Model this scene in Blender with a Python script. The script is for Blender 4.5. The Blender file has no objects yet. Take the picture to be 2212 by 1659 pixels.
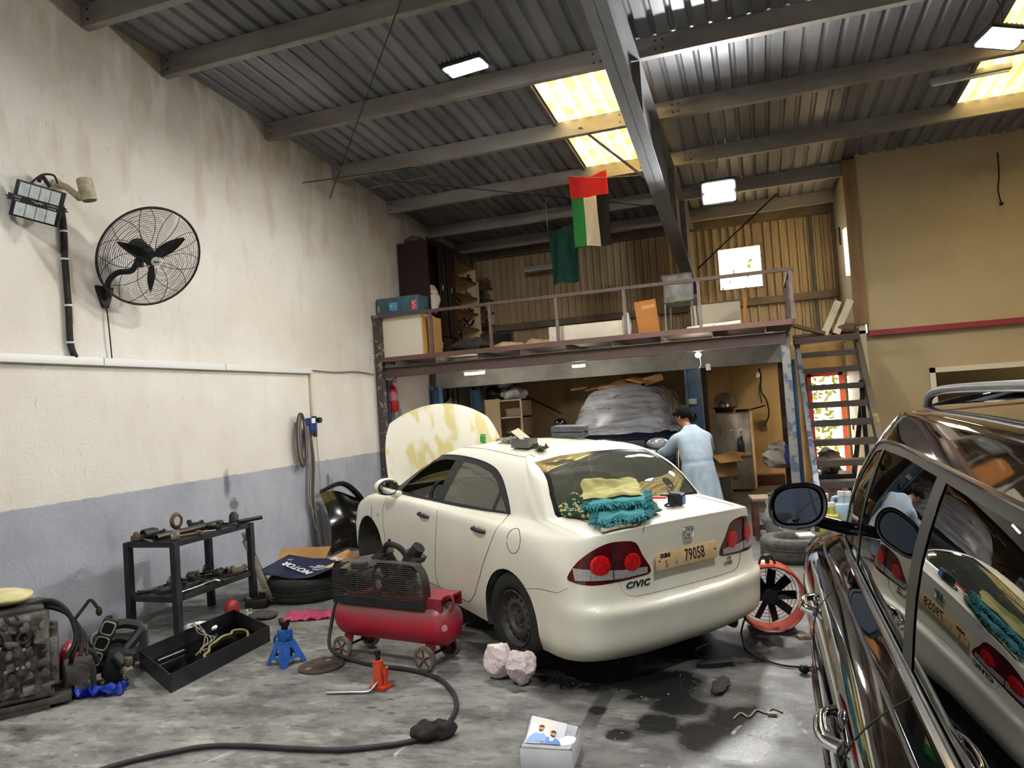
import bpy, bmesh, math, random
from math import sin, cos, pi, radians, sqrt, atan2
from mathutils import Vector, Matrix, Euler
from mathutils.bvhtree import BVHTree
random.seed(7)
SC = bpy.context.scene
COL = SC.collection
V = Vector

# ---------------------------------------------------------------- camera
RW = [[.945, .0739, .3186], [.3211, -.0089, -.947], [-.0672, .9972, -.0321]]
RM = Matrix(RW)
cx_, cy_, cz_ = (RM.col[i].copy() for i in range(3))
cz_.normalize(); cx_ = (cx_ - cz_ * cx_.dot(cz_)).normalized(); cy_ = cz_.cross(cx_)
RM = Matrix((cx_, cy_, cz_)).transposed()
CAMP = V((0, 0, 1.84)); FPX = 1574.0
cam = bpy.data.cameras.new('camera'); camo = bpy.data.objects.new('camera', cam); COL.objects.link(camo)
cam.sensor_fit = 'HORIZONTAL'; cam.sensor_width = 36; cam.lens = FPX / 2212 * 36
cam.clip_start = .05; cam.clip_end = 300
camo.matrix_world = Matrix.Translation(CAMP) @ RM.to_4x4()
SC.camera = camo


def at(x, y, **k):
    """the point of the place seen at photo pixel (x, y) on a plane X=, Y= or Z="""
    r = RM @ V((x - 1106, -(y - 829.5), -FPX))
    (ax, v), = k.items(); i = 'XYZ'.index(ax)
    return CAMP + r * ((v - CAMP[i]) / r[i])


# ---------------------------------------------------------------- materials
def lin(c):
    if isinstance(c, str):
        c = [int(c[i:i + 2], 16) / 255 for i in (0, 2, 4)]
    return tuple((x / 12.92 if x <= .04045 else ((x + .055) / 1.055) ** 2.4) for x in c) + (1,)


MATS = {}


def nd(nt, t, **k):
    n = nt.nodes.new(t)
    for a, v in k.items():
        if a.startswith('i_'):
            n.inputs[a[2:].replace('_', ' ')].default_value = v
        else:
            setattr(n, a, v)
    return n


def mat(name, col, rough=.5, metal=0., col2=None, scale=6., lo=.4, hi=.65, bump=0., bscale=60., coat=0., trans=0., ior=1.45, spec=.5,
        detail=6., stretch=None, emit=None, estr=0., sheen=0., alpha=1., rough2=None):
    if name in MATS:
        return MATS[name]
    m = bpy.data.materials.new(name); m.use_nodes = True
    nt = m.node_tree; b = nt.nodes['Principled BSDF']; L = nt.links
    b.inputs['Base Color'].default_value = lin(col); b.inputs['Roughness'].default_value = rough
    b.inputs['Metallic'].default_value = metal; b.inputs['IOR'].default_value = ior
    b.inputs['Specular IOR Level'].default_value = spec
    b.inputs['Coat Weight'].default_value = coat; b.inputs['Coat Roughness'].default_value = .03
    b.inputs['Transmission Weight'].default_value = trans; b.inputs['Alpha'].default_value = alpha
    b.inputs['Sheen Weight'].default_value = sheen
    if emit:
        b.inputs['Emission Color'].default_value = lin(emit); b.inputs['Emission Strength'].default_value = estr
    tc = nd(nt, 'ShaderNodeTexCoord'); src = tc.outputs['Object']
    if stretch:
        mp = nd(nt, 'ShaderNodeMapping'); mp.inputs['Scale'].default_value = stretch
        L.new(src, mp.inputs[0]); src = mp.outputs[0]
    if col2 or rough2 is not None:
        n = nd(nt, 'ShaderNodeTexNoise', i_Scale=scale, i_Detail=detail, i_Roughness=.62)
        L.new(src, n.inputs['Vector'])
        r = nd(nt, 'ShaderNodeMapRange', i_From_Min=lo, i_From_Max=hi); L.new(n.outputs[0], r.inputs[0])
        if col2:
            mx = nd(nt, 'ShaderNodeMix', data_type='RGBA')
            mx.inputs[6].default_value = lin(col); mx.inputs[7].default_value = lin(col2)
            L.new(r.outputs[0], mx.inputs[0]); L.new(mx.outputs[2], b.inputs['Base Color'])
        if rough2 is not None:
            mr = nd(nt, 'ShaderNodeMapRange', i_To_Min=rough, i_To_Max=rough2); L.new(r.outputs[0], mr.inputs[0])
            L.new(mr.outputs[0], b.inputs['Roughness'])
    if bump:
        n2 = nd(nt, 'ShaderNodeTexNoise', i_Scale=bscale, i_Detail=4.); L.new(src, n2.inputs['Vector'])
        bp = nd(nt, 'ShaderNodeBump', i_Strength=min(1., bump), i_Distance=.01); L.new(n2.outputs[0], bp.inputs['Height'])
        L.new(bp.outputs[0], b.inputs['Normal'])
    MATS[name] = m
    return m


def emat(name, col, s):
    if name in MATS:
        return MATS[name]
    m = bpy.data.materials.new(name); m.use_nodes = True; nt = m.node_tree
    nt.nodes.remove(nt.nodes['Principled BSDF'])
    e = nd(nt, 'ShaderNodeEmission'); e.inputs[0].default_value = lin(col); e.inputs[1].default_value = s
    nt.links.new(e.outputs[0], nt.nodes['Material Output'].inputs[0]); MATS[name] = m
    return m


# ---------------------------------------------------------------- objects
def tag(o, label=None, cat=None, group=None, kind=None):
    if label: o['label'] = label
    if cat: o['category'] = cat
    if group: o['group'] = group
    if kind: o['kind'] = kind
    return o


def thing(name, label, cat, loc=(0, 0, 0), rz=0., group=None, rot=None):
    o = bpy.data.objects.new(name, None); COL.objects.link(o); o.empty_display_size = .1
    o.location = loc; o.rotation_euler = rot or (0, 0, rz)
    return tag(o, label, cat, group)


def dup(root, loc=None, rz=None, label=None, group=None, rot=None):
    r = root.copy(); COL.objects.link(r)
    if loc is not None: r.location = loc
    if rz is not None: r.rotation_euler = (0, 0, rz)
    if rot is not None: r.rotation_euler = rot
    if label: r['label'] = label
    if group: r['group'] = group
    for ch in list(root.children):
        c = ch.copy(); COL.objects.link(c); c.parent = r
        for g in list(ch.children):
            d = g.copy(); COL.objects.link(d); d.parent = c
    return r


def link_mesh(name, me, m, parent=None):
    o = bpy.data.objects.new(name, me); COL.objects.link(o)
    if m:
        for x in (m if isinstance(m, (list, tuple)) else [m]): me.materials.append(x)
    if parent: o.parent = parent
    return o


def catmull(pts, n=6, closed=False):
    pts = [V(p) for p in pts]; N = len(pts); out = []
    if N < 3: return pts
    rng = range(N if closed else N - 1)
    for i in rng:
        g = (lambda j: pts[j % N]) if closed else (lambda j: pts[max(0, min(N - 1, j))])
        p0, p1, p2, p3 = g(i - 1), g(i), g(i + 1), g(i + 2)
        for k in range(n):
            t = k / n
            out.append(.5 * (2 * p1 + (p2 - p0) * t + (2 * p0 - 5 * p1 + 4 * p2 - p3) * t * t + (3 * p1 - p0 - 3 * p2 + p3) * t ** 3))
    if not closed: out.append(pts[-1])
    return out


class MB:
    def __init__(s):
        s.bm = bmesh.new(); s.mi = 0

    def _fin(s, vs, fs):
        for f in fs: f.material_index = s.mi

    def face(s, pts):
        f = s.bm.faces.new([s.bm.verts.new(p) for p in pts]); f.material_index = s.mi; return f

    def box(s, c, size, rot=None, bev=0., taper=None):
        hx, hy, hz = size[0] / 2, size[1] / 2, size[2] / 2
        M = Matrix.Translation(c)
        if rot is not None: M = M @ (rot.to_4x4() if isinstance(rot, Matrix) else Euler(rot).to_matrix().to_4x4())
        vs = []
        for z in (-hz, hz):
            k = taper if (taper and z > 0) else 1.
            for x, y in ((-hx, -hy), (hx, -hy), (hx, hy), (-hx, hy)):
                vs.append(s.bm.verts.new(M @ V((x * k, y * k, z))))
        fs = [s.bm.faces.new([vs[i] for i in q]) for q in ((3, 2, 1, 0), (4, 5, 6, 7), (0, 1, 5, 4), (1, 2, 6, 5), (2, 3, 7, 6), (3, 0, 4, 7))]
        s._fin(vs, fs)
        if bev:
            es = list({e for f in fs for e in f.edges})
            r = bmesh.ops.bevel(s.bm, geom=es, offset=bev, segments=2, affect='EDGES', profile=.5)
            for f in r['faces']: f.material_index = s.mi
        return s

    def bar(s, a, b, w, h=None, up=(0, 0, 1), bev=0.):
        """rectangular bar from a to b, width w (sideways) and height h (towards up)"""
        a, b = V(a), V(b); d = b - a; h = h or w
        y = d.normalized(); u = V(up)
        x = y.cross(u)
        if x.length < 1e-4: x = y.cross(V((1, 0, 0)))
        x.normalize(); z = x.cross(y)
        return s.box((a + b) / 2, (w, d.length, h), Matrix((x, y, z)).transposed(), bev)

    def ring(s, c, x, y, r, seg):
        return [s.bm.verts.new(c + x * (r * cos(2 * pi * i / seg)) + y * (r * sin(2 * pi * i / seg))) for i in range(seg)]

    def loft(s, rings, caps=True, closed=True):
        fs = []
        for a, b in zip(rings[:-1], rings[1:]):
            n = len(a)
            for i in range(n if closed else n - 1):
                j = (i + 1) % n
                try: fs.append(s.bm.faces.new((a[i], a[j], b[j], b[i])))
                except ValueError: pass
        if caps:
            for r in (list(reversed(rings[0])), rings[-1]):
                try: fs.append(s.bm.faces.new(r))
                except ValueError: pass
        s._fin(None, fs); return s

    def cyl(s, a, b, r, r2=None, seg=16, caps=True):
        a, b = V(a), V(b); r2 = r if r2 is None else r2
        d = (b - a).normalized(); x = d.orthogonal().normalized(); y = d.cross(x)
        return s.loft([s.ring(a, x, y, r, seg), s.ring(b, x, y, r2, seg)], caps)

    def lathe(s, o, axis, prof, seg=24, caps=False, x=None):
        """prof: (distance along the axis, radius)"""
        o = V(o); d = V(axis).normalized(); x = x or d.orthogonal().normalized(); y = d.cross(x)
        rings = [s.ring(o + d * t, x, y, max(r, 1e-4), seg) for t, r in prof]
        return s.loft(rings, caps)

    def tube(s, pts, r, seg=8, sm=6, closed=False, rfun=None, flat=1.):
        P = catmull(pts, sm, closed) if sm else [V(p) for p in pts]
        N = len(P); rings = []; prev = None
        for i, p in enumerate(P):
            t = (P[(i + 1) % N] - P[i - 1]) if closed else (P[min(i + 1, N - 1)] - P[max(i - 1, 0)])
            if t.length < 1e-9: t = V((0, 0, 1))
            t.normalize()
            x = t.orthogonal().normalized() if prev is None else (prev - t * prev.dot(t))
            if x.length < 1e-6: x = t.orthogonal()
            x.normalize(); prev = x; y = t.cross(x)
            rr = r if rfun is None else r * rfun(i / max(1, N - 1))
            rings.append([s.bm.verts.new(p + x * (rr * cos(2 * pi * k / seg)) + y * (rr * flat * sin(2 * pi * k / seg))) for k in range(seg)])
        if closed: rings.append(rings[0]); return s.loft(rings, False)
        return s.loft(rings, True)

    def sphere(s, c, r, sc=(1, 1, 1), seg=16, rings=10, rot=None):
        M = Matrix.Translation(c) @ (Euler(rot).to_matrix().to_4x4() if rot else Matrix()) @ Matrix.Diagonal((r * sc[0], r * sc[1], r * sc[2], 1))
        g = bmesh.ops.create_uvsphere(s.bm, u_segments=seg, v_segments=rings, radius=1, matrix=M)
        fs = {f for v in g['verts'] for f in v.link_faces}; s._fin(None, fs); return s

    def prism(s, poly, d, o=(0, 0, 0), x=(1, 0, 0), y=(0, 1, 0), bev=0., hole=None):
        """polygon in the plane (o, x, y), extruded d along x cross y"""
        o, x, y = V(o), V(x), V(y); n = x.cross(y).normalized()
        bot = [s.bm.verts.new(o + x * p[0] + y * p[1]) for p in poly]
        top = [s.bm.verts.new(o + x * p[0] + y * p[1] + n * d) for p in poly]
        fs = []
        N = len(poly)
        for i in range(N): fs.append(s.bm.faces.new((bot[i], bot[(i + 1) % N], top[(i + 1) % N], top[i])))
        if hole:
            hb = [s.bm.verts.new(o + x * p[0] + y * p[1]) for p in hole]
            ht = [s.bm.verts.new(o + x * p[0] + y * p[1] + n * d) for p in hole]
            M_ = len(hole)
            for i in range(M_): fs.append(s.bm.faces.new((hb[(i + 1) % M_], hb[i], ht[i], ht[(i + 1) % M_])))
            for ring, hr in ((bot, hb), (top, ht)):
                es = []
                for rr in (ring, hr):
                    for i in range(len(rr)):
                        e = s.bm.edges.get((rr[i], rr[(i + 1) % len(rr)])); es.append(e)
                g = bmesh.ops.triangle_fill(s.bm, edges=es, use_beauty=True)
                fs += [f for f in g['geom'] if isinstance(f, bmesh.types.BMFace)]
        else:
            fs.append(s.bm.faces.new(list(reversed(bot)))); fs.append(s.bm.faces.new(top))
        s._fin(None, fs)
        if bev:
            bmesh.ops.bevel(s.bm, geom=list({e for f in fs[-2:] for e in f.edges}), offset=bev, segments=2, affect='EDGES', profile=.5)
        return s

    def grid(s, fn, nu, nv, thick=0., closed_u=False):
        """surface fn(u, v) with u, v in 0..1"""
        vs = [[s.bm.verts.new(fn(i / nu, j / nv)) for j in range(nv + 1)] for i in range(nu + (0 if closed_u else 1))]
        fs = []
        n = len(vs)
        for i in range(nu):
            for j in range(nv):
                fs.append(s.bm.faces.new((vs[i][j], vs[(i + 1) % n][j], vs[(i + 1) % n][j + 1], vs[i][j + 1])))
        s._fin(None, fs)
        if thick:
            r = bmesh.ops.solidify(s.bm, geom=fs, thickness=thick)
            for f in r['geom']:
                if isinstance(f, bmesh.types.BMFace): f.material_index = s.mi
        return s

    def noise(s, amp, seed=0, sc=3.):
        from mathutils import noise as N_
        for v in s.bm.verts:
            v.co += N_.noise_vector(v.co * sc + V((seed, seed * 2.1, 0))) * amp
        return s

    def build(s, name, m, parent=None, smooth=40, recalc=True, weld=0.):
        if weld: bmesh.ops.remove_doubles(s.bm, verts=s.bm.verts, dist=weld)
        if recalc: bmesh.ops.recalc_face_normals(s.bm, faces=s.bm.faces)
        me = bpy.data.meshes.new(name); s.bm.to_mesh(me); s.bm.free()
        if smooth:
            me.polygons.foreach_set('use_smooth', [True] * len(me.polygons))
            if smooth < 180:
                me.set_sharp_from_angle(angle=radians(smooth))
        return link_mesh(name, me, m, parent)


def text(name, body, size, M, m, parent=None, ext=.001, font=None, align='CENTER', shear=0., xs=1., space=1., bold=0.):
    c = bpy.data.curves.new(name, 'FONT'); c.body = body; c.size = size; c.extrude = ext; c.align_x = align; c.align_y = 'CENTER'
    c.shear = shear; c.space_character = space; c.resolution_u = 3; c.offset = bold
    if font: c.font = font
    o = bpy.data.objects.new(name + '_tmp', c); COL.objects.link(o)
    me = bpy.data.meshes.new_from_object(o); bpy.data.objects.remove(o); bpy.data.curves.remove(c)
    me.transform(M @ Matrix.Diagonal((xs, 1, 1, 1)))
    me.name = name
    return link_mesh(name, me, m, parent)


def frame_m(o, x, y):
    """matrix with origin o, text x and y directions"""
    x = V(x).normalized(); y = V(y); y = (y - x * y.dot(x)).normalized(); z = x.cross(y)
    return Matrix.Translation(o) @ Matrix((x, y, z)).transposed().to_4x4()


def struct(o, label=None, cat=None):
    o['kind'] = 'structure'
    if label: o['label'] = label
    if cat: o['category'] = cat
    return o


# common materials
BLACK = mat('black_paint', '17171a', .45, col2='26262a', scale=9, rough2=.65)
BLKPL = mat('black_plastic', '141416', .5, bump=.15, bscale=200)
RUBBER = mat('rubber', '1a1a1a', .8, col2='2c2b29', scale=12)
STEELG = mat('grey_steel', '6d6a68', .5, col2='59514b', scale=4, spec=.4)
CHROME = mat('chrome', 'e6e6ea', .08, 1.)
ALU = mat('aluminium', 'b6b8ba', .32, 1.)
CARDB = mat('cardboard', 'b48a56', .85, col2='9b7444', scale=3, lo=.35, hi=.7)
DARKM = mat('dark_metal', '3a3836', .45, .7, col2='2a2725', scale=14)
WHITEP = mat('white_plastic', 'e8e8e4', .4)
# ---------------------------------------------------------------- the setting
def floor_mat():
    m = bpy.data.materials.new('oily_concrete'); m.use_nodes = True; nt = m.node_tree; L = nt.links
    b = nt.nodes['Principled BSDF']; tc = nd(nt, 'ShaderNodeTexCoord')

    def noise(sc, det=8., ro=.65, dist=0., vec=None):
        n = nd(nt, 'ShaderNodeTexNoise', i_Scale=sc, i_Detail=det, i_Roughness=ro, i_Distortion=dist)
        L.new(vec or tc.outputs['Object'], n.inputs['Vector']); return n.outputs[0]

    def rng(s, a, c, lo=0., hi=1.):
        r = nd(nt, 'ShaderNodeMapRange', i_From_Min=a, i_From_Max=c, i_To_Min=lo, i_To_Max=hi); L.new(s, r.inputs[0]); return r.outputs[0]

    def mix(f, a, c):
        x = nd(nt, 'ShaderNodeMix', data_type='RGBA')
        for i, v in ((6, a), (7, c)):
            if isinstance(v, str): x.inputs[i].default_value = lin(v)
            else: L.new(v, x.inputs[i])
        L.new(f, x.inputs[0]); return x.outputs[2]

    def mul(a, c):
        x = nd(nt, 'ShaderNodeMath', operation='MULTIPLY')
        for i, v in ((0, a), (1, c)):
            if isinstance(v, (int, float)): x.inputs[i].default_value = v
            else: L.new(v, x.inputs[i])
        return x.outputs[0]
    mp = nd(nt, 'ShaderNodeMapping'); mp.inputs['Scale'].default_value = (1., 2.1, 1.); mp.inputs['Rotation'].default_value = (0, 0, -.5)
    L.new(tc.outputs['Object'], mp.inputs[0])
    c = mix(rng(noise(.9), .35, .66), '6e6c69', '8e8c87')
    c = mix(mul(rng(noise(2.2, vec=mp.outputs[0]), .47, .62), .85), c, '4b4947')
    c = mix(mul(rng(noise(7., vec=mp.outputs[0]), .53, .66), .75), c, '403e3d')
    c = mix(mul(rng(noise(3.3, 10, .7, vec=mp.outputs[0]), .53, .70), .85), c, 'b2b0a9')
    # oil stains that lie under and behind the white car
    sx = nd(nt, 'ShaderNodeSeparateXYZ'); L.new(tc.outputs['Object'], sx.inputs[0])
    stain = None
    for (x, y, r) in ((-.75, 4.75, .38), (-1.25, 4.95, .5), (-.7, 4.2, .16), (-.62, 4.48, .2), (-.45, 5.6, .55), (-1.3, 5.4, .6), (-.5, 4.4, .13), (-1.05, 4.3, .08), (-.33, 4.05, .3),
                      (-1.6, 5.6, .6), (-.86, 4.0, .1), (-.4, 3.5, .25), (-.2, 4.3, .3), (-2.4, 6.1, .5)):
        d = nd(nt, 'ShaderNodeVectorMath', operation='DISTANCE'); d.inputs[1].default_value = (x, y, 0); L.new(tc.outputs['Object'], d.inputs[0])
        n = nd(nt, 'ShaderNodeMath', operation='DIVIDE'); L.new(d.outputs['Value'], n.inputs[0]); n.inputs[1].default_value = r
        if stain is None: stain = n.outputs[0]
        else:
            k = nd(nt, 'ShaderNodeMath', operation='MINIMUM'); L.new(stain, k.inputs[0]); L.new(n.outputs[0], k.inputs[1]); stain = k.outputs[0]
    nz = nd(nt, 'ShaderNodeMath', operation='MULTIPLY_ADD'); L.new(noise(4.5, 5), nz.inputs[0]); nz.inputs[1].default_value = 1.5; L.new(stain, nz.inputs[2])
    oil = rng(nz.outputs[0], 1.72, 1.38)
    # far end and right side of the floor are darker
    dark_far = mul(rng(sx.outputs[1], 4.5, 9., 0, .55), rng(noise(1.2), .3, .6, .4, 1))
    c = mix(dark_far, c, '3d3935')
    dark_right = mul(rng(sx.outputs[0], -2., -.6, 0, .75), rng(noise(1.7), .35, .6, .35, 1))
    c = mix(dark_right, c, '454341')
    c = mix(mul(oil, .93), c, '121113')
    # dark strip in the floor
    s0, s1 = at(1268, 1575, Z=0), at(1342, 1440, Z=0); sd_ = (s1 - s0).normalized(); sl_ = (s1 - s0).length
    def dotp(vec):
        x = nd(nt, 'ShaderNodeVectorMath', operation='DOT_PRODUCT'); L.new(tc.outputs['Object'], x.inputs[0]); x.inputs[1].default_value = vec
        y = nd(nt, 'ShaderNodeMath', operation='SUBTRACT'); L.new(x.outputs['Value'], y.inputs[0]); y.inputs[1].default_value = s0.dot(V(vec)); return y.outputs[0]
    al_ = dotp(sd_); pe_ = nd(nt, 'ShaderNodeMath', operation='ABSOLUTE'); L.new(dotp(V((-sd_.y, sd_.x, 0))), pe_.inputs[0])
    stp = mul(mul(rng(pe_.outputs[0], .055, .04), rng(al_, -.02, .05)), rng(al_, sl_ + .1, sl_))
    c = mix(mul(stp, .7), c, '2b2a2a')
    # paint spatter and scratches
    w = nd(nt, 'ShaderNodeTexVoronoi', i_Scale=9.); L.new(tc.outputs['Object'], w.inputs['Vector'])
    sp = mul(rng(w.outputs['Distance'], .07, .05), rng(noise(1.1, 3), .5, .58))
    c = mix(mul(sp, .8), c, 'd8d7d2')
    w2 = nd(nt, 'ShaderNodeTexVoronoi', i_Scale=33.); L.new(tc.outputs['Object'], w2.inputs['Vector'])
    sp2 = mul(rng(w2.outputs['Distance'], .15, .1), rng(noise(1.4, 3), .53, .6))
    c = mix(mul(sp2, .7), c, 'cfcec8')
    w3 = nd(nt, 'ShaderNodeTexVoronoi', i_Scale=3.7); L.new(mp.outputs[0], w3.inputs['Vector'])
    sp3 = mul(rng(w3.outputs['Distance'], .16, .11), rng(noise(1.9, 3), .45, .52))
    c = mix(mul(sp3, .75), c, '2c2a2a')
    ws = nd(nt, 'ShaderNodeTexWave', i_Scale=.9, i_Distortion=9., i_Detail=3.); L.new(tc.outputs['Object'], ws.inputs['Vector'])
    sc_ = mul(rng(ws.outputs[0], .985, 1.), rng(noise(2.2, 3), .58, .66))
    c = mix(mul(sc_, .6), c, 'cccbc6')
    L.new(c, b.inputs['Base Color'])
    ro = rng(noise(5.), .35, .7, .42, .75)
    mm = nd(nt, 'ShaderNodeMix', data_type='FLOAT'); L.new(oil, mm.inputs[0]); L.new(ro, mm.inputs[2]); mm.inputs[3].default_value = .22
    L.new(mm.outputs[0], b.inputs['Roughness'])
    bp = nd(nt, 'ShaderNodeBump', i_Strength=.35, i_Distance=.01); L.new(noise(22., 8), bp.inputs['Height']); L.new(bp.outputs[0], b.inputs['Normal'])
    return m


def plaster_mat(name, top, low, split, stain, rough_b=.5, edge=6.02, slope=.066, blocks=True):
    m = bpy.data.materials.new(name); m.use_nodes = True; nt = m.node_tree; L = nt.links
    b = nt.nodes['Principled BSDF']; tc = nd(nt, 'ShaderNodeTexCoord'); b.inputs['Roughness'].default_value = .85
    b.inputs['Specular IOR Level'].default_value = .2
    sx = nd(nt, 'ShaderNodeSeparateXYZ'); L.new(tc.outputs['Object'], sx.inputs[0])

    def noise(sc, det=6., vec=None, ro=.6):
        n = nd(nt, 'ShaderNodeTexNoise', i_Scale=sc, i_Detail=det, i_Roughness=ro); L.new(vec or tc.outputs['Object'], n.inputs['Vector']); return n.outputs[0]

    def math(op, a, c=0., d=None):
        x = nd(nt, 'ShaderNodeMath', operation=op)
        for i, v in enumerate((a, c) if d is None else (a, c, d)):
            if isinstance(v, (int, float)): x.inputs[i].default_value = v
            else: L.new(v, x.inputs[i])
        return x.outputs[0]

    def rng(s, a, c, lo=0., hi=1.):
        r = nd(nt, 'ShaderNodeMapRange', i_From_Min=a, i_From_Max=c, i_To_Min=lo, i_To_Max=hi); L.new(s, r.inputs[0]); return r.outputs[0]

    def mix(f, a, c):
        x = nd(nt, 'ShaderNodeMix', data_type='RGBA')
        for i, v in ((6, a), (7, c)):
            if isinstance(v, str): x.inputs[i].default_value = lin(v)
            else: L.new(v, x.inputs[i])
        L.new(f, x.inputs[0]); return x.outputs[2]
    z = sx.outputs[2]; smears = []
    c = mix(rng(noise(.8), .35, .65), top, stain[0])
    mp = nd(nt, 'ShaderNodeMapping'); mp.inputs['Scale'].default_value = (1, 1.4, .45); L.new(tc.outputs['Object'], mp.inputs[0])
    # damp stains below the roof line
    dz = math('SUBTRACT', math('MULTIPLY_ADD', sx.outputs[1], -slope, edge + slope * 6.38), z)
    damp = math('MULTIPLY', rng(math('ADD', dz, math('MULTIPLY', noise(.9, 4), 1.2)), 1.75, .55), rng(noise(2.6, 7, mp.outputs[0]), .42, .58, .25, 1))
    c = mix(math('MULTIPLY', damp, .95), c, stain[1])
    rust = math('MULTIPLY', rng(noise(1.9, 8, mp.outputs[0]), .53, .68), rng(dz, 3., .3, .25, 1))
    c = mix(math('MULTIPLY', rust, .55), c, stain[2])
    chips = rng(noise(11, 7, mp.outputs[0], .72), .62, .69)
    c = mix(math('MULTIPLY', chips, .6), c, '9a8f80')
    # distances to the wall fan's ring-shaped shadows, computed but not mixed into the colour
    for (y, zz, r) in ((5.75, 3.25, .62), (5.55, 3.38, .72)):
        d = nd(nt, 'ShaderNodeVectorMath', operation='DISTANCE'); d.inputs[1].default_value = (-6, y, zz); L.new(tc.outputs['Object'], d.inputs[0])
    if split:
        for (py_, pz_, ry, rz) in ((at(490, 1045, X=-6).y, at(490, 1045, X=-6).z, .07, .2), (at(505, 1090, X=-6).y, at(505, 1090, X=-6).z, .1, .1), (at(709, 1040, X=-6).y, at(709, 1040, X=-6).z, .06, .16), (at(718, 1055, X=-6).y, at(718, 1055, X=-6).z, .04, .16)):
            sy_ = math('DIVIDE', math('SUBTRACT', sx.outputs[1], py_), ry); sz_ = math('DIVIDE', math('SUBTRACT', z, pz_), rz)
            dd_ = math('SQRT', math('ADD', math('MULTIPLY', sy_, sy_), math('MULTIPLY', sz_, sz_)))
            sm = rng(math('ADD', dd_, math('MULTIPLY', noise(16., 3), .9)), 1.45, .9); smears.append(sm)
        e = math('ADD', z, math('MULTIPLY', noise(7., 3), .05))
        f = rng(e, split + .03, split + .018)
        lowc = mix(rng(noise(1.5), .35, .65), low[0], low[1])
        lowc = mix(math('MULTIPLY', chips, .5), lowc, 'b9bac0')
        lowc = mix(math('MULTIPLY', rng(noise(2.3, 5, mp.outputs[0]), .6, .75), .6), lowc, '77777c')
        c = mix(f, c, lowc)
        for sm in smears: c = mix(math('MULTIPLY', sm, .7), c, '47474b')
    L.new(c, b.inputs['Base Color'])
    h = math('ADD', math('MULTIPLY', noise(38., 5), .7), math('MULTIPLY', noise(9., 4), .6))
    if blocks:
        br = nd(nt, 'ShaderNodeTexBrick', i_Scale=1., i_Mortar_Size=.012, i_Mortar_Smooth=1., i_Brick_Width=.45, i_Row_Height=.22)
        mp2 = nd(nt, 'ShaderNodeCombineXYZ'); L.new(sx.outputs[1], mp2.inputs[0]); L.new(z, mp2.inputs[1]); L.new(mp2.outputs[0], br.inputs['Vector'])
        h = math('SUBTRACT', h, math('MULTIPLY', br.outputs['Fac'], .07))
    bp = nd(nt, 'ShaderNodeBump', i_Strength=rough_b, i_Distance=.02); L.new(h, bp.inputs['Height']); L.new(bp.outputs[0], b.inputs['Normal'])
    return m


ROOF0, RSL = 5.985, .066
def roofz(y): return ROOF0 - RSL * (y - 6.38)
YB, YF, XR = 15.4, -4.0, 8.0

MB().box((1, 5.7, -.06), (14.4, 20.2, .12)).build('floor', floor_mat()).__setitem__('kind', 'structure')
bpy.data.objects['floor'].location = (0, 0, 0)

wl = MB()
wl.prism([(YF, 0), (YB + .2, 0), (YB + .2, roofz(YB) + .02), (YF, roofz(YF) + .02)], -.2, (-6, 0, 0), (0, 1, 0), (0, 0, 1))
struct(wl.build('wall_left', plaster_mat('rough_plaster', 'd9d5ce', ('9496a0', 'a5a6ae'), 1.26, ('d0c9be', 'a39887', 'b0946d')), smooth=0))

TAN = plaster_mat('tan_wall', 'cab085', None, 0, ('bfa376', 'a3875e', '8d7149'), .2, edge=2.6, slope=0, blocks=False)
TANC = plaster_mat('cream_wall', 'c4b48e', None, 0, ('b9a680', 'a08c66', '8d7550'), .2, edge=2.5, slope=0, blocks=False)
wb = MB()
# lower back wall with the doorway
for x0, x1, z0, z1 in ((-6, .92, 0, 2.75), (.92, 1.56, 2.12, 2.75), (1.56, 3.2, 0, 2.75)):
    wb.box(((x0 + x1) / 2, YB + .1, (z0 + z1) / 2), (x1 - x0, .2, z1 - z0))
struct(wb.build('wall_back', TAN, smooth=0))


def sheet_profile(x0, x1, pitch, rib, h, top):
    """trapezoid ribbed sheet: list of (x, offset)"""
    out = []; x = x0
    while x < x1 - 1e-6:
        for a, b in ((0, 0), (pitch - rib, 0), (pitch - rib + (rib - top) / 2, h), (pitch - (rib - top) / 2, h)):
            if x + a <= x1: out.append((x + a, b))
        x += pitch
    out.append((x1, 0)); return out


def sheet(mbx, prof, fn0, fn1):
    a = [mbx.bm.verts.new(fn0(*p)) for p in prof]; b = [mbx.bm.verts.new(fn1(*p)) for p in prof]
    for i in range(len(prof) - 1): mbx.bm.faces.new((a[i], a[i + 1], b[i + 1], b[i]))


ROOFM = mat('roof_sheet', '8a8b90', .42, .2, col2='6a6b70', scale=1.6, stretch=(1, .15, 1), spec=.5, rough2=.55)
SIDING = mat('siding_sheet', 'c9b28c', .5, .05, col2='b19a74', scale=2., stretch=(1, 1, .2))
rf = MB()
SKY = [(-2.36, -1.16, 8.26, 11.62), (2.9, 4.1, 8.26, 11.62)]
segs = [(-6, SKY[0][0]), SKY[0][:2], (SKY[0][1], SKY[1][0]), SKY[1][:2], (SKY[1][1], XR)]
for i, (x0, x1) in enumerate(segs):
    pr = sheet_profile(x0, x1, .2, .075, .035, .03)
    spans = [(YF - .5, YB + .6)] if i % 2 == 0 else [(YF - .5, 8.26), (11.62, YB + .6)]
    for y0, y1 in spans:
        sheet(rf, pr, lambda x, h, y0=y0: (x, y0, roofz(y0) + h), lambda x, h, y1=y1: (x, y1, roofz(y1) + h))
struct(rf.build('ceiling', ROOFM, smooth=0))

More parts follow.
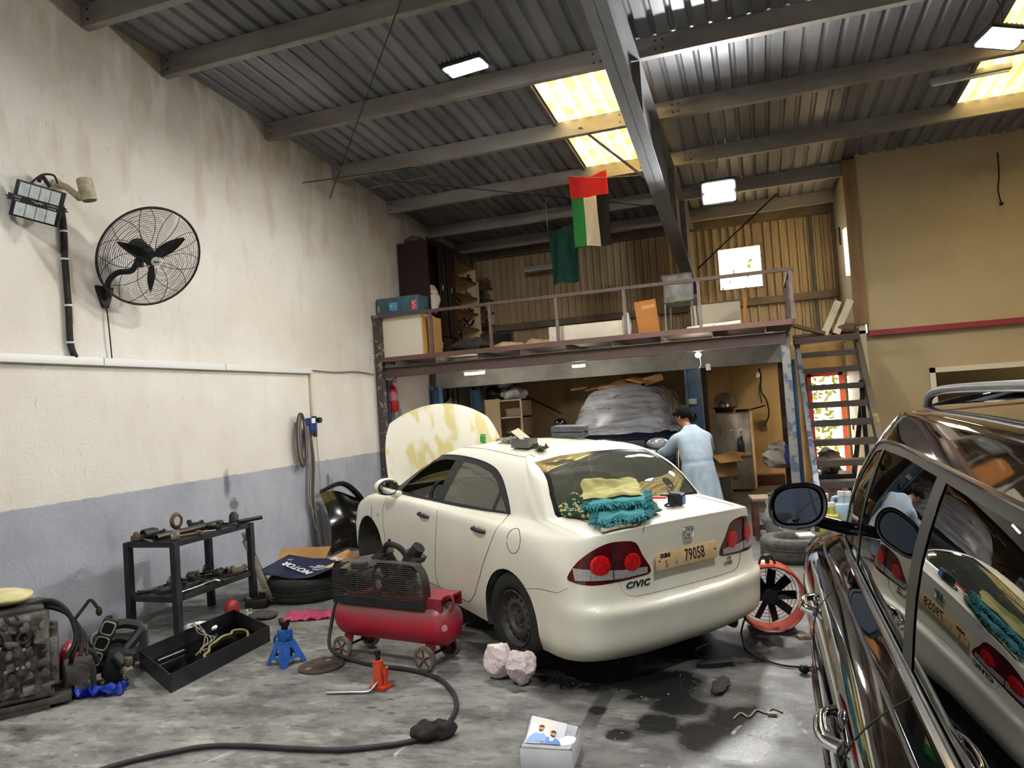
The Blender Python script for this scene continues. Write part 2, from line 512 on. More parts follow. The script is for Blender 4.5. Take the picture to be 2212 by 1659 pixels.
skm = bpy.data.materials.new('yellowed_fibreglass'); skm.use_nodes = True
nt = skm.node_tree; nt.nodes.remove(nt.nodes['Principled BSDF'])
tl = nd(nt, 'ShaderNodeBsdfTranslucent'); df = nd(nt, 'ShaderNodeBsdfDiffuse'); mx = nd(nt, 'ShaderNodeMixShader'); mx.inputs[0].default_value = .15
tc = nd(nt, 'ShaderNodeTexCoord'); n1 = nd(nt, 'ShaderNodeTexNoise', i_Scale=5., i_Detail=8.); nt.links.new(tc.outputs['Object'], n1.inputs['Vector'])
cr = nd(nt, 'ShaderNodeValToRGB'); nt.links.new(n1.outputs[0], cr.inputs[0])
cr.color_ramp.elements[0].position = .3; cr.color_ramp.elements[0].color = lin('d9b455'); cr.color_ramp.elements[1].position = .62; cr.color_ramp.elements[1].color = lin('f6e6a4')
nt.links.new(cr.outputs[0], tl.inputs[0]); df.inputs[0].default_value = lin('c8b070')
nt.links.new(tl.outputs[0], mx.inputs[1]); nt.links.new(df.outputs[0], mx.inputs[2]); nt.links.new(mx.outputs[0], nt.nodes['Material Output'].inputs[0])
for i, (x0, x1, y0, y1) in enumerate(SKY):
    s_ = MB()
    pr = sheet_profile(x0 - .04, x1 + .04, .2, .075, .035, .03)
    sheet(s_, pr, lambda x, h: (x, y0 - .08, roofz(y0 - .08) + h + .006), lambda x, h: (x, y1 + .08, roofz(y1 + .08) + h + .006))
    o = struct(s_.build('window_%d' % (i + 2), skm, smooth=0), ('yellowed translucent roof skylight panel left of the sloping rafter', 'translucent roof skylight panel behind the lamp at the right edge')[i], 'skylight')
    e_ = MB()
    e_.box(((x0 - .05), (y0 + y1) / 2, (roofz(y0) + roofz(y1)) / 2 - .03), (.05, y1 - y0, .04), (-.0659, 0, 0))
    e_.build('skylight_trim', STEELG, o)

# upper corrugated back wall with the window opening
sb = MB()
WX0, WX1, WZ0, WZ1 = -.57, .24, 3.93, 4.75
for x0, x1, z0, z1 in ((-6, WX0, 2.75, 5.5), (WX0, WX1, 2.75, WZ0), (WX0, WX1, WZ1, 5.5), (WX1, 1.62, 2.75, 5.5)):
    pr = sheet_profile(x0, x1, .15, .075, -.05, .035)
    sheet(sb, pr, lambda x, h: (x, YB + h, z0), lambda x, h: (x, YB + h, z1))
sb.box((-2.2, YB + .25, 4.1), (.01, .01, .01))
struct(sb.build('wall_back_upper', SIDING, smooth=0))
wn = MB()
for (x0, x1, z0, z1) in ((WX0 - .04, WX0, WZ0, WZ1), (WX1, WX1 + .04, WZ0, WZ1), (WX0 - .04, WX1 + .04, WZ0 - .04, WZ0), (WX0 - .04, WX1 + .04, WZ1, WZ1 + .04)):
    wn.box(((x0 + x1) / 2, YB + .02, (z0 + z1) / 2), (x1 - x0, .09, z1 - z0))
wo = struct(wn.build('window_1', mat('win_frame', '9c8a6c', .5)), 'bright square window opening in the corrugated back wall', 'window')
# girts on the upper wall
for k, (z, d) in enumerate(((3.62, .14), (5.3, .22))):
    g = MB(); g.box((-2.2, YB - .1, z), (7.6, .12, d)); g.build('trim_%d' % (k + 1), mat('girt_steel', '83725c', .55, col2='6d5d4b', scale=3), None)['kind'] = 'structure'
g = MB(); g.box((1.2, YB - .06, 4.0), (.05, .06, 2.5)); g.build('trim_3', STEELG)['kind'] = 'structure'

# office block on the right: front wall, side wall, timber jamb
OFFM = plaster_mat('office_paint', 'b7a582', None, 0, ('b09d79', 'a8946f', '9f8a64'), .04, edge=9, slope=0, blocks=False)
ow = MB(); OY = 13.0
for x0, x1, z0, z1 in ((1.76, XR, 2.66, 5.6),):
    ow.box(((x0 + x1) / 2, OY + .08, (z0 + z1) / 2), (x1 - x0, .16, z1 - z0))
for x0, x1, z0, z1 in ((1.70, 2.66, 0, 2.66), (2.66, 4.6, 1.94, 2.66), (4.6, XR, 0, 2.66)):
    ow.box(((x0 + x1) / 2, OY + .14, (z0 + z1) / 2), (x1 - x0, .14, z1 - z0))
struct(ow.build('wall_right_office', OFFM, smooth=0))
o = MB(); o.box((4.9, OY - .02, 2.645), (6.3, .07, .085)); struct(o.build('trim_4', mat('red_band', '8e2f33', .5)))
o = MB()
for x0, x1, z0, z1 in ((2.58, 2.66, 0, 2.02), (2.58, 4.68, 1.94, 2.02), (4.6, 4.68, 0, 2.02)):
    o.box(((x0 + x1) / 2, OY + .05, (z0 + z1) / 2), (x1 - x0, .09, z1 - z0))
struct(o.build('door_2', mat('pale_frame', 'd6cdb4', .5)), 'wide dark doorway with pale frame in the office wall', 'doorway')
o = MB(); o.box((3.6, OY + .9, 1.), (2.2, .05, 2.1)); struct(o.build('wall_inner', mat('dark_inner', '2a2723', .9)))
o = MB(); o.box((1.62 + .05, 14.2, 4.05), (.1, 2.4, 2.8)); o.box((1.62 + .05, 14.2, 1.35), (.1, 2.4, 2.7))
struct(o.build('wall_right_side', plaster_mat('side_wall', 'd3c8ae', None, 0, ('cabd9f', 'c0b08d', 'b19d76'), .05, edge=9, slope=0, blocks=False), smooth=0))
o = MB(); o.box((1.665, OY + .02, 4.15), (.2, .12, 2.7)); struct(o.build('trim_5', mat('brown_timber', '8b6b45', .6, col2='6e5233', scale=6, stretch=(1, 1, .1))))
o = MB(); o.box((1.61, 14.45, 4.55), (.03, .06, .32)); struct(o.build('trim_6', BLACK))
# white door in the side wall beneath the office
o = MB(); o.box((1.605, 13.9, 1.06), (.04, 1.5, 2.12)); dd = struct(o.build('door_3', mat('cream_door', 'd8cdb8', .45)), 'cream door in the side wall behind the open stairs', 'door')
o = MB(); o.box((1.57, 14.5, 1.1), (.02, .05, .16)); o.build('door_handle', mat('brass', 'a08c5c', .3, .8), dd)
# red framed back doorway
o = MB()
for x0, x1, z0, z1 in ((.92, .99, 0, 2.12), (1.48, 1.56, 0, 2.12), (.92, 1.56, 2.04, 2.12)):
    o.box(((x0 + x1) / 2, YB - .01, (z0 + z1) / 2), (x1 - x0, .12, z1 - z0))
struct(o.build('door_1', mat('red_frame', '8f2a26', .5)), 'red framed doorway to the sunny yard behind the stairs', 'doorway')
# right and front walls (outside the photograph, they shape the light)
o = MB(); o.box((XR + .1, 5.7, 3.2), (.2, 20, 6.8)); struct(o.build('wall_right', OFFM))
o = MB(); o.box((-4.2, YF, 2.4), (3.6, .2, 4.8)); o.box((5.9, YF, 2.4), (4.2, .2, 4.8)); o.box((1, YF, 5.75), (14, .2, 2.1)); struct(o.build('wall_front', OFFM))

# ---- roof steel
PURM = mat('purlin_steel', '98928c', .5, .1, col2='7d756e', scale=2.5, stretch=(.3, 1, 1), spec=.35)
PY = [(-2.6, 'out of sight'), (-.85, ''), (.9, ''), (2.65, ''), (4.2, ''), (5.37, ''), (6.38, ''), (8.16, ''), (9.79, ''), (11.53, ''), (13.2, ''), (14.55, '')]
ordn = {5: 'nearest purlin in view, at the top left', 6: 'second purlin from the front, its end on the white wall', 7: 'purlin behind the hanging lamp', 8: 'purlin between the two skylight panes', 9: 'purlin behind the national flag top', 10: 'purlin along the office wall top', 11: 'last purlin before the corrugated back wall'}
for k, (y, _) in enumerate(PY):
    if k < 4: continue
    zt = roofz(y) - .005; h = .215
    x1 = 1.6 if y > 13.5 else XR
    p = MB()
    p.box(((-6 + x1) / 2, y, zt - h / 2), (x1 + 6, .006, h))
    p.box(((-6 + x1) / 2, y + .045, zt - h), (x1 + 6, .09, .006)); p.box(((-6 + x1) / 2, y + .045, zt - .004), (x1 + 6, .09, .006))
    p.box(((-6 + x1) / 2, y + .09, zt - h + .015), (x1 + 6, .005, .03))
    ob = p.build('roof_purlin', PURM, None, smooth=0)
    tag(ob, 'long grey steel ' + ordn.get(k, 'roof purlin out at the front of the shed'), 'purlin', 'roof purlins', 'structure')
    b = MB()
    for xx in (-1.42, -.8, -.72, -1.5, -5.9):
        for zz in (.06, .16): b.cyl((xx, y - .012, zt - zz), (xx, y + .01, zt - zz), .011, seg=6)
    b.build('bolt', DARKM, ob)

ra = MB(); RX = -1.09
def rbot(y): return 5.3 - .157 * (y - 6) if y > 6 else 5.3 - .066 * (y - 6)
def rtop(y): return roofz(y) - .222
ys = [YF, 2, 6, 8, 10, 12, 14, 15.1]
for (a, b) in zip(ys[:-1], ys[1:]):
    ra.prism([(a, rbot(a)), (b, rbot(b)), (b, rtop(b)), (a, rtop(a))], .012, (RX - .006, 0, 0), (0, 1, 0), (0, 0, 1))
    for fn in (rbot, rtop):
        ra.prism([(a, fn(a)), (b, fn(b)), (b, fn(b) + .014), (a, fn(a) + .014)], .22, (RX - .11, 0, 0), (0, 1, 0), (0, 0, 1))
rao = ra.build('roof_rafter', mat('rafter_steel', '85868a', .45, .2, col2='6e6f73', scale=2, stretch=(1, .3, 1)), smooth=0)
tag(rao, 'big grey tapered steel rafter sloping down the middle of the roof', 'rafter', None, 'structure')
st = MB()
for y in (8.2, 9.8, 11.55, 13.2): st.box((RX + .05, y, (rbot(y) + rtop(y)) / 2), (.1, .01, rtop(y) - rbot(y) - .02))
st.build('stiffener', STEELG, rao)
c = MB(); c.box((RX, 15.2, 1.9), (.012, .3, 3.8)); c.box((RX, 15.05, 1.9), (.22, .014, 3.8)); c.box((RX, 15.35, 1.9), (.22, .014, 3.8))
tag(c.build('steel_column', STEELG, smooth=0), 'grey steel column under the rafter at the back wall', 'column', None, 'structure')
# fly brace across the skylight and wind-bracing rods
o = MB(); o.bar((-2.06, 9.75, 5.62), (-1.2, 11.25, 5.02), .05, .006); tag(o.build('fly_brace', PURM), 'flat diagonal brace strip crossing the bright skylight', 'brace')
for k, (a, b, lab) in enumerate((((-5.95, 8.9, 5.25), (-4.6, 9.9, 5.55), 'thin rod crossing the wall below the third purlin'), ((-5.95, 9.6, 5.2), (-2.4, 5.6, 5.9), 'long thin bracing rod running under the sheets toward the lamp'),
                                 ((-5.4, 9.9, 5.5), (-1.25, 13.2, 5.2), 'thin bracing rod passing behind the flags'), ((-.95, 14.9, 4.35), (.55, 13.3, 5.2), 'diagonal brace rod above the back window'))):
    o = MB(); o.cyl(a, b, .007 if k < 3 else .016, seg=6); tag(o.build('ceiling_rod', DARKM), lab, 'rod', 'bracing rods')
# ---------------------------------------------------------------- vehicle bodies
def crom(p0, p1, p2, p3, t):
    return .5 * (2 * p1 + (p2 - p0) * t + (2 * p0 - 5 * p1 + 4 * p2 - p3) * t * t + (3 * p1 - p0 - 3 * p2 + p3) * t ** 3)


def patch(rings, nu, nv, breaks=()):
    """Catmull-Rom surface through control rings; breaks = ring indices where the profile creases"""
    rows = []
    for r in rings:
        pts = [V(p) for p in r]; N = len(pts); row = []
        for i in range(N - 1):
            # mirror at both ends (the ends lie on the centre line)
            a = pts[i - 1] if i else V((pts[1].x, -pts[1].y, pts[1].z))
            d = pts[i + 2] if i + 2 < N else V((pts[N - 2].x, -pts[N - 2].y, pts[N - 2].z))
            for k in range(nu): row.append(crom(a, pts[i], pts[i + 1], d, k / nu))
        row.append(pts[-1].copy()); rows.append(row)
    out = [rows[0]]; B = set(breaks) | {0, len(rows) - 1}
    for i in range(len(rows) - 1):
        p = i - 1 if i not in B else i; q = i + 2 if (i + 1) not in B else i + 1
        for k in range(1, nv + 1):
            t = k / nv
            out.append([crom(rows[p][j], rows[i][j], rows[i + 1][j], rows[q][j], t) for j in range(len(rows[i]))])
    return out


def half_to_bm(rows):
    bm = bmesh.new()
    for s in (1, -1):
        vs = [[bm.verts.new((p.x, p.y * s, p.z)) for p in r] for r in rows]
        for a, b in zip(vs[:-1], vs[1:]):
            for i in range(len(a) - 1):
                q = (a[i], a[i + 1], b[i + 1], b[i])
                q = q if s == -1 else q[::-1]
                try: bm.faces.new(q)
                except ValueError: pass
    bmesh.ops.remove_doubles(bm, verts=bm.verts, dist=.0004)
    bmesh.ops.dissolve_degenerate(bm, dist=.0003, edges=bm.edges)
    return bm


def cutpoly(bm, poly, ij, filt, closed=True, margin=.03):
    i, j = ij; k = 3 - i - j; n = len(poly)
    for a, b in (zip(poly, poly[1:] + poly[:1]) if closed else zip(poly[:-1], poly[1:])):
        d = V((b[0] - a[0], b[1] - a[1]))
        if d.length < 1e-6: continue
        no = [0, 0, 0]; no[i] = -d.y; no[j] = d.x; co = [0, 0, 0]; co[i] = a[0]; co[j] = a[1]
        x0, x1 = min(a[0], b[0]) - margin, max(a[0], b[0]) + margin; y0, y1 = min(a[1], b[1]) - margin, max(a[1], b[1]) + margin
        fs = []
        for f in bm.faces:
            c = f.calc_center_median()
            if x0 <= c[i] <= x1 and y0 <= c[j] <= y1 and filt(c): fs.append(f)
        if not fs: continue
        g = set(fs)
        for f in fs: g.update(f.edges); g.update(f.verts)
        bmesh.ops.bisect_plane(bm, geom=list(g), plane_co=co, plane_no=no, dist=1e-5)


def inpoly(p, poly):
    x, y = p; r = False; n = len(poly); j = n - 1
    for i in range(n):
        xi, yi = poly[i]; xj, yj = poly[j]
        if (yi > y) != (yj > y) and x < (xj - xi) * (y - yi) / (yj - yi) + xi: r = not r
        j = i
    return r


def smooth_poly(pts, n=5, closed=True):
    return [(p.x, p.y) for p in catmull([V((a, b, 0)) for a, b in pts], n, closed)]


def split_parts(bm, classify):
    """classify(centre, face) -> key or None; returns {key: (verts, faces, normals)}"""
    bm.normal_update(); out = {}
    for f in bm.faces:
        k = classify(f.calc_center_median(), f)
        if k is None: continue
        d = out.setdefault(k, ({}, [], [], []))
        idx = []
        for v in f.verts:
            if v not in d[0]:
                d[0][v] = len(d[2]); d[2].append(v.co.copy()); d[3].append(v.normal.copy())
            idx.append(d[0][v])
        d[1].append(idx)
    return out


def part_mesh(name, d, m, parent, off=0., thick=0.):
    me = bpy.data.meshes.new(name)
    vs = [p + n * off for p, n in zip(d[2], d[3])]; fs = list(d[1]); ns = list(d[3])
    if thick:
        N = len(vs); vs = vs + [p - n * thick for p, n in zip(d[2], d[3])]; ns = ns + [-n for n in ns]
        cnt = {}
        for f in d[1]:
            for a, b in zip(f, f[1:] + f[:1]): cnt[(a, b)] = 1
        fs += [[i + N for i in reversed(f)] for f in d[1]]
        fs += [[a, a + N, b + N, b][::-1] for (a, b) in cnt if (b, a) not in cnt]
    me.from_pydata(vs, [], fs); me.update()
    me.polygons.foreach_set('use_smooth', [True] * len(me.polygons))
    me.normals_split_custom_set_from_vertices(ns)
    return link_mesh(name, me, m, parent)


def seam(bvh, polys, r, name, m, parent, org):
    """thin dark panel gap drawn along (origin point, direction) rays onto the body"""
    b = MB()
    for pts, mk in polys:
        P = []
        for p in pts:
            o, d = mk(p); h = bvh.ray_cast(o, d)
            if h[0] is not None: P.append(h[0])
        if len(P) > 1: b.tube(P, r, 5, 0)
    return b.build(name, m, parent)


def glass_mat(name, tint, rough=0., dust=0., base=.04):
    if name in MATS: return MATS[name]
    m = bpy.data.materials.new(name); m.use_nodes = True; nt = m.node_tree; nt.nodes.remove(nt.nodes['Principled BSDF'])
    t = nd(nt, 'ShaderNodeBsdfTransparent'); t.inputs[0].default_value = lin(tint)
    g = nd(nt, 'ShaderNodeBsdfGlossy'); g.inputs['Roughness'].default_value = rough
    fr = nd(nt, 'ShaderNodeFresnel'); fr.inputs[0].default_value = 1.5
    k = nd(nt, 'ShaderNodeMapRange', i_From_Min=0., i_From_Max=1., i_To_Min=base - .04, i_To_Max=1.); nt.links.new(fr.outputs[0], k.inputs[0])
    mx = nd(nt, 'ShaderNodeMixShader'); nt.links.new(k.outputs[0], mx.inputs[0]); nt.links.new(t.outputs[0], mx.inputs[1]); nt.links.new(g.outputs[0], mx.inputs[2])
    if dust:
        df = nd(nt, 'ShaderNodeBsdfDiffuse'); df.inputs[0].default_value = lin('a5a696'); m2 = nd(nt, 'ShaderNodeMixShader'); m2.inputs[0].default_value = dust; nt.links.new(mx.outputs[0], m2.inputs[1]); nt.links.new(df.outputs[0], m2.inputs[2]); mx = m2
    nt.links.new(mx.outputs[0], nt.nodes['Material Output'].inputs[0]); MATS[name] = m
    return m


def circle_pts(c, r, n=24, sx=1.): return [(c[0] + r * sx * cos(2 * pi * i / n), c[1] + r * sin(2 * pi * i / n)) for i in range(n)]


def tyre(parent, c, axis_y, R, w, rim_r, m=None):
    """tyre centred at c, axis along local y"""
    b = MB(); h = w / 2
    prof = [(-h * .78, rim_r), (-h * .95, rim_r + .02), (-h, (rim_r + R) / 2), (-h * .92, R - .025), (-h * .7, R - .004), (-h * .62, R), (-h * .36, R), (-h * .33, R - .008), (-h * .3, R), (-.01, R), (-.006, R - .008), (.006, R - .008), (.01, R),
            (h * .3, R), (h * .33, R - .008), (h * .36, R), (h * .62, R), (h * .7, R - .004), (h * .92, R - .025), (h, (rim_r + R) / 2), (h * .95, rim_r + .02), (h * .78, rim_r), (0, rim_r - .02), (-h * .78, rim_r)]
    b.lathe(c, axis_y, prof, 48)
    return b.build('tyre', m or RUBBER, parent, smooth=35)


# ================================================================ the white saloon
WPAINT = mat('white_car_paint', 'e9e6d6', .32, col2='e2ddc9', scale=1.6, coat=.5, spec=.5)
CREAM = mat('cream_plastic', 'b3aa96', .7)
DGLASS = glass_mat('car_glass', 'a9b3a6', 0., dust=.13, base=.13)
SEAM = mat('panel_gap', '1b1a18', .8)
RED = mat('red_lens', '5e0d16', .12, coat=.6, col2='480a12', scale=20)
REDB = mat('red_reflector', 'd8161a', .12, coat=.6, col2='b50f14', scale=60, lo=.45, hi=.55, bump=.3, bscale=110)
CLEAR = mat('clear_lens', 'c9c4c0', .15, .3, coat=.5, col2='8f8783', scale=70, stretch=(1, 1, 3))

TH, PT = radians(141.2), radians(3.1)
A_ = Matrix.Rotation(TH, 3, 'Z') @ Matrix(((cos(PT), 0, -sin(PT)), (0, 1, 0), (sin(PT), 0, cos(PT))))
PIV = V((0, 0, .31))
car = thing('white_sedan', 'dusty white four-door saloon with raised bonnet and missing front wheel', 'car')
car.matrix_world = Matrix.Translation(V((-1.262, 5.665, 0)) + PIV - A_ @ PIV) @ A_.to_4x4()
CARM = car.matrix_world.copy(); CARI = CARM.inverted()


def ray_in(Mi, px, py):
    r = RM @ V((px - 1106, -(py - 829.5), -FPX))
    return Mi @ CAMP, (Mi.to_3x3() @ r).normalized()


R0 = [(-.84, 0, .21), (-.835, .38, .21), (-.78, .70, .22), (-.62, .825, .21), (-.35, .82, .19), (0, .83, .19), (.4, .82, .18), (.9, .82, .19), (1.4, .82, .19), (1.9, .82, .19), (2.4, .82, .19), (2.8, .82, .2), (3.12, .81, .2), (3.40, .52, .2), (3.44, 0, .2)]
R1 = [(-.945, 0, .30), (-.935, .39, .30), (-.86, .755, .30), (-.67, .872, .30), (-.35, .865, .30), (0, .865, .3), (.4, .86, .3), (.9, .86, .3), (1.4, .86, .3), (1.9, .86, .3), (2.4, .86, .3), (2.8, .855, .3), (3.15, .835, .3), (3.47, .54, .3), (3.53, 0, .3)]
R2 = [(-.965, 0, .46), (-.95, .38, .46), (-.875, .755, .46), (-.69, .885, .46), (-.35, .876, .46), (0, .877, .46), (.4, .876, .46), (.9, .874, .46), (1.4, .873, .46), (1.9, .873, .46), (2.4, .874, .46), (2.8, .867, .46), (3.15, .845, .46), (3.48, .55, .46), (3.56, 0, .46)]
R3 = [(-.908, 0, .602), (-.898, .38, .602), (-.835, .745, .612), (-.68, .880, .632), (-.35, .882, .63), (0, .884, .64), (.4, .88, .64), (.9, .876, .64), (1.4, .875, .64), (1.9, .876, .64), (2.4, .88, .64), (2.8, .872, .62), (3.15, .84, .58), (3.46, .55, .56), (3.54, 0, .56)]
R2b = [(-.966, 0, .552), (-.952, .38, .552), (-.878, .757, .556), (-.69, .888, .562)] + [(p[0], p[1] + .001, .55) for p in R2[4:]]
R4 = [(-.895, 0, .78), (-.885, .38, .78), (-.82, .72, .79), (-.66, .872, .80), (-.35, .876, .81), (0, .879, .81), (.4, .872, .8), (.9, .868, .8), (1.4, .866, .8), (1.9, .868, .8), (2.4, .874, .8), (2.8, .862, .76), (3.13, .825, .70), (3.43, .53, .66), (3.51, 0, .66)]
R5 = [(-.912, 0, 1.032), (-.9, .38, 1.028), (-.83, .70, 1.008), (-.66, .82, .965), (-.35, .845, .945), (0, .856, .945), (.4, .85, .94), (.9, .845, .935), (1.4, .843, .93), (1.9, .845, .92), (2.4, .852, .90), (2.8, .835, .85), (3.1, .79, .77), (3.37, .50, .735), (3.46, 0, .745)]
R5b = [(-.86, 0, 1.072), (-.845, .38, 1.066), (-.78, .68, 1.045), (-.63, .775, 1.02), (-.35, .80, 1.0), (0, .813, .995), (.4, .812, .985), (.9, .812, .975), (1.4, .812, .963), (1.9, .81, .95), (2.35, .81, .935), (2.7, .78, .90), (3.0, .69, .85), (3.2, .42, .82), (3.27, 0, .83)]
R6 = [(-.385, 0, 1.098), (-.375, .35, 1.092), (-.37, .70, 1.076), (-.26, .755, 1.056), (-.1, .755, 1.045), (.1, .766, 1.035), (.45, .772, 1.02), (.9, .775, 1.0), (1.4, .775, .985), (1.9, .77, .968), (2.26, .752, .955), (2.40, .69, .965), (2.46, .58, .98), (2.52, .32, 1.0), (2.55, 0, 1.005)]
R7 = [(.13, 0, 1.452), (.13, .3, 1.447), (.10, .578, 1.420), (.13, .605, 1.40), (.22, .612, 1.396), (.38, .618, 1.398), (.6, .622, 1.41), (.9, .624, 1.42), (1.25, .618, 1.405), (1.5, .60, 1.37), (1.6, .572, 1.345), (1.56, .52, 1.365), (1.50, .4, 1.392), (1.45, .2, 1.41), (1.44, 0, 1.415)]


def mid(a, b, t, dv, dz, du=0.):
    out = []
    for i, (p, q) in enumerate(zip(a, b)):
        k = V(p).lerp(V(q), t); s = 1 if i > 2 else -1
        out.append((k.x + (du if i > 8 else -du), k.y + (dv if 2 < i < 11 else 0), k.z + (dz if (i < 3 or i > 10) else 0)))
    return out


R65 = mid(R6, R7, .5, .022, .022)
R65 = [(p[0] - (.018 if i < 3 else 0), p[1], p[2] + (.034 if i < 3 else 0)) for i, p in enumerate(R65)]
R8 = [(max(.28, min(1.3, p[0] + (.12 if i < 3 else 0))), p[1] * .72, p[2] + .046 + (.012 if i < 3 or i > 11 else 0) + .012 * (1 - abs(p[0] - .8) / .8)) for i, p in enumerate(R7)]
R9 = [(p[0], 0, 1.512 - .05 * (abs(p[0] - .75) / .55) ** 2) for p in R8]
rows = patch([R0, R1, R2, R2b, R3, R4, R5, R5b, R6, R65, R7, R8, R9], 8, 4, (8,))
bm = half_to_bm(rows)
BODY = BVHTree.FromBMesh(bm)


def on_car(px, py):
    o, d = ray_in(CARI, px, py); h = BODY.ray_cast(o, d)
    return h[0], h[1]


side = lambda c: True
UZ, VZ, UV = (0, 2), (1, 2), (0, 1)
DLO = smooth_poly([(2.27, .962), (2.22, 1.03), (2.0, 1.16), (1.78, 1.285), (1.55, 1.358), (1.3, 1.388), (1.0, 1.396), (.7, 1.382), (.48, 1.345), (.33, 1.275), (.2, 1.16), (.12, 1.05)], 4, False) + [(.5, 1.026), (.9, 1.006), (1.4, .991), (1.9, .974)]
WF = [(2.12, .985), (2.06, 1.04), (1.9, 1.15), (1.74, 1.245), (1.55, 1.316), (1.34, 1.348), (1.14, 1.356), (1.32, 1.006), (1.7, .993)]
WR = [(1.19, 1.013), (.985, 1.358), (.75, 1.346), (.52, 1.31), (.39, 1.25), (.325, 1.19), (.38, 1.045), (.8, 1.03)]
WQ = [(.34, 1.05), (.29, 1.165), (.235, 1.12), (.18, 1.057)]
DF = [(2.24, .30), (2.30, .6), (2.31, .80), (2.26, .945), (2.2, .985), (1.22, 1.005), (1.175, .97), (1.155, .85), (1.17, .6), (1.2, .42), (1.19, .34), (1.15, .285), (1.7, .28)]
DR = [(1.15, .285), (1.19, .34), (1.2, .42), (1.17, .6), (1.155, .85), (1.175, .97), (1.22, 1.005), (.14, 1.06), (.15, .99), (.2, .9), (.27, .78), (.36, .64), (.44, .50), (.52, .38), (.59, .315), (.66, .28)]
ARCHR = circle_pts((0, .325), .355, 40); ARCHF = circle_pts((2.7, .325), .355, 40)
BUMP = [(-1.2, 0), (-.29, 0), (-.33, .40), (-.27, .50), (-.2, .585), (-.4, .632), (-.62, .655), (-.70, .70), (-.76, .73), (-1.2, .73)]
LAMP = smooth_poly([(.863, .77), (.815, .87), (.745, .94), (.66, .98), (.56, .985), (.455, .965), (.40, .88), (.325, .757), (.45, .735), (.6, .725), (.76, .722), (.84, .742)], 3)
LID = [(.615, .97), (.62, .9), (.61, .80), (.585, .73), (.555, .66), (.52, .628), (.46, .612), (-.46, .612), (-.52, .628), (-.555, .66), (-.585, .73), (-.61, .80), (-.62, .9), (-.615, .97)]
BACK = [(.0, 1.103), (.35, 1.097), (.685, 1.082), (.695, 1.10), (.66, 1.22), (.605, 1.33), (.562, 1.416), (.3, 1.44), (0, 1.446)]
BACK = BACK + [(-a, b) for a, b in reversed(BACK[1:-1])]
FRIT = [(a * .945, 1.27 + (b - 1.27) * .9) for a, b in BACK]
WIND = [(0, 1.03), (.32, 1.025), (.58, 1.0), (.63, 1.01), (.60, 1.10), (.52, 1.28), (.47, 1.352), (.2, 1.385), (0, 1.39)]
WIND = WIND + [(-a, b) for a, b in reversed(WIND[1:-1])]
HOODP = [(2.5, .66), (2.48, .4), (2.5, 0), (2.48, -.4), (2.5, -.66), (2.9, -.7), (3.15, -.55), (3.28, -.3), (3.31, 0), (3.28, .3), (3.15, .55), (2.9, .7)]
lamp2 = LAMP; lampR = [(-a, b) for a, b in LAMP]
low = lambda c: c.z < 1.0 and abs(c.y) > .45
gh = lambda c: c.z > .9 and abs(c.y) > .5
for p_, f_ in ((DLO, gh), (WF, gh), (WR, gh), (WQ, gh), (DF, low), (DR, low), (ARCHR, low), (ARCHF, low)): cutpoly(bm, p_, UZ, f_)
cutpoly(bm, BUMP, UZ, lambda c: c.z < .8 and c.x < 0 and abs(c.y) > .5)
LTIP = -.68
for p_ in (LAMP, lampR, LID): cutpoly(bm, p_, VZ, lambda c: c.x < -.3 and c.z < 1.02)
cutpoly(bm, BACK, VZ, lambda c: -.5 < c.x < .4 and c.z > 1.07); cutpoly(bm, FRIT, VZ, lambda c: -.5 < c.x < .4 and c.z > 1.07)
cutpoly(bm, WIND, VZ, lambda c: c.x > 1.2 and c.z > .97)
cutpoly(bm, HOODP, UV, lambda c: c.x > 2.3 and c.z > .7)
cutpoly(bm, [(.615, .9), (.62, 1.2)], (1, 2), lambda c: False, False)
cutpoly(bm, [(-1, .60), (-.38, .60)], UV, lambda c: c.x < -.3 and c.z > .95, False); cutpoly(bm, [(-1, -.60), (-.38, -.60)], UV, lambda c: c.x < -.3 and c.z > .95, False)


def cls(c, f):
    u, v, z = c; a = abs(v)
    if a > .45 and (math.hypot(u, z - .325) < .354 or math.hypot(u - 2.7, z - .325) < .354): return None
    if u > 2.3 and z > .6 and inpoly((u, v), HOODP) and f.normal.z > .3: return None
    if a > .5 and z > .94:
        if inpoly((u, z), DLO) and .05 < u < 2.3 and f.normal.z < .8 and abs(f.normal.x) < .75:
            if inpoly((u, z), WF): return 'wf' if v < 0 else None
            if inpoly((u, z), WR): return 'wr' + ('L' if v > 0 else 'R')
            if inpoly((u, z), WQ): return 'wq' + ('L' if v > 0 else 'R')
            return 'frame'
    if -.5 < u < .4 and z > 1.08 and f.normal.x < -.2 and inpoly((v, z), BACK): return 'back' if inpoly((v, z), FRIT) else 'frit'
    if u > 1.2 and z > .98 and f.normal.x > .2 and inpoly((v, z), WIND): return 'wind'
    if u < -.5 and inpoly((a, z), LAMP): return 'lamp' + ('L' if v > 0 else 'R')
    if u < 0 and z < .74 and inpoly((u, z), BUMP) and not inpoly((v, z), LID): return 'bump'
    if u < -.3 and (inpoly((v, z), LID) or (z > .96 and a < .605 and u < -.36)): return 'lid'
    if a > .6:
        if inpoly((u, z), DF): return 'df' + ('L' if v > 0 else 'R')
        if inpoly((u, z), DR): return 'dr' + ('L' if v > 0 else 'R')
    return 'body'


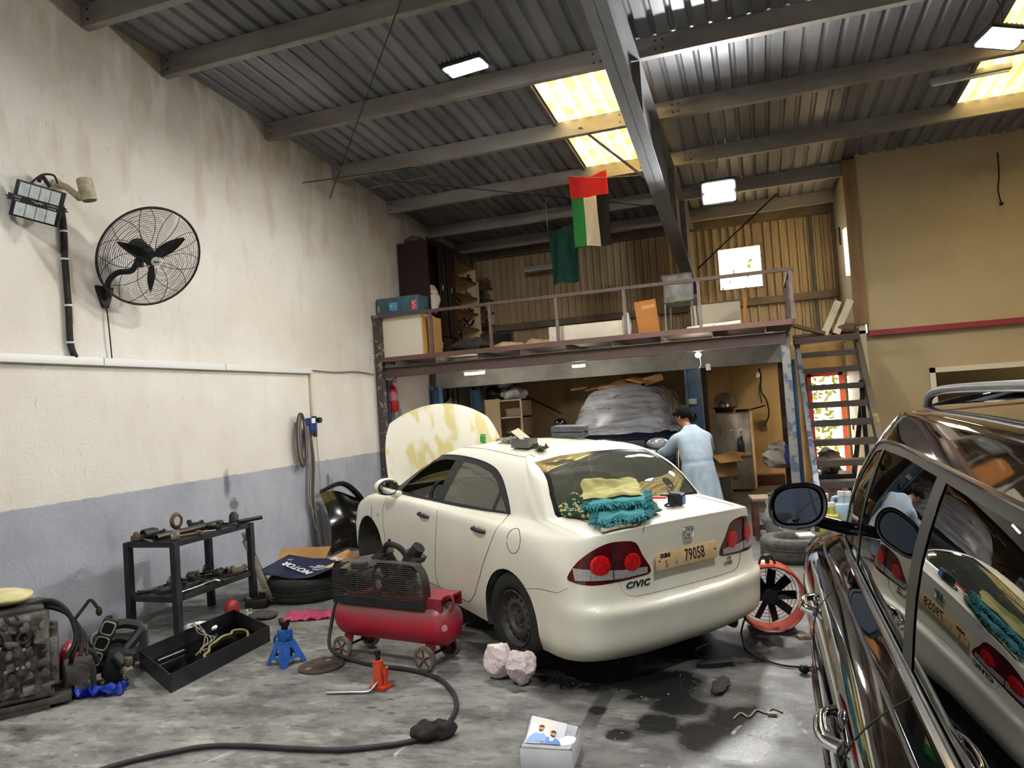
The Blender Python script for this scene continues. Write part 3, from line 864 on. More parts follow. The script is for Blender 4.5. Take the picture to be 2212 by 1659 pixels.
P = split_parts(bm, cls); bm.free()
part_mesh('body_shell', P['body'], WPAINT, car)
part_mesh('rear_bumper', P['bump'], WPAINT, car, .003)
lid = part_mesh('boot_lid', P['lid'], WPAINT, car)
doorF = part_mesh('front_door', P['dfL'], WPAINT, car); part_mesh('front_door', P['dfR'], WPAINT, car)
doorR = part_mesh('rear_door', P['drL'], WPAINT, car); part_mesh('rear_door', P['drR'], WPAINT, car)
FRAMEM = mat('window_frame_black', '232326', .5)
part_mesh('window_frame', P['frame'], FRAMEM, car, .002)
rw = part_mesh('rear_window', P['back'], DGLASS, car); part_mesh('window_border', P['frit'], mat('glass_frit', '26262a', .12), rw)
part_mesh('windscreen', P['wind'], DGLASS, car)
for k in ('wf', 'wrL', 'wrR', 'wqL', 'wqR'): part_mesh('side_window', P[k], DGLASS, car)
lampo = []
for k in ('lampL', 'lampR'):
    o = part_mesh('tail_lamp', P[k], RED, car, .004); lampo.append(o); o['label'] = 'red tail lamp'


def side_ray(v): return lambda p: (V((p[0], v * 3, p[1])), V((0, -v, 0)))
rear_ray = lambda p: (V((-4, p[0], p[1])), V((1, 0, 0)))
top_ray = lambda p: (V((p[0], p[1], 4)), V((0, 0, -1)))


def dens(pts, closed=True, st=.03):
    out = []; q = pts + (pts[:1] if closed else [])
    for a, b in zip(q[:-1], q[1:]):
        n = max(1, int(math.hypot(b[0] - a[0], b[1] - a[1]) / st))
        out += [(a[0] + (b[0] - a[0]) * i / n, a[1] + (b[1] - a[1]) * i / n) for i in range(n)]
    return out + q[-1:]


L_ = side_ray(1)
seam(BODY, [(dens(DF[:6], False), L_), (dens(DF[6:] + DF[:1], False), L_), (dens(DR[7:], False), L_), (dens([DR[-1], DF[-2]], False), L_), (dens(BUMP[3:8], False), L_), (circle_pts((-.07, .895), .085, 28), L_),
            (dens(LID, False), rear_ray), (dens([(-.80, .60), (-.4, .60)], False), top_ray), (dens([(-.80, -.60), (-.4, -.60)], False), top_ray),
            (dens([(.15, .505), (.5, .53), (1., .54), (1.4, .515)], False), top_ray), (dens([(2.62, .80), (2.6, .66), (2.5, .45)], False), L_)], .0028, 'panel_gap', SEAM, car, None)
o = MB()
for pl in (DLO,): o.tube([BODY.ray_cast(*L_(p))[0] or V((p[0], .7, p[1])) for p in dens(pl, True, .06)], .006, 6, 0, True)
o.build('window_trim', BLKPL, car)
# lamp insides
for i, o_ in enumerate(lampo):
    s = 1 if i == 0 else -1
    for (v_, z_, r_) in ((.70, .842, .070), (.475, .838, .064)):
        h = BODY.ray_cast(*rear_ray((v_ * s, z_)))
        n = h[1] if h[1].x < 0 else -h[1]
        b = MB(); b.lathe(h[0] - n * .004, n, [(0, r_), (.012, r_ * .97), (.02, r_ * .7), (.016, r_ * .45), (.022, r_ * .2), (.022, 0)], 28); b.build('reflector', REDB, o_)
    # clear lower band follows the lamp
    b = MB(); N = 14; up = []; dn = []; 
    for k in range(N + 1):
        v_ = .355 + (.84 - .355) * k / N; zb = .735 + .012 * abs(v_ - .55) / .3 + .005
        for z_, l_ in ((zb + .004, dn), (zb + .045 + .035 * (k / N), up)):
            h = BODY.ray_cast(*rear_ray((v_ * s, z_))); l_.append(h[0] + V((-.009, .004 * s, 0)))
    for k in range(N): b.face((dn[k], dn[k + 1], up[k + 1], up[k]))
    b.build('clear_lens', CLEAR, o_)
    b = MB(); b.tube([BODY.ray_cast(*rear_ray((.618 * s, z_)))[0] + V((-.007, 0, 0)) for z_ in (.735, .8, .87, .93, .975)], .006, 5, 3); b.build('lamp_gap', SEAM, o_)

# number plate
plm = mat('plate_face', 'd9b98a', .45, col2='cda876', scale=14)
pc = V((-.925, .022, .815))
pl = MB(); pl.box(pc, (.008, .575, .112), (0, radians(6), 0), bev=.003); pl = pl.build('number_plate', [plm], car)
pm = lambda y, z: frame_m(pc + V((-.0052 + z * .105, y, z)), (0, -1, 0), (.1045, 0, .9945))
INK = mat('ink', '1c1b22', .5)
text('plate_number', '79058', .112, pm(-.065, .002), INK, pl, .0006, xs=.66, bold=.0012, space=1.05)
text('plate_letter', 'S', .062, pm(.20, -.024), INK, pl, .0006, xs=.8)
text('plate_emirate', 'DUBAI', .036, pm(.205, .033), INK, pl, .0006, xs=.82, bold=.003)
b = MB(); b.box(pm(.11, -.025).to_translation(), (.002, .016, .03), (0, radians(6), 0)); b.build('plate_mark', mat('plate_blue', '7890b0', .5), pl)
b = MB()
for y in (-.262, .262): b.cyl(pm(y, .005).to_translation(), pm(y, .005).to_translation() + V((-.004, 0, 0)), .006, seg=8)
b.build('plate_screw', SEAM, pl)
# emblem: a chrome letter H in a rounded frame
h = BODY.ray_cast(*rear_ray((0, .965))); E0 = h[0] + V((-.012, 0, 0))
b = MB(); fr = [(-.038, .030), (-.043, .012), (-.034, -.030), (-.026, -.036), (.026, -.036), (.034, -.030), (.043, .012), (.038, .030), (.030, .036), (-.030, .036)]
b.tube([E0 + V((0, y * 1.05, z * 1.05)) for y, z in fr], .0048, 6, 3, True)
for s in (-1, 1): b.prism([(s * .030, .033), (s * .016, .033), (s * .010, -.033), (s * .021, -.033)], .008, E0 + V((.003, 0, 0)), (0, 1, 0), (0, 0, 1))
b.prism([(-.015, .004), (.015, .004), (.013, -.007), (-.013, -.007)], .008, E0 + V((.003, 0, 0)), (0, 1, 0), (0, 0, 1))
b.build('emblem', CHROME, car)


def rear_text(name, body, v_, z_, size, m, **k):
    h = BODY.ray_cast(*rear_ray((v_, z_))); h2 = BODY.ray_cast(*rear_ray((v_ - .05, z_)))
    x = (h2[0] - h[0]); n = h[1] if h[1].x < 0 else -h[1]
    y = V((0, 0, 1)); y = y - n * y.dot(n)
    return text(name, body, size, frame_m(h[0] + n * .004, x, y), m, car, .003, **k)


rear_text('model_lettering', 'CIVIC', .44, .69, .056, mat('dark_chrome', '4b4b50', .25, .9), shear=.25, xs=1.3, space=1.05, bold=.001)
rear_text('trim_lettering', '1.8i', -.43, .715, .03, mat('dull_chrome', '8d8d90', .3, .8), shear=.15)
rear_text('engine_lettering', 'i-VTEC', -.42, .680, .034, mat('dull_chrome', '8d8d90', .3, .8), shear=.1)
# door handles
for (px, py, d_) in ((917, 1113, doorF), (1036, 1145, doorR)):
    p, n = on_car(px, py); n = n if n.y > 0 else -n
    b = MB(); b.sphere(p - n * .010, .055, (1., .25, .68), 18, 10); b.build('handle_cup', mat('cup_shade', 'b9b5a2', .45), d_)  # shade of the handle recess put into a darker body colour
    b = MB(); b.tube([p + n * .0 + V((-.085, 0, -.003)), p + n * .03 + V((-.06, 0, 0)), p + n * .035, p + n * .032 + V((.06, 0, .003)), p + n * 0 + V((.09, 0, .004))], .017, 8, 4, flat=.8); b.build('door_handle', BLKPL, d_)
# mirror
p, n = on_car(868, 1062)
mp = V((2.06, .80, .995))
b = MB(); b.sphere(mp + V((.02, .13, .06)), .1, (.75, 1.15, .82), 20, 12); b.tube([mp + V((.02, -.02, -.03)), mp + V((.02, .06, -.01)), mp + V((.02, .11, .03))], .035, 10, 4)
mi = b.build('wing_mirror', WPAINT, car, smooth=180)
b = MB(); b.sphere(mp + V((-.045, .13, .06)), .1, (.22, 1.05, .76), 20, 12); b.build('mirror_rim', BLKPL, mi)
b = MB(); b.sphere(mp + V((-.0615, .13, .06)), .09, (.08, .98, .68), 20, 12); b.build('mirror_glass', mat('mirror', 'd0d8d4', .03, 1.), mi)
b = MB(); b.sphere(V((2.14, -.93, 1.06)), .1, (.75, 1.15, .82), 16, 10); b.build('wing_mirror', WPAINT, car)
# side emblem behind the arch
p, n = on_car(816, 1112)
if p: b = MB(); b.cyl(p - V((0, .004, 0)), p + V((0, .006, 0)), .018, seg=12); b.build('side_marker', mat('amber', 'b0a590', .3), car)
# bonnet, raised on its rear hinge
hd = MB(); HA = radians(76)
def hoodpt(s, t):
    v_ = (s - .5) * 2; w_ = .715 - .12 * t ** 3.5 ; L = .83 * t - .17 * abs(v_) ** 2.1 * t
    bul = .05 * (1 - v_ * v_) - .05 * t * t + .03 * (1 - abs(v_)) * 0
    x = L * cos(HA); z = L * sin(HA)
    return V((2.50 + x - bul * sin(HA), v_ * w_, .985 + z + bul * cos(HA)))
hd.grid(hoodpt, 28, 18, .02)
HOODM = mat('patched_hood', 'f2eee0', .4, col2='e4d9a0', scale=1.5, lo=.50, hi=.56, coat=.3, detail=3., stretch=(1, 1.9, .8))
hdo = hd.build('bonnet', HOODM, car, smooth=50); hdo['label'] = 'raised white bonnet with yellowed paint patches'
# cabin
b = MB(); b.box((1.2, 0, .32), (3., 1.5, .08)); b.box((2.62, 0, .66), (.06, 1.5, .6)); b.box((-.42, 0, .62), (.06, 1.3, .66)); b.build('cabin_floor', mat('cabin_dark', '2c2a27', .9), car)
b = MB(); b.box((3.0, 0, .5), (.7, .9, .36), bev=.05); b.build('engine', DARKM, car)
def seat(u, v_, h=.62, w_=.5):
    b = MB(); b.box((u + .05, v_, .56), (.5, w_, .18), bev=.05); b.box((u - .2, v_, .56 + h / 2), (.16, w_, h), (0, radians(-14), 0), bev=.06); b.box((u - .31, v_, .66 + h), (.1, .25, .17), (0, radians(-10), 0), bev=.045)
    return b.build('seat', CREAM, car)
seat(1.45, .37); seat(1.45, -.37); seat(.45, .33, .5, .6); seat(.45, -.33, .5, .6)
b = MB(); b.grid(lambda s, t: V((-.38 + .4 * t, (s - .5) * 1.2, 1.06 - .02 * t)), 6, 3, .02); b.build('parcel_shelf', mat('shelf_felt', '8b8676', .9), car)
b = MB(); b.grid(lambda s, t: V((1.95 + .55 * t - .1 * sin(pi * s), (s - .5) * 1.42, .80 + .15 * sin(pi * min(1, t * 1.1)) + .05 * math.exp(-((s - .75) / .15) ** 2))), 24, 10, .1); b.build('dashboard', mat('dash', '8f8b80', .8), car, smooth=180)
b = MB(); sw = V((1.86, .37, .90)); sx_ = V((0, 1, 0)); sy_ = V((.45, 0, .9)).normalized()
b.tube([sw + sx_ * (.185 * cos(a)) + sy_ * (.185 * sin(a)) for a in [2 * pi * i / 20 for i in range(20)]], .016, 8, 2, True)
b.bar(sw - sx_ * .18, sw + sx_ * .18, .05, .03); b.bar(sw, sw - sy_ * .18, .04, .03); b.cyl(sw, sw + V((.3, 0, -.12)), .03); b.build('steering_wheel', BLKPL, car)
# wheel wells
for u_, nm in ((0, 'wheel_well'), (2.7, 'wheel_well')):
    for s in (1, -1):
        b = MB()
        pts = [(u_ + .353 * cos(a), .325 + .353 * sin(a)) for a in [radians(-22) + radians(224) * i / 20 for i in range(21)]]
        for p, q in zip(pts[:-1], pts[1:]):
            b.face(((p[0], s * .868, p[1]), (q[0], s * .868, q[1]), (q[0], s * .5, q[1]), (p[0], s * .5, p[1])))
        b.face([(p[0], s * .5, p[1]) for p in pts])
        b.build(nm, mat('well_dark', '3c3934', .9, col2='55504a', scale=5), car, smooth=0, recalc=False)
for sx2 in (1, -1):
    b = MB(); b.box((1.2, sx2 * .6, .24), (2.5, .35, .1)); b.build('floor_pan', BLACK, car)
b = MB(); b.box((-.35, 0, .30), (.75, 1.3, .12)); b.build('floor_pan', BLACK, car)
b = MB(); b.cyl((-.55, -.50, .235), (-.86, -.50, .225), .032, .036, 16, False); b.cyl((-.3, -.50, .24), (-.6, -.50, .24), .09, seg=14); b.build('exhaust', mat('exhaust_steel', '8a857e', .35, .9), car)
# wheels
RIMM = mat('steel_rim', '4a4845', .55, .5, col2='5e5a52', scale=7)
def steel_wheel(c, out):
    t = tyre(car, c, (0, out, 0), .33, .215, .21)
    t.name = 'wheel'
    b = MB(); b.lathe(c, (0, out, 0), [(.088, .205), (.092, .197), (.06, .188), (.045, .175), (.052, .16), (.068, .135), (.066, .105), (.045, .085), (.045, .045), (.062, .04), (.064, .0)], 36)
    b.build('rim', RIMM, t)
    b = MB()
    for i in range(16):
        a = 2 * pi * i / 16; q = V(c) + V((.145 * cos(a), out * .060, .145 * sin(a))); b.cyl(q, q + V((0, out * .006, 0)), .0135, seg=10)
    b.build('rim_hole', mat('hole_black', '0b0b0b', .9), t)
    b = MB()
    for i in range(5):
        a = 2 * pi * i / 5 + .3; q = V(c) + V((.057 * cos(a), out * .045, .057 * sin(a))); b.cyl(q, q + V((0, out * .022, 0)), .010, seg=6)
    b.build('wheel_nut', ALU, t)
steel_wheel((-.03, .768, .33), 1); steel_wheel((-.03, -.768, .33), -1); steel_wheel((2.7, -.76, .33), -1)
b = MB(); b.lathe((2.7, .70, .31), (0, 1, 0), [(0, .13), (.022, .13), (.022, .075), (.06, .07), (.06, .03), (.075, .03), (.075, 0)], 28); b.build('brake_disc', DARKM, car)
b = MB(); b.box((2.58, .70, .36), (.09, .1, .17), bev=.02); b.build('brake_caliper', DARKM, car)
b = MB(); b.tube([(2.75 + .05 * cos(i * .7), .60 + .05 * sin(i * .7), .35 + i * .006) for i in range(60)], .008, 5, 1); b.cyl((2.75, .6, .3), (2.72, .6, .8), .025); b.build('suspension_strut', mat('spring', '55565a', .4, .6), car)
b = MB()
for L2 in ([(1248, 1366), (1262, 1374), (1280, 1380)], [(1276, 1372), (1292, 1376), (1306, 1384)], [(1262, 1380), (1290, 1390), (1312, 1391)], [(1436, 1312), (1441, 1313)], [(1560, 1318), (1572, 1314)]):
    pp = [on_car(*q)[0] for q in L2]
    if None not in pp: b.tube(pp, .0016, 4, 3)
b.build('scratch', mat('scratch_dark', '3a3835', .8), car)
# ================================================================ black off-roader on the right
SBLACK = mat('black_car_paint', '050507', .04, spec=.6, coat=1.)
SGLASS = mat('black_tinted_glass', '040405', .0, spec=.9, ior=1.6)
GREYT = mat('silver_rail', '9a9ca2', .3, .7)
suv = thing('black_suv', 'glossy black off-road wagon with chrome trim and silver roof rail', 'car', (1.085, 1.35, 0), radians(89.2))
SUVM = Matrix.Translation((1.085, 1.35, 0)) @ Matrix.Rotation(radians(89.2), 4, 'Z')


def ring_box(z, ur, uf, vs, cr=.2, dz=None):
    """15 control points: rear centre, side, front centre at height z with side half-widths vs (list of 9)"""
    us = [-.75, -.35, .1, .6, 1.1, 1.6, 2.1, 2.6, 3.05]
    pts = [(ur, 0, z), (ur + .015, .45, z), (ur + .09, vs[0] - .12, z)] + [(u, v, z) for u, v in zip(us, vs)] + [(uf - .25, vs[8] - .06, z), (uf - .06, .45, z), (uf, 0, z)]
    if dz: pts = [(p[0], p[1], p[2] + d) for p, d in zip(pts, dz)]
    return pts


def suv_rows(lift=0.):
    v = lambda m, k=.0: [m - .03, m - .01, m, m, m - .004, m - .006, m - .004, m - .006, m - .04]
    S = [ring_box(.26, -.95, 3.6, v(.90)), ring_box(.34, -1.05, 3.7, v(.955)), ring_box(.5, -1.1, 3.78, v(.965)), ring_box(.68, -1.1, 3.78, v(.975)),
         ring_box(.86, -1.06, 3.72, v(.985)), ring_box(.98, -1.04, 3.66, v(.955), dz=[0] * 11 + [-.02, -.05, -.06, -.06]), ring_box(1.06, -1.03, 3.5, v(.875), dz=[0] * 10 + [-.01, -.04, -.05, -.05, -.05]),
         ]
    r6 = [(-1.0, 0, 1.12), (-.99, .42, 1.12), (-.93, .66, 1.12), (-.75, .77, 1.115), (-.35, .795, 1.11), (.1, .80, 1.108), (.6, .80, 1.105), (1.1, .80, 1.10), (1.6, .80, 1.095), (2.1, .795, 1.09), (2.6, .775, 1.08), (2.86, .72, 1.085), (2.95, .60, 1.095), (3.04, .35, 1.105), (3.08, 0, 1.11)]
    r7 = [(-.80, 0, 1.675), (-.79, .35, 1.675), (-.74, .54, 1.665), (-.62, .61, 1.655), (-.3, .62, 1.655), (.1, .63, 1.66), (.55, .63, 1.665), (1.0, .625, 1.67), (1.45, .615, 1.67), (1.98, .60, 1.66), (2.36, .575, 1.63), (2.38, .52, 1.655), (2.36, .38, 1.69), (2.34, .2, 1.71), (2.33, 0, 1.715)]
    r65 = mid(r6, r7, .5, .035, .02)
    r8 = [(max(-.6, min(2.15, p[0])), p[1] * .82, p[2] + .068) for p in r7]
    r9 = [(p[0], 0, 1.782 - .03 * abs((p[0] - .7) / 1.3) ** 2) for p in r8]
    return patch(S + [r6, r65, r7, r8, r9], 8, 4, (7,))


bm = half_to_bm(suv_rows()); SB = BVHTree.FromBMesh(bm)
SDLO = smooth_poly([(2.74, 1.098), (2.53, 1.30), (2.34, 1.48), (2.16, 1.575), (1.7, 1.61), (1.1, 1.615), (.5, 1.61), (-.1, 1.60), (-.5, 1.57), (-.72, 1.48), (-.8, 1.30), (-.74, 1.135)], 3, False) + [(-.3, 1.13), (.6, 1.12), (1.6, 1.11), (2.2, 1.103)]
SW1 = [(2.6, 1.115), (2.46, 1.28), (2.29, 1.45), (2.12, 1.545), (1.92, 1.57), (1.86, 1.13)]
SW2 = [(1.80, 1.132), (1.86, 1.573), (1.3, 1.588), (.80, 1.585), (.74, 1.14)]
SW3 = [(.62, 1.142), (.69, 1.582), (0, 1.572), (-.45, 1.54), (-.62, 1.46), (-.68, 1.3), (-.64, 1.155)]
SF = [(2.78, .36), (2.82, .7), (2.8, 1.0), (2.72, 1.09), (1.74, 1.115), (1.70, .9), (1.69, .6), (1.66, .36)]
SR = [(1.66, .36), (1.69, .6), (1.70, .9), (1.74, 1.115), (.56, 1.13), (.52, .95), (.48, .75), (.40, .62), (.43, .5), (.47, .36)]
A1 = circle_pts((0, .38), .43, 36); A2 = circle_pts((2.9, .38), .43, 36)
gh2 = lambda c: c.z > 1.05 and abs(c.y) > .4
lo2 = lambda c: c.z < 1.15 and abs(c.y) > .5
for p_ in (SDLO, SW1, SW2, SW3): cutpoly(bm, p_, UZ, gh2)
for p_ in (SF, SR, A1, A2): cutpoly(bm, p_, UZ, lo2)
SBK = [(-.56, 1.15), (.56, 1.15), (.48, 1.6), (-.48, 1.6)]; SWD = [(-.62, 1.13), (.62, 1.13), (.46, 1.625), (-.46, 1.625)]
cutpoly(bm, SBK, VZ, lambda c: c.x < -.4 and c.z > 1.08); cutpoly(bm, SWD, VZ, lambda c: c.x > 1.8 and c.z > 1.08)
STL = [(.5, .78), (.99, .82), (.97, 1.0), (.55, 1.0)]
for q in (STL, [(-a, b) for a, b in STL]): cutpoly(bm, q, VZ, lambda c: c.x < -.5 and c.z < 1.1)


def cls2(c, f):
    u, v, z = c; a = abs(v); sd = 'L' if v > 0 else 'R'
    if a > .5 and (math.hypot(u, z - .38) < .429 or math.hypot(u - 2.9, z - .38) < .429): return None
    if a > .4 and z > 1.08 and inpoly((u, z), SDLO) and abs(f.normal.x) < .8:
        for k, p_ in (('w1', SW1), ('w2', SW2), ('w3', SW3)):
            if inpoly((u, z), p_): return k + sd
        return 'frame'
    if u < -.4 and z > 1.1 and inpoly((v, z), SBK): return 'back'
    if u > 2. and z > 1.12 and f.normal.x > .2 and inpoly((v, z), SWD): return 'wind'
    if u < -.8 and inpoly((a, z), STL): return 'tail'
    if a > .6 and z < 1.14:
        if inpoly((u, z), SF): return 'f' + sd
        if inpoly((u, z), SR): return 'r' + sd
    return 'body'


P = split_parts(bm, cls2); bm.free()
part_mesh('body_shell', P['body'], SBLACK, suv)
fd = part_mesh('front_door', P['fL'], SBLACK, suv); part_mesh('front_door', P['fR'], SBLACK, suv)
rd = part_mesh('rear_door', P['rL'], SBLACK, suv); part_mesh('rear_door', P['rR'], SBLACK, suv)
part_mesh('window_frame', P['frame'], mat('gloss_black_frame', '050505', .35, spec=.25), suv)
for k in ('w1L', 'w1R', 'w2L', 'w2R', 'w3L', 'w3R'): part_mesh('side_window', P[k], SGLASS, suv, -.003)
part_mesh('rear_window', P['back'], SGLASS, suv); part_mesh('windscreen', P['wind'], SGLASS, suv); part_mesh('tail_lamp', P['tail'], RED, suv)
L1 = side_ray(1)
seam(SB, [(dens(SF[:5], False), L1), (dens(SF[4:], False), L1), (dens(SR[3:], False), L1), (dens([(2.6, .36), (.47, .36)], False), L1)], .003, 'panel_gap', SEAM, suv, None)


def on_side(pts, off=.004):
    out = []
    for p in pts:
        h = SB.ray_cast(*L1(p))
        if h[0] is not None: n = h[1] if h[1].y > 0 else -h[1]; out.append(h[0] + n * off)
    return out


CHR2 = mat('trim_chrome', 'c9c9cc', .12, 1.)
for sgn in (1, -1):
    for pl, r in ((SDLO[-5:] , .011), (SDLO[1:27], .007)):
        b = MB(); pp = on_side(dens(sorted(pl) if r > .01 else pl, False, .05)); b.tube([V((p.x, p.y * sgn, p.z)) for p in pp], r, 8, 0, flat=1.); b.build('chrome_trim', CHR2, suv)
    b = MB(); pp = on_side(dens([(2.75, .40), (.5, .40)], False, .1), .008); b.tube([V((p.x, p.y * sgn, p.z)) for p in pp], .010, 8, 0); b.build('sill_trim', CHR2, suv)
b = MB(); pp = on_side(dens([(-.7, 1.085), (.6, 1.075), (1.6, 1.065), (2.75, 1.05)], False, .08), .002); b.tube(pp, .006, 8, 0); b.build('belt_moulding', mat('dark_trim', '2b2c30', .2, .6), suv)
for (u_, d_) in ((1.86, fd), (.70, rd)):
    pts = on_side([(u_ - .11, .955), (u_ - .07, .957), (u_, .96), (u_ + .07, .96), (u_ + .11, .957)], .0)
    outs = [.0, .035, .043, .035, .0]; b = MB(); b.tube([p + V((0, o_, 0)) for p, o_ in zip(pts, outs)], .019, 10, 5, flat=.75); b.build('door_handle', CHROME, d_)
    b = MB(); b.sphere(pts[2] - V((0, .02, .0)), .07, (1.05, .35, .55), 16, 10); b.build('handle_cup', mat('cup_chrome', '54555a', .1, .9), d_)
# mirror
mb_ = MB(); mo = V((2.27, .985, 1.30))
mb_.grid(lambda s, t: mo + V((-.03 + (1 - (2 * s - 1) ** 2) * .0 + .14 * sin(pi * .5 * t) ** .9, .125 * cos(2 * pi * s) * (abs(cos(2 * pi * s)) ** -.25 if abs(cos(2 * pi * s)) > .05 else 1) * (cos(pi * .5 * t) ** .6 if t < 1 else 0) * .93,
                               .100 * sin(2 * pi * s) * (abs(sin(2 * pi * s)) ** -.2 if abs(sin(2 * pi * s)) > .05 else 1) * (cos(pi * .5 * t) ** .6 if t < 1 else 0) - .012 * cos(2 * pi * s))), 40, 10)
mir = mb_.build('wing_mirror', SBLACK, suv, smooth=70, weld=.0005)
b = MB(); ps = []
for i in range(36):
    a = 2 * pi * i / 36; ps.append((.1 * cos(a) * (abs(cos(a)) ** -.28 if abs(cos(a)) > .05 else 1), .081 * sin(a) * (abs(sin(a)) ** -.22 if abs(sin(a)) > .05 else 1) - .01 * cos(a)))
b.prism(ps, .006, mo + V((-.032, 0, 0)), (0, 1, 0), (0, 0, 1)); b.build('mirror_glass', mat('dark_mirror', '4a4d53', .03, 1.), mir)
b = MB(); b.tube([mo + V((-.03, p[0] * 1.17, p[1] * 1.17)) for p in ps], .011, 6, 0, True); b.build('mirror_rim', SBLACK, mir)
b = MB(); b.tube([mo + V((.03, -.07, -.075)), mo + V((.05, -.15, -.10)), mo + V((.06, -.24, -.13))], .035, 10, 4, flat=.7); b.build('mirror_stalk', SBLACK, mir)
b = MB(); b.box(V((2.31, -.97, 1.295)), (.13, .23, .17), bev=.05); b.build('wing_mirror', SBLACK, suv)
# roof rails
for s in (1, -1):
    b = MB(); b.tube([(2.16, s * .44, 1.72), (2.06, s * .445, 1.77), (1.8, s * .45, 1.795), (1.2, s * .455, 1.805), (.4, s * .455, 1.805), (-.3, s * .45, 1.785), (-.5, s * .44, 1.71)], .018, 10, 6, flat=.8); b.build('roof_rail', GREYT, suv)
b = MB(); b.box((1.2, 0, .36), (4.2, 1.5, .2)); b.build('floor_pan', BLACK, suv)
for u_ in (0, 2.9):
    for s in (1, -1):
        t = tyre(suv, (u_, s * .83, .38), (0, s, 0), .38, .24, .24); t.name = 'wheel'
        b = MB(); b.lathe((u_, s * .83, .38), (0, s, 0), [(.1, .24), (.105, .225), (.06, .2), (.05, .06), (.085, .05), (.085, 0)], 32); b.build('rim', GREYT, t)
        for k in range(5):
            a = 2 * pi * k / 5; b = MB(); b.bar((u_, s * .915, .38), (u_ + .22 * cos(a), s * .925, .38 + .22 * sin(a)), .06, .03, (0, 1, 0)); b.build('rim_spoke', GREYT, t)

# ================================================================ silver saloon behind, bonnet up
sil = thing('silver_sedan', 'silver saloon with its bonnet raised behind the black wagon', 'car', (3.75, 12.0 - 1.15, 0), radians(-100))
SILV = mat('silver_paint', 'b9b6ae', .3, .5, coat=.5)
bm = half_to_bm(rows)
for p_ in (DLO,): cutpoly(bm, p_, UZ, gh)
for p_ in (ARCHR, ARCHF): cutpoly(bm, p_, UZ, low)
cutpoly(bm, HOODP, UV, lambda c: c.x > 2.3 and c.z > .7)


def cls3(c, f):
    u, v, z = c; a = abs(v)
    if a > .45 and (math.hypot(u, z - .325) < .354 or math.hypot(u - 2.7, z - .325) < .354): return None
    if u > 2.3 and z > .6 and inpoly((u, v), HOODP) and f.normal.z > .3: return None
    if a > .5 and z > .94 and inpoly((u, z), DLO) and .05 < u < 2.3: return 'glass'
    if z > 1.0 and inpoly((v, z), WIND) and u > 1.2: return 'glass'
    if z > 1.08 and u < .4 and inpoly((v, z), BACK): return 'glass'
    return 'body'


P = split_parts(bm, cls3); bm.free()
part_mesh('body_shell', P['body'], SILV, sil); part_mesh('window', P['glass'], SGLASS, sil)
HA2 = radians(98)
hb = MB(); HA = HA2; hb.grid(hoodpt, 28, 18, .02)
ho = hb.build('bonnet', SILV, sil, smooth=50)
b = MB()
for (s0, t0, rr) in ((.5, .5, .16), (.22, .5, .1), (.78, .5, .1), (.5, .86, .06), (.16, .2, .05), (.84, .2, .05)):
    pp = []
    for i in range(20):
        a = 2 * pi * i / 20; q = hoodpt(s0 + rr * cos(a), t0 + rr * 1.2 * sin(a)); pp.append(q + V((sin(HA2) * .03, 0, -cos(HA2) * .03)))
    b.tube(pp, .016, 6, 0, True)
b.build('bonnet_rib', mat('inner_hood', 'cfc9bc', .5), ho)
b = MB(); b.box((2.95, 0, .5), (.75, 1.1, .4), bev=.06); b.build('engine', DARKM, sil)
for u_ in (0, 2.7):
    for s in (1, -1): t = tyre(sil, (u_, s * .755, .315), (0, s, 0), .315, .195, .2); t.name = 'wheel'; b = MB(); b.lathe((u_, s * .755, .315), (0, s, 0), [(.09, .2), (.06, .18), (.05, 0)], 24); b.build('rim', ALU, t)
# ================================================================ mezzanine
MZ = 2.80; MY = 10.75
RUST = mat('rusty_steel', '5c4841', .6, .1, col2='4c403b', scale=3, lo=.35, hi=.65)
GREYS = mat('dirty_grey_steel', '77756f', .55, .1, col2='5d5750', scale=3)
BLUE = mat('blue_lift_paint', '2a4a68', .4, col2='22394f', scale=4)
mz = thing('mezzanine', 'steel mezzanine platform with brown railing over the back of the workshop', 'mezzanine', (0, 0, 0))
b = MB(); b.box((-2.72, 13.1, MZ - .036), (6.5, 4.55, .06)); b.build('deck', mat('deck_board', '5f554a', .8, col2='4b443c', scale=3), mz)
b = MB()
for z in (2.475, 2.635): b.box((-2.76, MY + .05, z), (6.35, .14, .012))
b.box((-2.76, MY + .05, 2.555), (6.35, .012, .15)); b.build('front_beam', RUST, mz)
b = MB(); b.box((-2.72, MY - .02, 2.765), (6.45, .012, .075)); b.box((-2.72, MY + .02, 2.786), (6.45, .09, .012)); b.build('deck_edge', mat('edge_angle', '69473f', .6, col2='54433c', scale=5), mz)
for i in range(9):
    x = -5.6 + i * .72
    b = MB(); b.box((x, 12.9, 2.70), (.012, 4.3, .12)); b.box((x + .06, MY + .02, 2.645), (.12, .06, .008)); b.box((x + .035, 12.9, 2.645), (.07, 4.3, .008)); b.build('joist', GREYS, mz)
b = MB()
for z in (2.29, 2.72): b.box((-2.6, 12.6, z), (6.3, .2, .016))
b.box((-2.6, 12.6, 2.5), (6.3, .014, .42)); b.build('middle_beam', mat('pale_beam', '8a8883', .6, .0, col2='74726d', scale=3), mz)
b = MB(); b.box((-2.6, 15.25, 2.52), (6.3, .12, .3)); b.build('back_beam', mat('dark_beam', '45484c', .6), mz)
b = MB(); b.box((-5.9, MY + .02, 1.75), (.1, .12, 3.5)); b.build('post', mat('stained_post', '433d38', .7, col2='8a857c', scale=11, lo=.55, hi=.62), mz)
b = MB(); b.box((.40, MY + .05, 1.24), (.11, .11, 2.48)); b.build('post', mat('peeling_post', '7c7a76', .7, col2='4c5666', scale=7, lo=.5, hi=.55), mz)
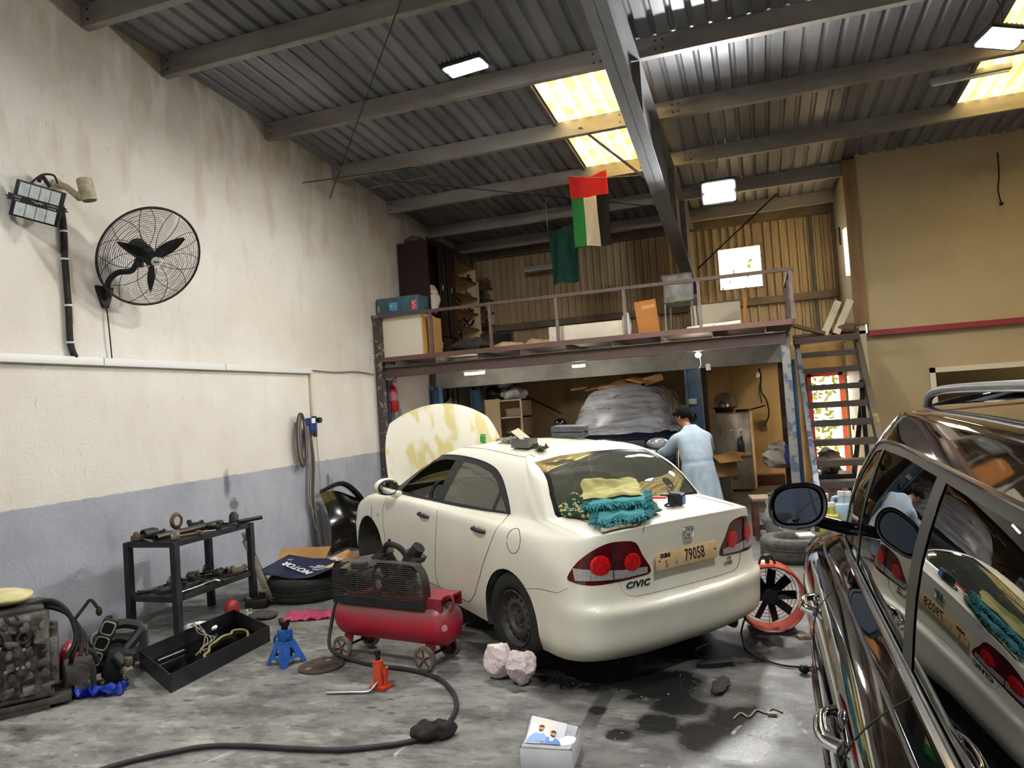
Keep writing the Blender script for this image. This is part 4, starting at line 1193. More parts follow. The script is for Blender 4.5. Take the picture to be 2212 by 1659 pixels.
b = MB(); b.box((.40, 13.2, 1.37), (.12, .12, 2.74)); b.build('post', mat('brown_post', '4b332c', .7), mz)
b = MB(); b.box((-2.72, MY, 3.49), (6.6, .05, .05)); b.box((.53, 11.6, 3.49), (.05, 1.7, .05)); b.build('top_rail', RUST, mz)
for x, y in ((at(932, 720, Y=MY).x, MY), (at(1060, 710, Y=MY).x, MY), (at(1204, 700, Y=MY).x, MY), (at(1351, 690, Y=MY).x, MY), (at(1512, 670, Y=MY).x, MY), (.53, MY), (.53, 11.5), (.53, 12.4)):
    b = MB(); b.box((x, y, 3.14), (.045, .045, .68)); b.build('rail_post', mat('rail_grey', '6c625c', .55, .2, col2='5a4038', scale=5), mz)

# two-post lift
for i, (px, y, w_, lab) in enumerate(((943, 11.35, .19, 'blue steel lift post nearest the white wall, behind the rope coil'), (1031, 13.0, .2, 'blue steel lift post between hanging belt and low shelf'), (1501, 12.35, .26, 'blue lift post with a sticker to the right of the wrapped car'), (827, 10.98, .09, 'narrow blue post in the corner beside the red extinguisher'), (1712, 11.6, .16, 'blue post under the platform corner by the stairs'))):
    x = max(-6.005 + w_ * .85, at(px, 870, Y=y).x)
    t = thing('lift_post', lab, 'post', (x, y, 0), group='blue lift posts')
    b = MB(); h = 2.27 if y > 11 and y < 13.5 else 2.44
    for dx in (-1, 1): b.box((dx * w_ * .42, 0, h / 2), (w_ * .16, w_ * .9, h))
    b.box((0, w_ * .4, h / 2), (w_, w_ * .16, h)); b.box((0, -.01, h / 2), (w_ * .7, w_ * .3, h - .1)); b.build('column', BLUE, t)
    b = MB(); b.box((0, 0, .01), (w_ * 1.6, w_ * 1.6, .02)); b.build('base_plate', BLUE, t)
    if i == 2:
        b = MB(); b.box((-.02, -.125, 1.74), (.13, .006, .09)); b.build('sticker', mat('sticker', '9fa39b', .5, col2='60645f', scale=60), t)

# lamps under the platform
TUBEW = emat('tube_white', 'fff4e4', 60.)
for (px, y, ln, lab) in ((1025, 11.35, .34, 'lit white strip lamp under the platform near the wall'), (1250, 11.6, .2, 'lit strip lamp under the platform in the middle')):
    p = at(px, 806 if px < 1100 else 790, Y=y)
    t = thing('strip_lamp', lab, 'lamp', p, group='lamps under the platform')
    b = MB(); b.box((0, 0, .03), (ln * 1.1, .06, .035), bev=.008); b.build('housing', WHITEP, t)
    b = MB(); b.cyl((-ln / 2, 0, 0), (ln / 2, 0, 0), .025, seg=12); b.build('tube', TUBEW, t)
p = at(1508, 767, Y=11.2); t = thing('bulb_lamp', 'small lit bulb hanging by a wire over the water cooler side', 'lamp', p, group='lamps under the platform')
b = MB(); b.sphere((0, 0, 0), .045, (1, 1, .85)); b.build('bulb', TUBEW, t)
b = MB(); b.tube([(0, 0, .04), (.01, 0, .1), (0, 0, .2)], .008, 6); b.tube([(.02, 0, -.03), (.03, 0, -.14), (.0, 0, -.2)], .004, 5); b.build('cord', WHITEP, t)
t = thing('junction_box', 'small white junction box right of the blue lift post top', 'box', at(1530, 793, Y=12.3)); b = MB(); b.box((0, 0, 0), (.075, .06, .11), bev=.008); b.build('box', WHITEP, t)
b = MB(); b.cyl((0, 0, -.05), (0, -.0, -.1), .03, .045, 10); b.build('connector', BLKPL, t)

# things along the left wall under the platform
p = at(848, 858, X=-5.87)
t = thing('fire_extinguisher', 'red fire extinguisher hanging on the wall under the platform', 'fire extinguisher', p)
b = MB(); b.lathe((0, 0, -.25), (0, 0, 1), [(0, .0), (.0, .075), (.02, .085), (.36, .085), (.42, .06), (.45, .03), (.47, .03)], 24); b.build('cylinder', mat('red_enamel', 'a3161c', .3, coat=.3), t)
b = MB(); b.lathe((0, 0, -.06), (0, 0, 1), [(0, .0862), (.14, .0862)], 24); b.build('label', mat('ext_label', '8c4a5e', .5, col2='b06a70', scale=40), t)
b = MB(); b.cyl((0, 0, .22), (0, 0, .27), .02, seg=10); b.bar((-.02, 0, .27), (.12, -.02, .33), .02, .012); b.bar((-.02, 0, .25), (.11, -.02, .27), .02, .012); b.build('handle', mat('red_enamel', 'a3161c', .3), t)
b = MB(); b.tube([(-.03, 0, .24), (-.09, -.02, .22), (-.11, -.02, .1), (-.095, 0, -.1)], .011, 6); b.build('hose', RUBBER, t)
for k, (px, py, yy, rr, lab) in enumerate(((984, 857, None, .3, 'long black drive belt hanging on the wall between two blue posts'), (956, 850, None, .17, 'black coil of cable hanging behind the first blue post'))):
    p = at(px, py, X=-5.95)
    b = MB()
    for j in range(1 if k == 0 else 5): b.tube([p + V((.02 * j, (.13 if k == 0 else .2 - .02 * j) * cos(a), rr * (1.15 - .06 * j) * sin(a))) for a in [2 * pi * i / 18 for i in range(18)]], .014 if k == 0 else .012, 6, 3, True)
    tag(b.build('drive_belt' if k == 0 else 'cable_coil', RUBBER), lab, 'belt' if k == 0 else 'cable')
# low cream shelf with parts and a plastic bag
sx0, sy0 = at(1040, 900, Y=13.3).x, 13.3
t = thing('parts_shelf', 'cream wooden shelf unit with parts under the platform', 'shelf', (sx0, sy0, 0))
CREAMW = mat('cream_board', 'cdb797', .7, col2='bfa684', scale=3)
b = MB(); b.box((.02, .3, 1.0), (.04, .6, 2.0)); b.build('side_panel', CREAMW, t); b = MB(); b.box((.82, .3, 1.0), (.04, .6, 2.0)); b.build('side_panel', CREAMW, t)
b = MB(); b.box((.42, .62, 1.0), (.84, .03, 2.0)); b.build('back_panel', CREAMW, t)
b = MB(); b.box((.2, -.01, 1.02), (.4, .02, 2.0)); b.build('front_panel', CREAMW, t)
for z in (.4, .85, 1.25, 1.65, 1.98): b = MB(); b.box((.42, .3, z), (.84, .58, .03)); b.build('shelf', CREAMW, t)


def lump(name, loc, size, m, label, cat, seed=0, sc=4., amp=.25, group=None, rz=0., sub=3):
    """a soft crumpled body of real depth"""
    b = MB(); b.sphere((0, 0, 0), 1, (size[0] / 2, size[1] / 2, size[2] / 2), 28, 18)
    from mathutils import noise as N_
    k = max(size)
    for v in b.bm.verts:
        d = v.co / k
        v.co += N_.noise_vector(d * sc + V((seed, 3 * seed, 7))) * amp * min(size) + N_.noise_vector(d * sc * 2.7 + V((seed, 0, 1))) * amp * .4 * min(size)
    zmin = min(v.co.z for v in b.bm.verts)
    for v in b.bm.verts: v.co.z = max(v.co.z, zmin + .12 * size[2])
    zmin = min(v.co.z for v in b.bm.verts)
    for v in b.bm.verts: v.co.z -= zmin
    o = b.build(name, m, None, smooth=180); o.location = loc; o.rotation_euler = (0, 0, rz)
    return tag(o, label, cat, group)


def gear_part(name, loc, s, label, group=None, seed=0, rz=0., m=None, cat='car part'):
    """a small engine casting: block, ports, flange and bolts"""
    r = random.Random(seed); t = thing(name, label, cat, loc, rz, group)
    b = MB(); b.box((0, 0, s * .22), (s, s * .6, s * .42), bev=s * .06); b.cyl((-s * .3, 0, s * .3), (-s * .55, 0, s * .5), s * .15, seg=12); b.cyl((s * .2, 0, s * .4), (s * .25, -.02, s * .75), s * .17, s * .13, 12)
    b.build('casting', m or DARKM, t)
    b = MB(); b.cyl((s * .25, -.02, s * .74), (s * .255, -.02, s * .8), s * .21, seg=12); b.build('flange', m or STEELG, t)
    b = MB(); b.tube([(s * .4, 0, s * .3), (s * .7, s * .1, s * .35), (s * .75, s * .2, s * .08)], s * .06, 6, 4); b.build('pipe', RUBBER, t)
    return t


k = 0
for z in (.865, 1.265, 1.665):
    for xx in (.5, .66):
        if z < 1.6: gear_part('engine_part', (sx0 + xx, sy0 + .25, z), .13, ('dark engine part on the cream shelf under the platform, %s shelf, %s' % ('lower' if z < 1 else 'middle', 'nearer the panel' if xx < .6 else 'nearer the wrapped car')), 'parts on the cream shelf', k)
        k += 1
PLBAG = mat('white_poly_bag', 'cfcfd2', .25, col2='9d9da2', scale=4, coat=.3)
lump('plastic_bag', (sx0 + .62, sy0 + .25, 2.0), (.6, .45, .3), PLBAG, 'shiny white plastic bag slumped on top of the cream shelf', 'bag', 3, 3., .3)
lump('white_bag', (sx0 + .42, sy0 + .3, 2.22), (.28, .25, .16), mat('white_cloth', 'dddddd', .6), 'small white bag at the very top of the pile on the cream shelf', 'bag', 5)
lump('black_bag', (sx0 + .2, sy0 + .25, 2.0), (.34, .4, .27), mat('black_bag', '1d1c1c', .4, col2='6a5a20', scale=8, lo=.6, hi=.65), 'black bag with yellow print on the cream shelf top', 'bag', 8)
b = MB(); b.cyl(at(1100, 838, Y=15.33), at(1212, 893, Y=15.33), .014, seg=8); tag(b.build('wall_rod', DARKM), 'thin brown rod slanting across the tan wall behind the wrapped car', 'rod')

# ---------------------------------------------------------------- on the platform
BEIGE = mat('beige_laminate', 'd6cdb9', .5); PLYE = mat('ply_edge', 'c79e63', .6)
t = thing('white_cupboard', 'beige cupboard at the platform corner behind the railing', 'cupboard', (-5.54, 11.08, MZ + .002))
b = MB(); b.box((0, 0, .345), (.80, .5, .67)); b.build('body', BEIGE, t)
b = MB(); b.box((.41, 0, .345), (.02, .5, .67)); b.build('side_panel', PLYE, t); b = MB(); b.box((.47, .12, .33), (.02, .5, .62)); b.build('loose_board', PLYE, t)
t = thing('tool_chest', 'dusty blue metal tool chest with stickers on the beige cupboard', 'tool chest', (-5.55, 11.02, MZ + .685), radians(-1))
b = MB(); b.box((0, 0, .155), (.78, .36, .29), bev=.008); b.build('body', mat('blue_chest', '41606e', .5, col2='38525e', scale=7), t)
b = MB(); b.box((0, 0, .305), (.79, .37, .02), bev=.006); b.build('lid', mat('chest_lid', '4f5f63', .6), t)
b = MB(); b.box((-.08, -.182, .16), (.14, .004, .13)); b.build('blue_sticker', mat('sticker_blue', '2a7ab0', .5, col2='9fc0c8', scale=40), t)
b = MB(); b.box((.30, -.182, .15), (.09, .004, .15)); b.build('red_sticker', mat('sticker_red', 'c02a35', .5, col2='e0a0a0', scale=45, lo=.5, hi=.55), t)
b = MB(); b.box((-.36, -.182, .14), (.04, .004, .1)); b.build('yellow_sticker', mat('sticker_yel', 'b08a38', .5), t)
WOODD = mat('dark_wardrobe', '2c1917', .4, col2='231312', scale=5, stretch=(1, 1, .1))
t = thing('wardrobe', 'tall dark brown wardrobe with one open bay against the left wall', 'wardrobe', (-5.66, 12.34, MZ))
b = MB(); b.box((0, -.58, 1.05), (.58, .03, 2.1)); b.build('side_panel', WOODD, t); b = MB(); b.box((0, .58, 1.05), (.58, .03, 2.1)); b.build('side_panel', WOODD, t)
b = MB(); b.box((0, 0, 2.09), (.6, 1.2, .03)); b.box((.29, 0, 2.13), (.03, 1.2, .06)); b.build('top_panel', WOODD, t); b = MB(); b.box((0, 0, .8), (.56, 1.16, .02)); b.box((-.27, 0, 1.05), (.02, 1.16, 2.1)); b.build('back_panel', WOODD, t)
for (y0, w_, z0, h_) in ((-.02, .30, .42, 1.64), (.40, .36, .42, 1.64), (.4, .36, .02, .38), (-.1, .6, .02, .38)):
    b = MB(); b.box((.30, y0, z0 + h_ / 2), (.022, w_, h_), bev=.004); d_ = b.build('door', WOODD, t)
    b = MB(); zz = z0 + (h_ * .55 if h_ > 1 else h_ * .6); b.tube([(.312, y0 - w_ * .3, zz - .05), (.335, y0 - w_ * .3, zz - .05), (.335, y0 - w_ * .3, zz + .05), (.312, y0 - w_ * .3, zz + .05)], .007, 6, 2); b.build('handle', CHROME, d_)
lump('striped_sack', (-5.47, 11.98, MZ + .82), (.3, .34, .62), mat('striped_cloth', 'd8cfc4', .8, col2='a8574f', scale=5, stretch=(.4, .4, 2.), lo=.55, hi=.6), 'white and red cloth bundle bulging out of the open wardrobe', 'bundle', 4, 2.5, .2)
lump('wardrobe_clutter', (-5.7, 12.0, MZ + 2.10), (.35, .5, .14), mat('rusty_lump', '5a3a2c', .8), 'brown rag heap lying on top of the wardrobe', 'rag', 6)
lump('dark_clutter', (-5.62, 12.6, MZ + 2.10), (.4, .5, .16), mat('blk_cloth', '1e1a19', .9), 'dark cloth heap on the far end of the wardrobe top', 'rag', 16)
# parts shelving beside it
REDE = mat('red_edge', '7e3a34', .6)
IV = mat('ivory_board', 'd9c9a8', .6, col2='cbb890', scale=3)


def shelving(y0, y1, h, lab, seed):
    t = thing('shelving_unit', lab, 'shelf', (-5.7, (y0 + y1) / 2, MZ), group='ivory shelving units'); w_ = y1 - y0
    for s in (-1, 1): b = MB(); b.box((0, s * (w_ / 2 - .015), h / 2), (.5, .03, h)); b.build('side_panel', IV, t)
    b = MB(); b.box((-.24, 0, h / 2), (.02, w_, h)); b.build('back_panel', IV, t)
    n = 6; zs = [.06 + (h - .1) * i / n for i in range(n + 1)]
    for z in zs:
        b = MB(); b.box((0, 0, z), (.5, w_ - .06, .025)); sh = b.build('shelf', IV, t); b = MB(); b.box((.252, 0, z), (.012, w_ - .06, .035)); b.build('red_edge', REDE, sh)
    k = 0; nm = ['bottom', 'second', 'third', 'fourth', 'fifth', 'sixth', 'top']
    for i, z in enumerate(zs):
        for j, f in enumerate((-.3, .25)):
            r = random.Random(seed + 10 * i + j)
            s = .15 + .1 * r.random(); q = (-5.55, (y0 + y1) / 2 + f * w_ + .03 * r.random(), MZ + z + .014)
            l2 = 'spare car part on the %s board of the %s shelving, %s end' % (nm[i], 'nearer' if y0 < 14 else 'farther', 'near' if j == 0 else 'far')
            mm = [DARKM, RUBBER, mat('dusty_grey', '7a7468', .8), mat('dirty_cloth', '6d6656', .9)][r.randrange(4)]
            if r.random() < .55: gear_part('spare_part', q, s, l2, 'spare parts on the platform shelves', seed + i * 3 + j, r.random() * 6, mm)
            else:
                p_ = thing('hose_loop', l2.replace('spare car part', 'looped hose'), 'hose', q, r.random() * 6, 'spare parts on the platform shelves')
                b = MB(); b.tube([(s * .8 * cos(a), s * .5 * sin(a), .03 + .02 * a + .06 * sin(2 * a)) for a in [i_ * .45 for i_ in range(22)]], .016, 6, 3)
                zm = min(v.co.z for v in b.bm.verts)
                for v in b.bm.verts: v.co.z -= zm
                b.build('tube', mm, p_)
    return t


shelving(13.0, 14.3, 2.05, 'ivory shelf unit full of spare parts next to the wardrobe', 20)
shelving(14.4, 15.3, 1.75, 'lower ivory shelf unit of spare parts in the platform corner', 60)
for k_ in range(4):
    gear_part('manifold', (-5.6, 13.15 + k_ * .33, MZ + 2.04), .3, 'pipe manifold on top of the ivory shelving, number %s from the wardrobe' % ('one', 'two', 'three', 'four')[k_], 'manifolds above the shelving', 90 + k_, k_ * 1.3, mat('old_pipe', '57504a', .6, .5))
# television, sacks, boxes
p = at(1075, 755, Z=MZ); tv = (at(1075, 752, Y=12.6).x, 12.6, MZ)
t = thing('television', 'black flat television standing on the platform floor', 'television', tv, radians(4))
b = MB(); b.box((0, 0, .23), (.62, .06, .40), bev=.01); b.build('case', BLKPL, t); b = MB(); b.box((0, -.032, .235), (.57, .006, .34)); b.build('screen', mat('tv_screen', '0b0c0f', .12), t); b = MB(); b.box((0, 0, .01), (.3, .2, .02)); b.box((0, 0, .04), (.06, .04, .06)); b.build('stand', BLKPL, t)
SACK = mat('sack_cloth', 'c4ac88', .9, col2='b39a74', scale=5)
lump('cement_sack', (at(1100, 745, Y=11.5).x, 11.5, MZ), (.55, .4, .14), SACK, 'tan sack lying just right of the television', 'sack', 11, group='sacks on the platform')
lump('cement_sack', (at(1170, 742, Y=11.6).x, 11.6, MZ), (.55, .4, .16), SACK, 'tan sack lying left of the long white box', 'sack', 12, group='sacks on the platform')
lump('dark_heap', (at(1015, 752, Y=11.3).x, 11.4, MZ), (.75, .5, .24), mat('dark_scrap', '2a2622', .8, col2='443c34', scale=9), 'dark heap of oily scrap at the foot of the shelving', 'scrap', 13, 6., .3)
WBOX = mat('white_carton', 'd9d0c0', .7, col2='cfc4b2', scale=3)
x0, x1 = at(1190, 735, Y=11.15).x, at(1350, 722, Y=11.15).x
t = thing('long_box', 'long low white carton on the platform behind the railing', 'box', ((x0 + x1) / 2, 11.2, MZ)); b = MB(); b.box((0, 0, .13), (x1 - x0, .3, .26), bev=.006); b.build('carton', WBOX, t); b = MB(); b.box((-(x1 - x0) / 2 + .04, -.02, .15), (.02, .3, .22)); b.build('flap', WBOX, t)
lump('bubble_wrap', (at(1356, 720, Y=11.1).x, 11.08, MZ), (.15, .16, .42), mat('plastic_wrap', 'b9b8b6', .25), 'bundle of clear wrap standing at the right end of the white carton', 'wrap', 14, 3., .15)
p = at(1400, 722, Y=11.1)
t = thing('brown_carton', 'upright orange-brown carton left of the silver chair', 'box', (p.x, 11.15, MZ + .016), radians(5)); b = MB(); b.box((0, 0, .25), (.32, .22, .5), (0, radians(-5), 0), bev=.005); b.build('carton', mat('brown_card', 'b3763a', .7, col2='a86c34', scale=4), t)
b = MB(); b.box((.03, -.113, .4), (.2, .002, .05), (0, radians(-5), 0)); b.build('tape', mat('tape', 'c99a62', .3), t)
p = at(1470, 715, Y=11.0)
t = thing('plastic_chair', 'stacking chair in cloudy plastic wrap by the platform railing', 'chair', (p.x + .01, 11.25, MZ + .005), radians(-6))
WRAP = mat('wrapped_plastic', 'b4b8b8', .22, col2='8d9292', scale=6, coat=.4)
b = MB(); b.grid(lambda u, v: V(((u - .5) * .46, -.2 + .05 * sin(pi * v) + .04 * (2 * u - 1) ** 2 + .02 * sin(9 * u + 4 * v), .44 + .42 * v)), 14, 10, .03); b.build('backrest', WRAP, t, smooth=180)
b = MB(); b.grid(lambda u, v: V(((u - .5) * .46, -.2 + .44 * v, .42 + .03 * (2 * u - 1) ** 2 - .03 * sin(pi * v))), 12, 8, .03); b.build('seat', WRAP, t, smooth=180)
for sx_ in (-1, 1):
    for sy_ in (-1, 1): b = MB(); b.cyl((sx_ * .21, sy_ * .19, 0), (sx_ * .2, sy_ * .17, .43), .013, seg=8); b.build('leg', ALU if sx_ < 0 else STEELG, t)
pa, pb = at(1492, 690, Y=12.6), at(1600, 680, Y=12.6)
t = thing('table_top', 'beige table top leaning behind the silver chair', 'board', ((pa.x + pb.x) / 2, 12.75, MZ)); b = MB(); b.box((0, 0, .34), (pb.x - pa.x, .03, .46), (radians(-12), 0, 0), bev=.01); b.build('board', BEIGE, t); b = MB(); b.box((-.4, .05, .06), (.05, .05, .12)); b.box((.3, .05, .06), (.05, .05, .12)); b.build('block', PLYE, t)
p = at(1611, 700, Y=12.3); b = MB(); b.box((p.x, 12.35, MZ + .27), (.05, .4, .54), (0, radians(4), 0)); tag(b.build('plywood_board', mat('orange_ply', 'c98b3c', .6)), 'narrow orange plywood board standing right of the beige table top', 'board')
for i, (px, w_, lab) in enumerate(((1515, .4, 'flat white foam slab lying under the chair legs'), (1572, .36, 'white foam slab lying right of the chair legs'))):
    p = at(px, 708, Y=11.1); b = MB(); b.box((p.x, 11.1, MZ + .035 + .01 * i), (w_, .2, .05), (0, radians(-3), radians(6 * i)), bev=.008); tag(b.build('foam_slab', mat('foam_white', 'd9d4c8', .8)), lab, 'foam slab', 'foam slabs')
# junk on the landing
ly = 12.6
BOARDS = mat('pale_board', 'd3c6aa', .6)
p = at(1795, 715, Y=13.1)
LZ = 2.66
for i, (dx, lab) in enumerate(((-.02, 'pale plank leaning on the stair landing, left one'), (.16, 'pale plank leaning on the stair landing, right one'))):
    b = MB(); b.bar((p.x + dx - .12, 12.75, LZ + .012), (p.x + dx + .15, 12.95, LZ + .55), .11, .03, (0, 1, 0)); tag(b.build('leaning_plank', BOARDS), lab, 'plank', 'landing planks')
t = thing('gas_bottle', 'brown metal canister lying on the stair landing', 'canister', (1.35, 12.85, LZ + .09)); b = MB(); b.lathe((-.2, 0, 0), (1, 0, 0), [(0, 0), (.01, .05), (.05, .085), (.36, .085), (.4, .05), (.41, 0)], 20); b.build('shell', mat('brown_can', '7c5c3c', .6, col2='5c432c', scale=6), t); b = MB(); b.cyl((-.24, 0, 0), (-.19, 0, 0), .03, seg=10); b.build('neck', DARKM, t)
b = MB(); b.box((.85, 12.75, LZ + .12), (.5, .12, .06), (0, radians(20), radians(8)), bev=.01); b.box((.85, 12.85, LZ + .03), (.5, .12, .05), bev=.01); tag(b.build('timber_scrap', mat('old_timber', '6c5840', .8)), 'short dark timber offcuts at the left of the landing', 'timber')
# ================================================================ stairs
st_ = thing('open_stairs', 'open steel stairs with checker-plate treads up to the platform', 'stairs')
TREAD = mat('checker_tread', '4f4840', .55, .3, col2='463f38', scale=14, bump=.5, bscale=70)
PEEL = mat('peeling_blue', '8d929a', .6, col2='46566e', scale=7, lo=.48, hi=.56)
SX0, SX1 = .66, 1.56
for i in range(10):
    z = .27 + .265 * i; y = z + 10.36
    if z > 2.7: break
    t_ = MB(); t_.box(((SX0 + SX1) / 2, y + .02, z), (SX1 - SX0 - .06, .28, .02)); t_.box(((SX0 + SX1) / 2, y - .12, z - .035), (SX1 - SX0 - .06, .012, .085)); t_.build('tread', TREAD, st_)
b = MB(); b.bar((SX0, 10.36, .02), (SX0, 13.0, 2.66), .07, .16, (0, -1, 1)); b.build('stringer', PEEL, st_)
b = MB(); b.bar((SX1, 10.36, .02), (SX1, 13.0, 2.66), .08, .22, (0, -1, 1)); b.build('stringer', mat('worn_stringer', '5c5344', .6, col2='8d8a3a', scale=3, lo=.62, hi=.7), st_)
b = MB(); b.box((1.09, 12.96 - .15, 2.60), (.96, .4, .1)); b.build('landing', RUST, st_)
b = MB(); b.bar((1.5, 12.3, 0), (1.5, 12.3, 1.9), .06, .06); b.build('support_post', BLACK, st_)
b = MB(); b.bar((1.18, 12.0, .0), (1.62, 12.9, 1.9), .07, .03); b.build('brace', BLACK, st_)

# ---------------------------------------------------------------- under and around the stairs
def bottle(name, loc, h, r, col, label, cap='d8d8d0', group=None, sq=True):
    t = thing(name, label, 'bottle', loc, random.uniform(-.4, .4), group)
    b = MB(); m = mat('bottle_' + col, col, .35)
    if sq: b.box((0, 0, h * .36), (r * 2, r * 1.3, h * .72), bev=r * .25); b.cyl((r * .3, 0, h * .7), (r * .3, 0, h * .92), r * .4, r * .3, 12); b.tube([(-r * .7, 0, h * .68), (-r * .6, 0, h * .85), (r * .2, 0, h * .86)], r * .18, 6, 3)
    else: b.lathe((0, 0, 0), (0, 0, 1), [(0, 0), (0, r), (h * .6, r), (h * .75, r * .5), (h * .9, r * .3)], 18)
    b.build('bottle_body', m, t)
    b = MB(); x = r * .3 if sq else 0; b.cyl((x, 0, h * .9), (x, 0, h), r * .36, seg=12); b.build('cap', mat('cap_' + cap, cap, .4), t); return t


for k, (px, py, h, col, lab, yy) in enumerate(((1778, 1102, .34, '8c8a3c', 'olive plastic oil jug on the floor behind the wing mirror', 9.6), (1791, 1108, .3, 'b0a444', 'yellow oil jug in front of the olive jug', 9.3), (1812, 1085, .33, '9fb4c2', 'pale blue oil jug right of the yellow jug', 9.9), (1826, 1078, .32, 'a9b8c4', 'pale blue oil jug beside the black wagon', 10.0))):
    q = at(px, py, Y=yy); bottle('oil_jug', (q.x, yy, 0), h * 1.6, .11, col, lab, group='oil jugs by the stairs')
lump('clear_bag', (at(1697, 1060, Y=9.3).x, 9.3, 0), (.5, .45, .75), mat('clear_poly', '6f7470', .2, col2='3f4441', scale=6), 'see-through rubbish bag stuffed behind the wing mirror', 'bag', 31, 4., .2)
lump('white_sack', (at(1697, 975, Y=13.).x - .1, 12.85, .55), (.5, .4, .4), mat('sack_white', 'b7afa2', .7), 'whitish sack hanging by the blue stair post', 'sack', 33)
lump('blue_sack', (at(1708, 968, Y=12.6).x, 12.55, .62), (.22, .25, .36), mat('sack_blue', '2d417c', .6), 'blue plastic bag on the whitish sack by the stairs', 'bag', 34)
b = MB(); b.box((.95, 11.75, .28), (.5, .5, .56)); tag(b.build('scrap_bin', BLACK), 'black bin full of bags under the stairs', 'bin')
for k, (x, y, z, sx_, c, lab) in enumerate(((.9, 11.75, .56, .35, 'a89c8a', 'grey bag on the black bin under the stairs'), (1.35, 11.6, .0, .4, '8f8474', 'tan bag on the floor right of the black bin under the stairs'), (1.15, 13.6, 0, .6, 'c2b8a6', 'pale sack on the floor by the red door frame'), (1.2, 14.2, 0, .6, 'd0c8b8', 'white sack outside the red door frame sill'), (.95, 11.25, .0, .35, 'b88c94', 'pink bag on the floor under the lowest treads'))):
    lump('junk_bag', (x, y, z), (sx_, .4, .35 if k < 4 else .5), mat('bagcol' + c, c, .6, col2='6a6258', scale=7, lo=.55, hi=.65), lab, 'bag', 40 + k, 4., .25, 'bags under the stairs')
t = thing('wooden_stool', 'low brown wooden stool behind the spare tyre', 'stool', (at(1672, 1150, Y=9.7).x, 9.7, 0), radians(8))
BRW = mat('brown_wood', '5b392e', .6, col2='4a2d25', scale=6); b = MB(); b.box((0, 0, .5), (.5, .4, .03)); b.build('seat', mat('stool_top', '7c6a5c', .6), t)
for sx_ in (-1, 1):
    for sy_ in (-1, 1): b = MB(); b.box((sx_ * .21, sy_ * .16, .245), (.05, .05, .49)); b.build('leg', BRW, t)
    b = MB(); b.box((sx_ * .21, 0, .16), (.03, .3, .06)); b.build('rail', BRW, t)
b = MB(); b.box((0, -.16, .16), (.4, .03, .06)); b.build('rail', BRW, t)
b = MB(); b.box((.05, 0, .535), (.18, .15, .04), bev=.015); tag(b.build('stool_rag', mat('dark_rag', '37312c', .9)), 'dark folded rag lying on the brown stool', 'rag'); bpy.data.objects['stool_rag'].location = t.location; 
def flat_tyre(name, loc, R, w, rim, lab, group=None, m=None):
    t = thing(name, lab, 'tyre', (loc[0], loc[1], loc[2] + w / 2), group=group); tyre(t, (0, 0, 0), (0, 0, 1), R, w, rim, m); return t
DTYRE = mat('dusty_tyre', '3c3a37', .85, col2='55514b', scale=14, bump=.4, bscale=60)
q = at(1712, 1222, Z=0)
flat_tyre('old_car_tyre', (q.x + .05, q.y + .36, 0), .36, .25, .2, 'dusty worn tyre lying flat between the white car and black wagon', m=DTYRE)
b = MB(); b.box((q.x + .16, q.y + .3, .262), (.16, .2, .02), (0, 0, .2)); tag(b.build('card_scrap', mat('pale_card', 'cfc7b4', .7)), 'pale card scrap lying on the dusty spare tyre', 'card')
# orange drum fan
q = at(1660, 1384, Z=0)
t = thing('drum_fan', 'orange portable drum fan behind the white car bumper', 'fan', (q.x + .03, q.y + .24, 0), radians(8))
ORG = mat('orange_drum', 'b8442c', .35, col2='9a3722', scale=5); FR = .235; fz = .265
b = MB(); b.lathe((0, -.1, fz), (0, 1, 0), [(0, FR), (-.01, FR + .012), (0, FR + .02), (.02, FR + .012), (.18, FR + .012), (.2, FR + .02), (.21, FR + .012), (.2, FR), (0, FR)], 40); b.build('drum', ORG, t, smooth=60)
b = MB()
for i in range(9):
    a = 2 * pi * i / 9; r0, r1 = .05, .2; c_, s_ = cos(a), sin(a); tx = V((-s_, 0, c_)); rd_ = V((c_, 0, s_)); o_ = V((0, 0, fz))
    b.grid(lambda u, v: o_ + rd_ * (r0 + (r1 - r0) * u) + tx * ((v - .5) * .055) + V((0, (v - .5) * .05 + .02, 0)), 3, 2, .004)
b.build('blade', BLKPL, t)
b = MB(); b.cyl((0, -.05, fz), (0, .08, fz), .055, seg=20); b.cyl((0, -.065, fz), (0, -.05, fz), .04, seg=20); b.build('hub', BLKPL, t)
b = MB()
for i in range(7): b.tube([V((r_ * cos(a), .102, fz + r_ * sin(a))) for r_ in (.05 + .028 * i,) for a in [2 * pi * k / 24 for k in range(24)]], .003, 5, 0, True)
for i in range(8): a = 2 * pi * i / 8; b.cyl((0, .102, fz), (FR * cos(a), .102, fz + FR * sin(a)), .003, seg=5)
b.build('rear_guard', mat('guard_grey', '8f8a82', .5), t)
b = MB(); b.box((0, 0, .012), (.34, .22, .02)); b.box((-.12, 0, .03), (.03, .2, .05)); b.box((.12, 0, .03), (.03, .2, .05)); b.build('foot', BLACK, t)
b = MB(); b.box((0, -.02, fz + FR + .05), (.03, .03, .06)); b.tube([(-.06, 0, fz + FR + .01), (-.03, 0, fz + FR + .07), (.03, 0, fz + FR + .07), (.06, 0, fz + FR + .01)], .01, 6); b.build('handle', BLACK, t)
b = MB(); pts = [at(x, y, Z=.012) for x, y in ((1606, 1385), (1612, 1400), (1640, 1420), (1690, 1437), (1750, 1442), (1790, 1444))]; b.tube([V((q.x - .15, q.y + .1, .15)), V((q.x - .19, q.y + .06, .04))] + pts, .007, 6, 6); tag(b.build('power_cord', RUBBER), 'black power cord running from the orange fan across the floor', 'cord')
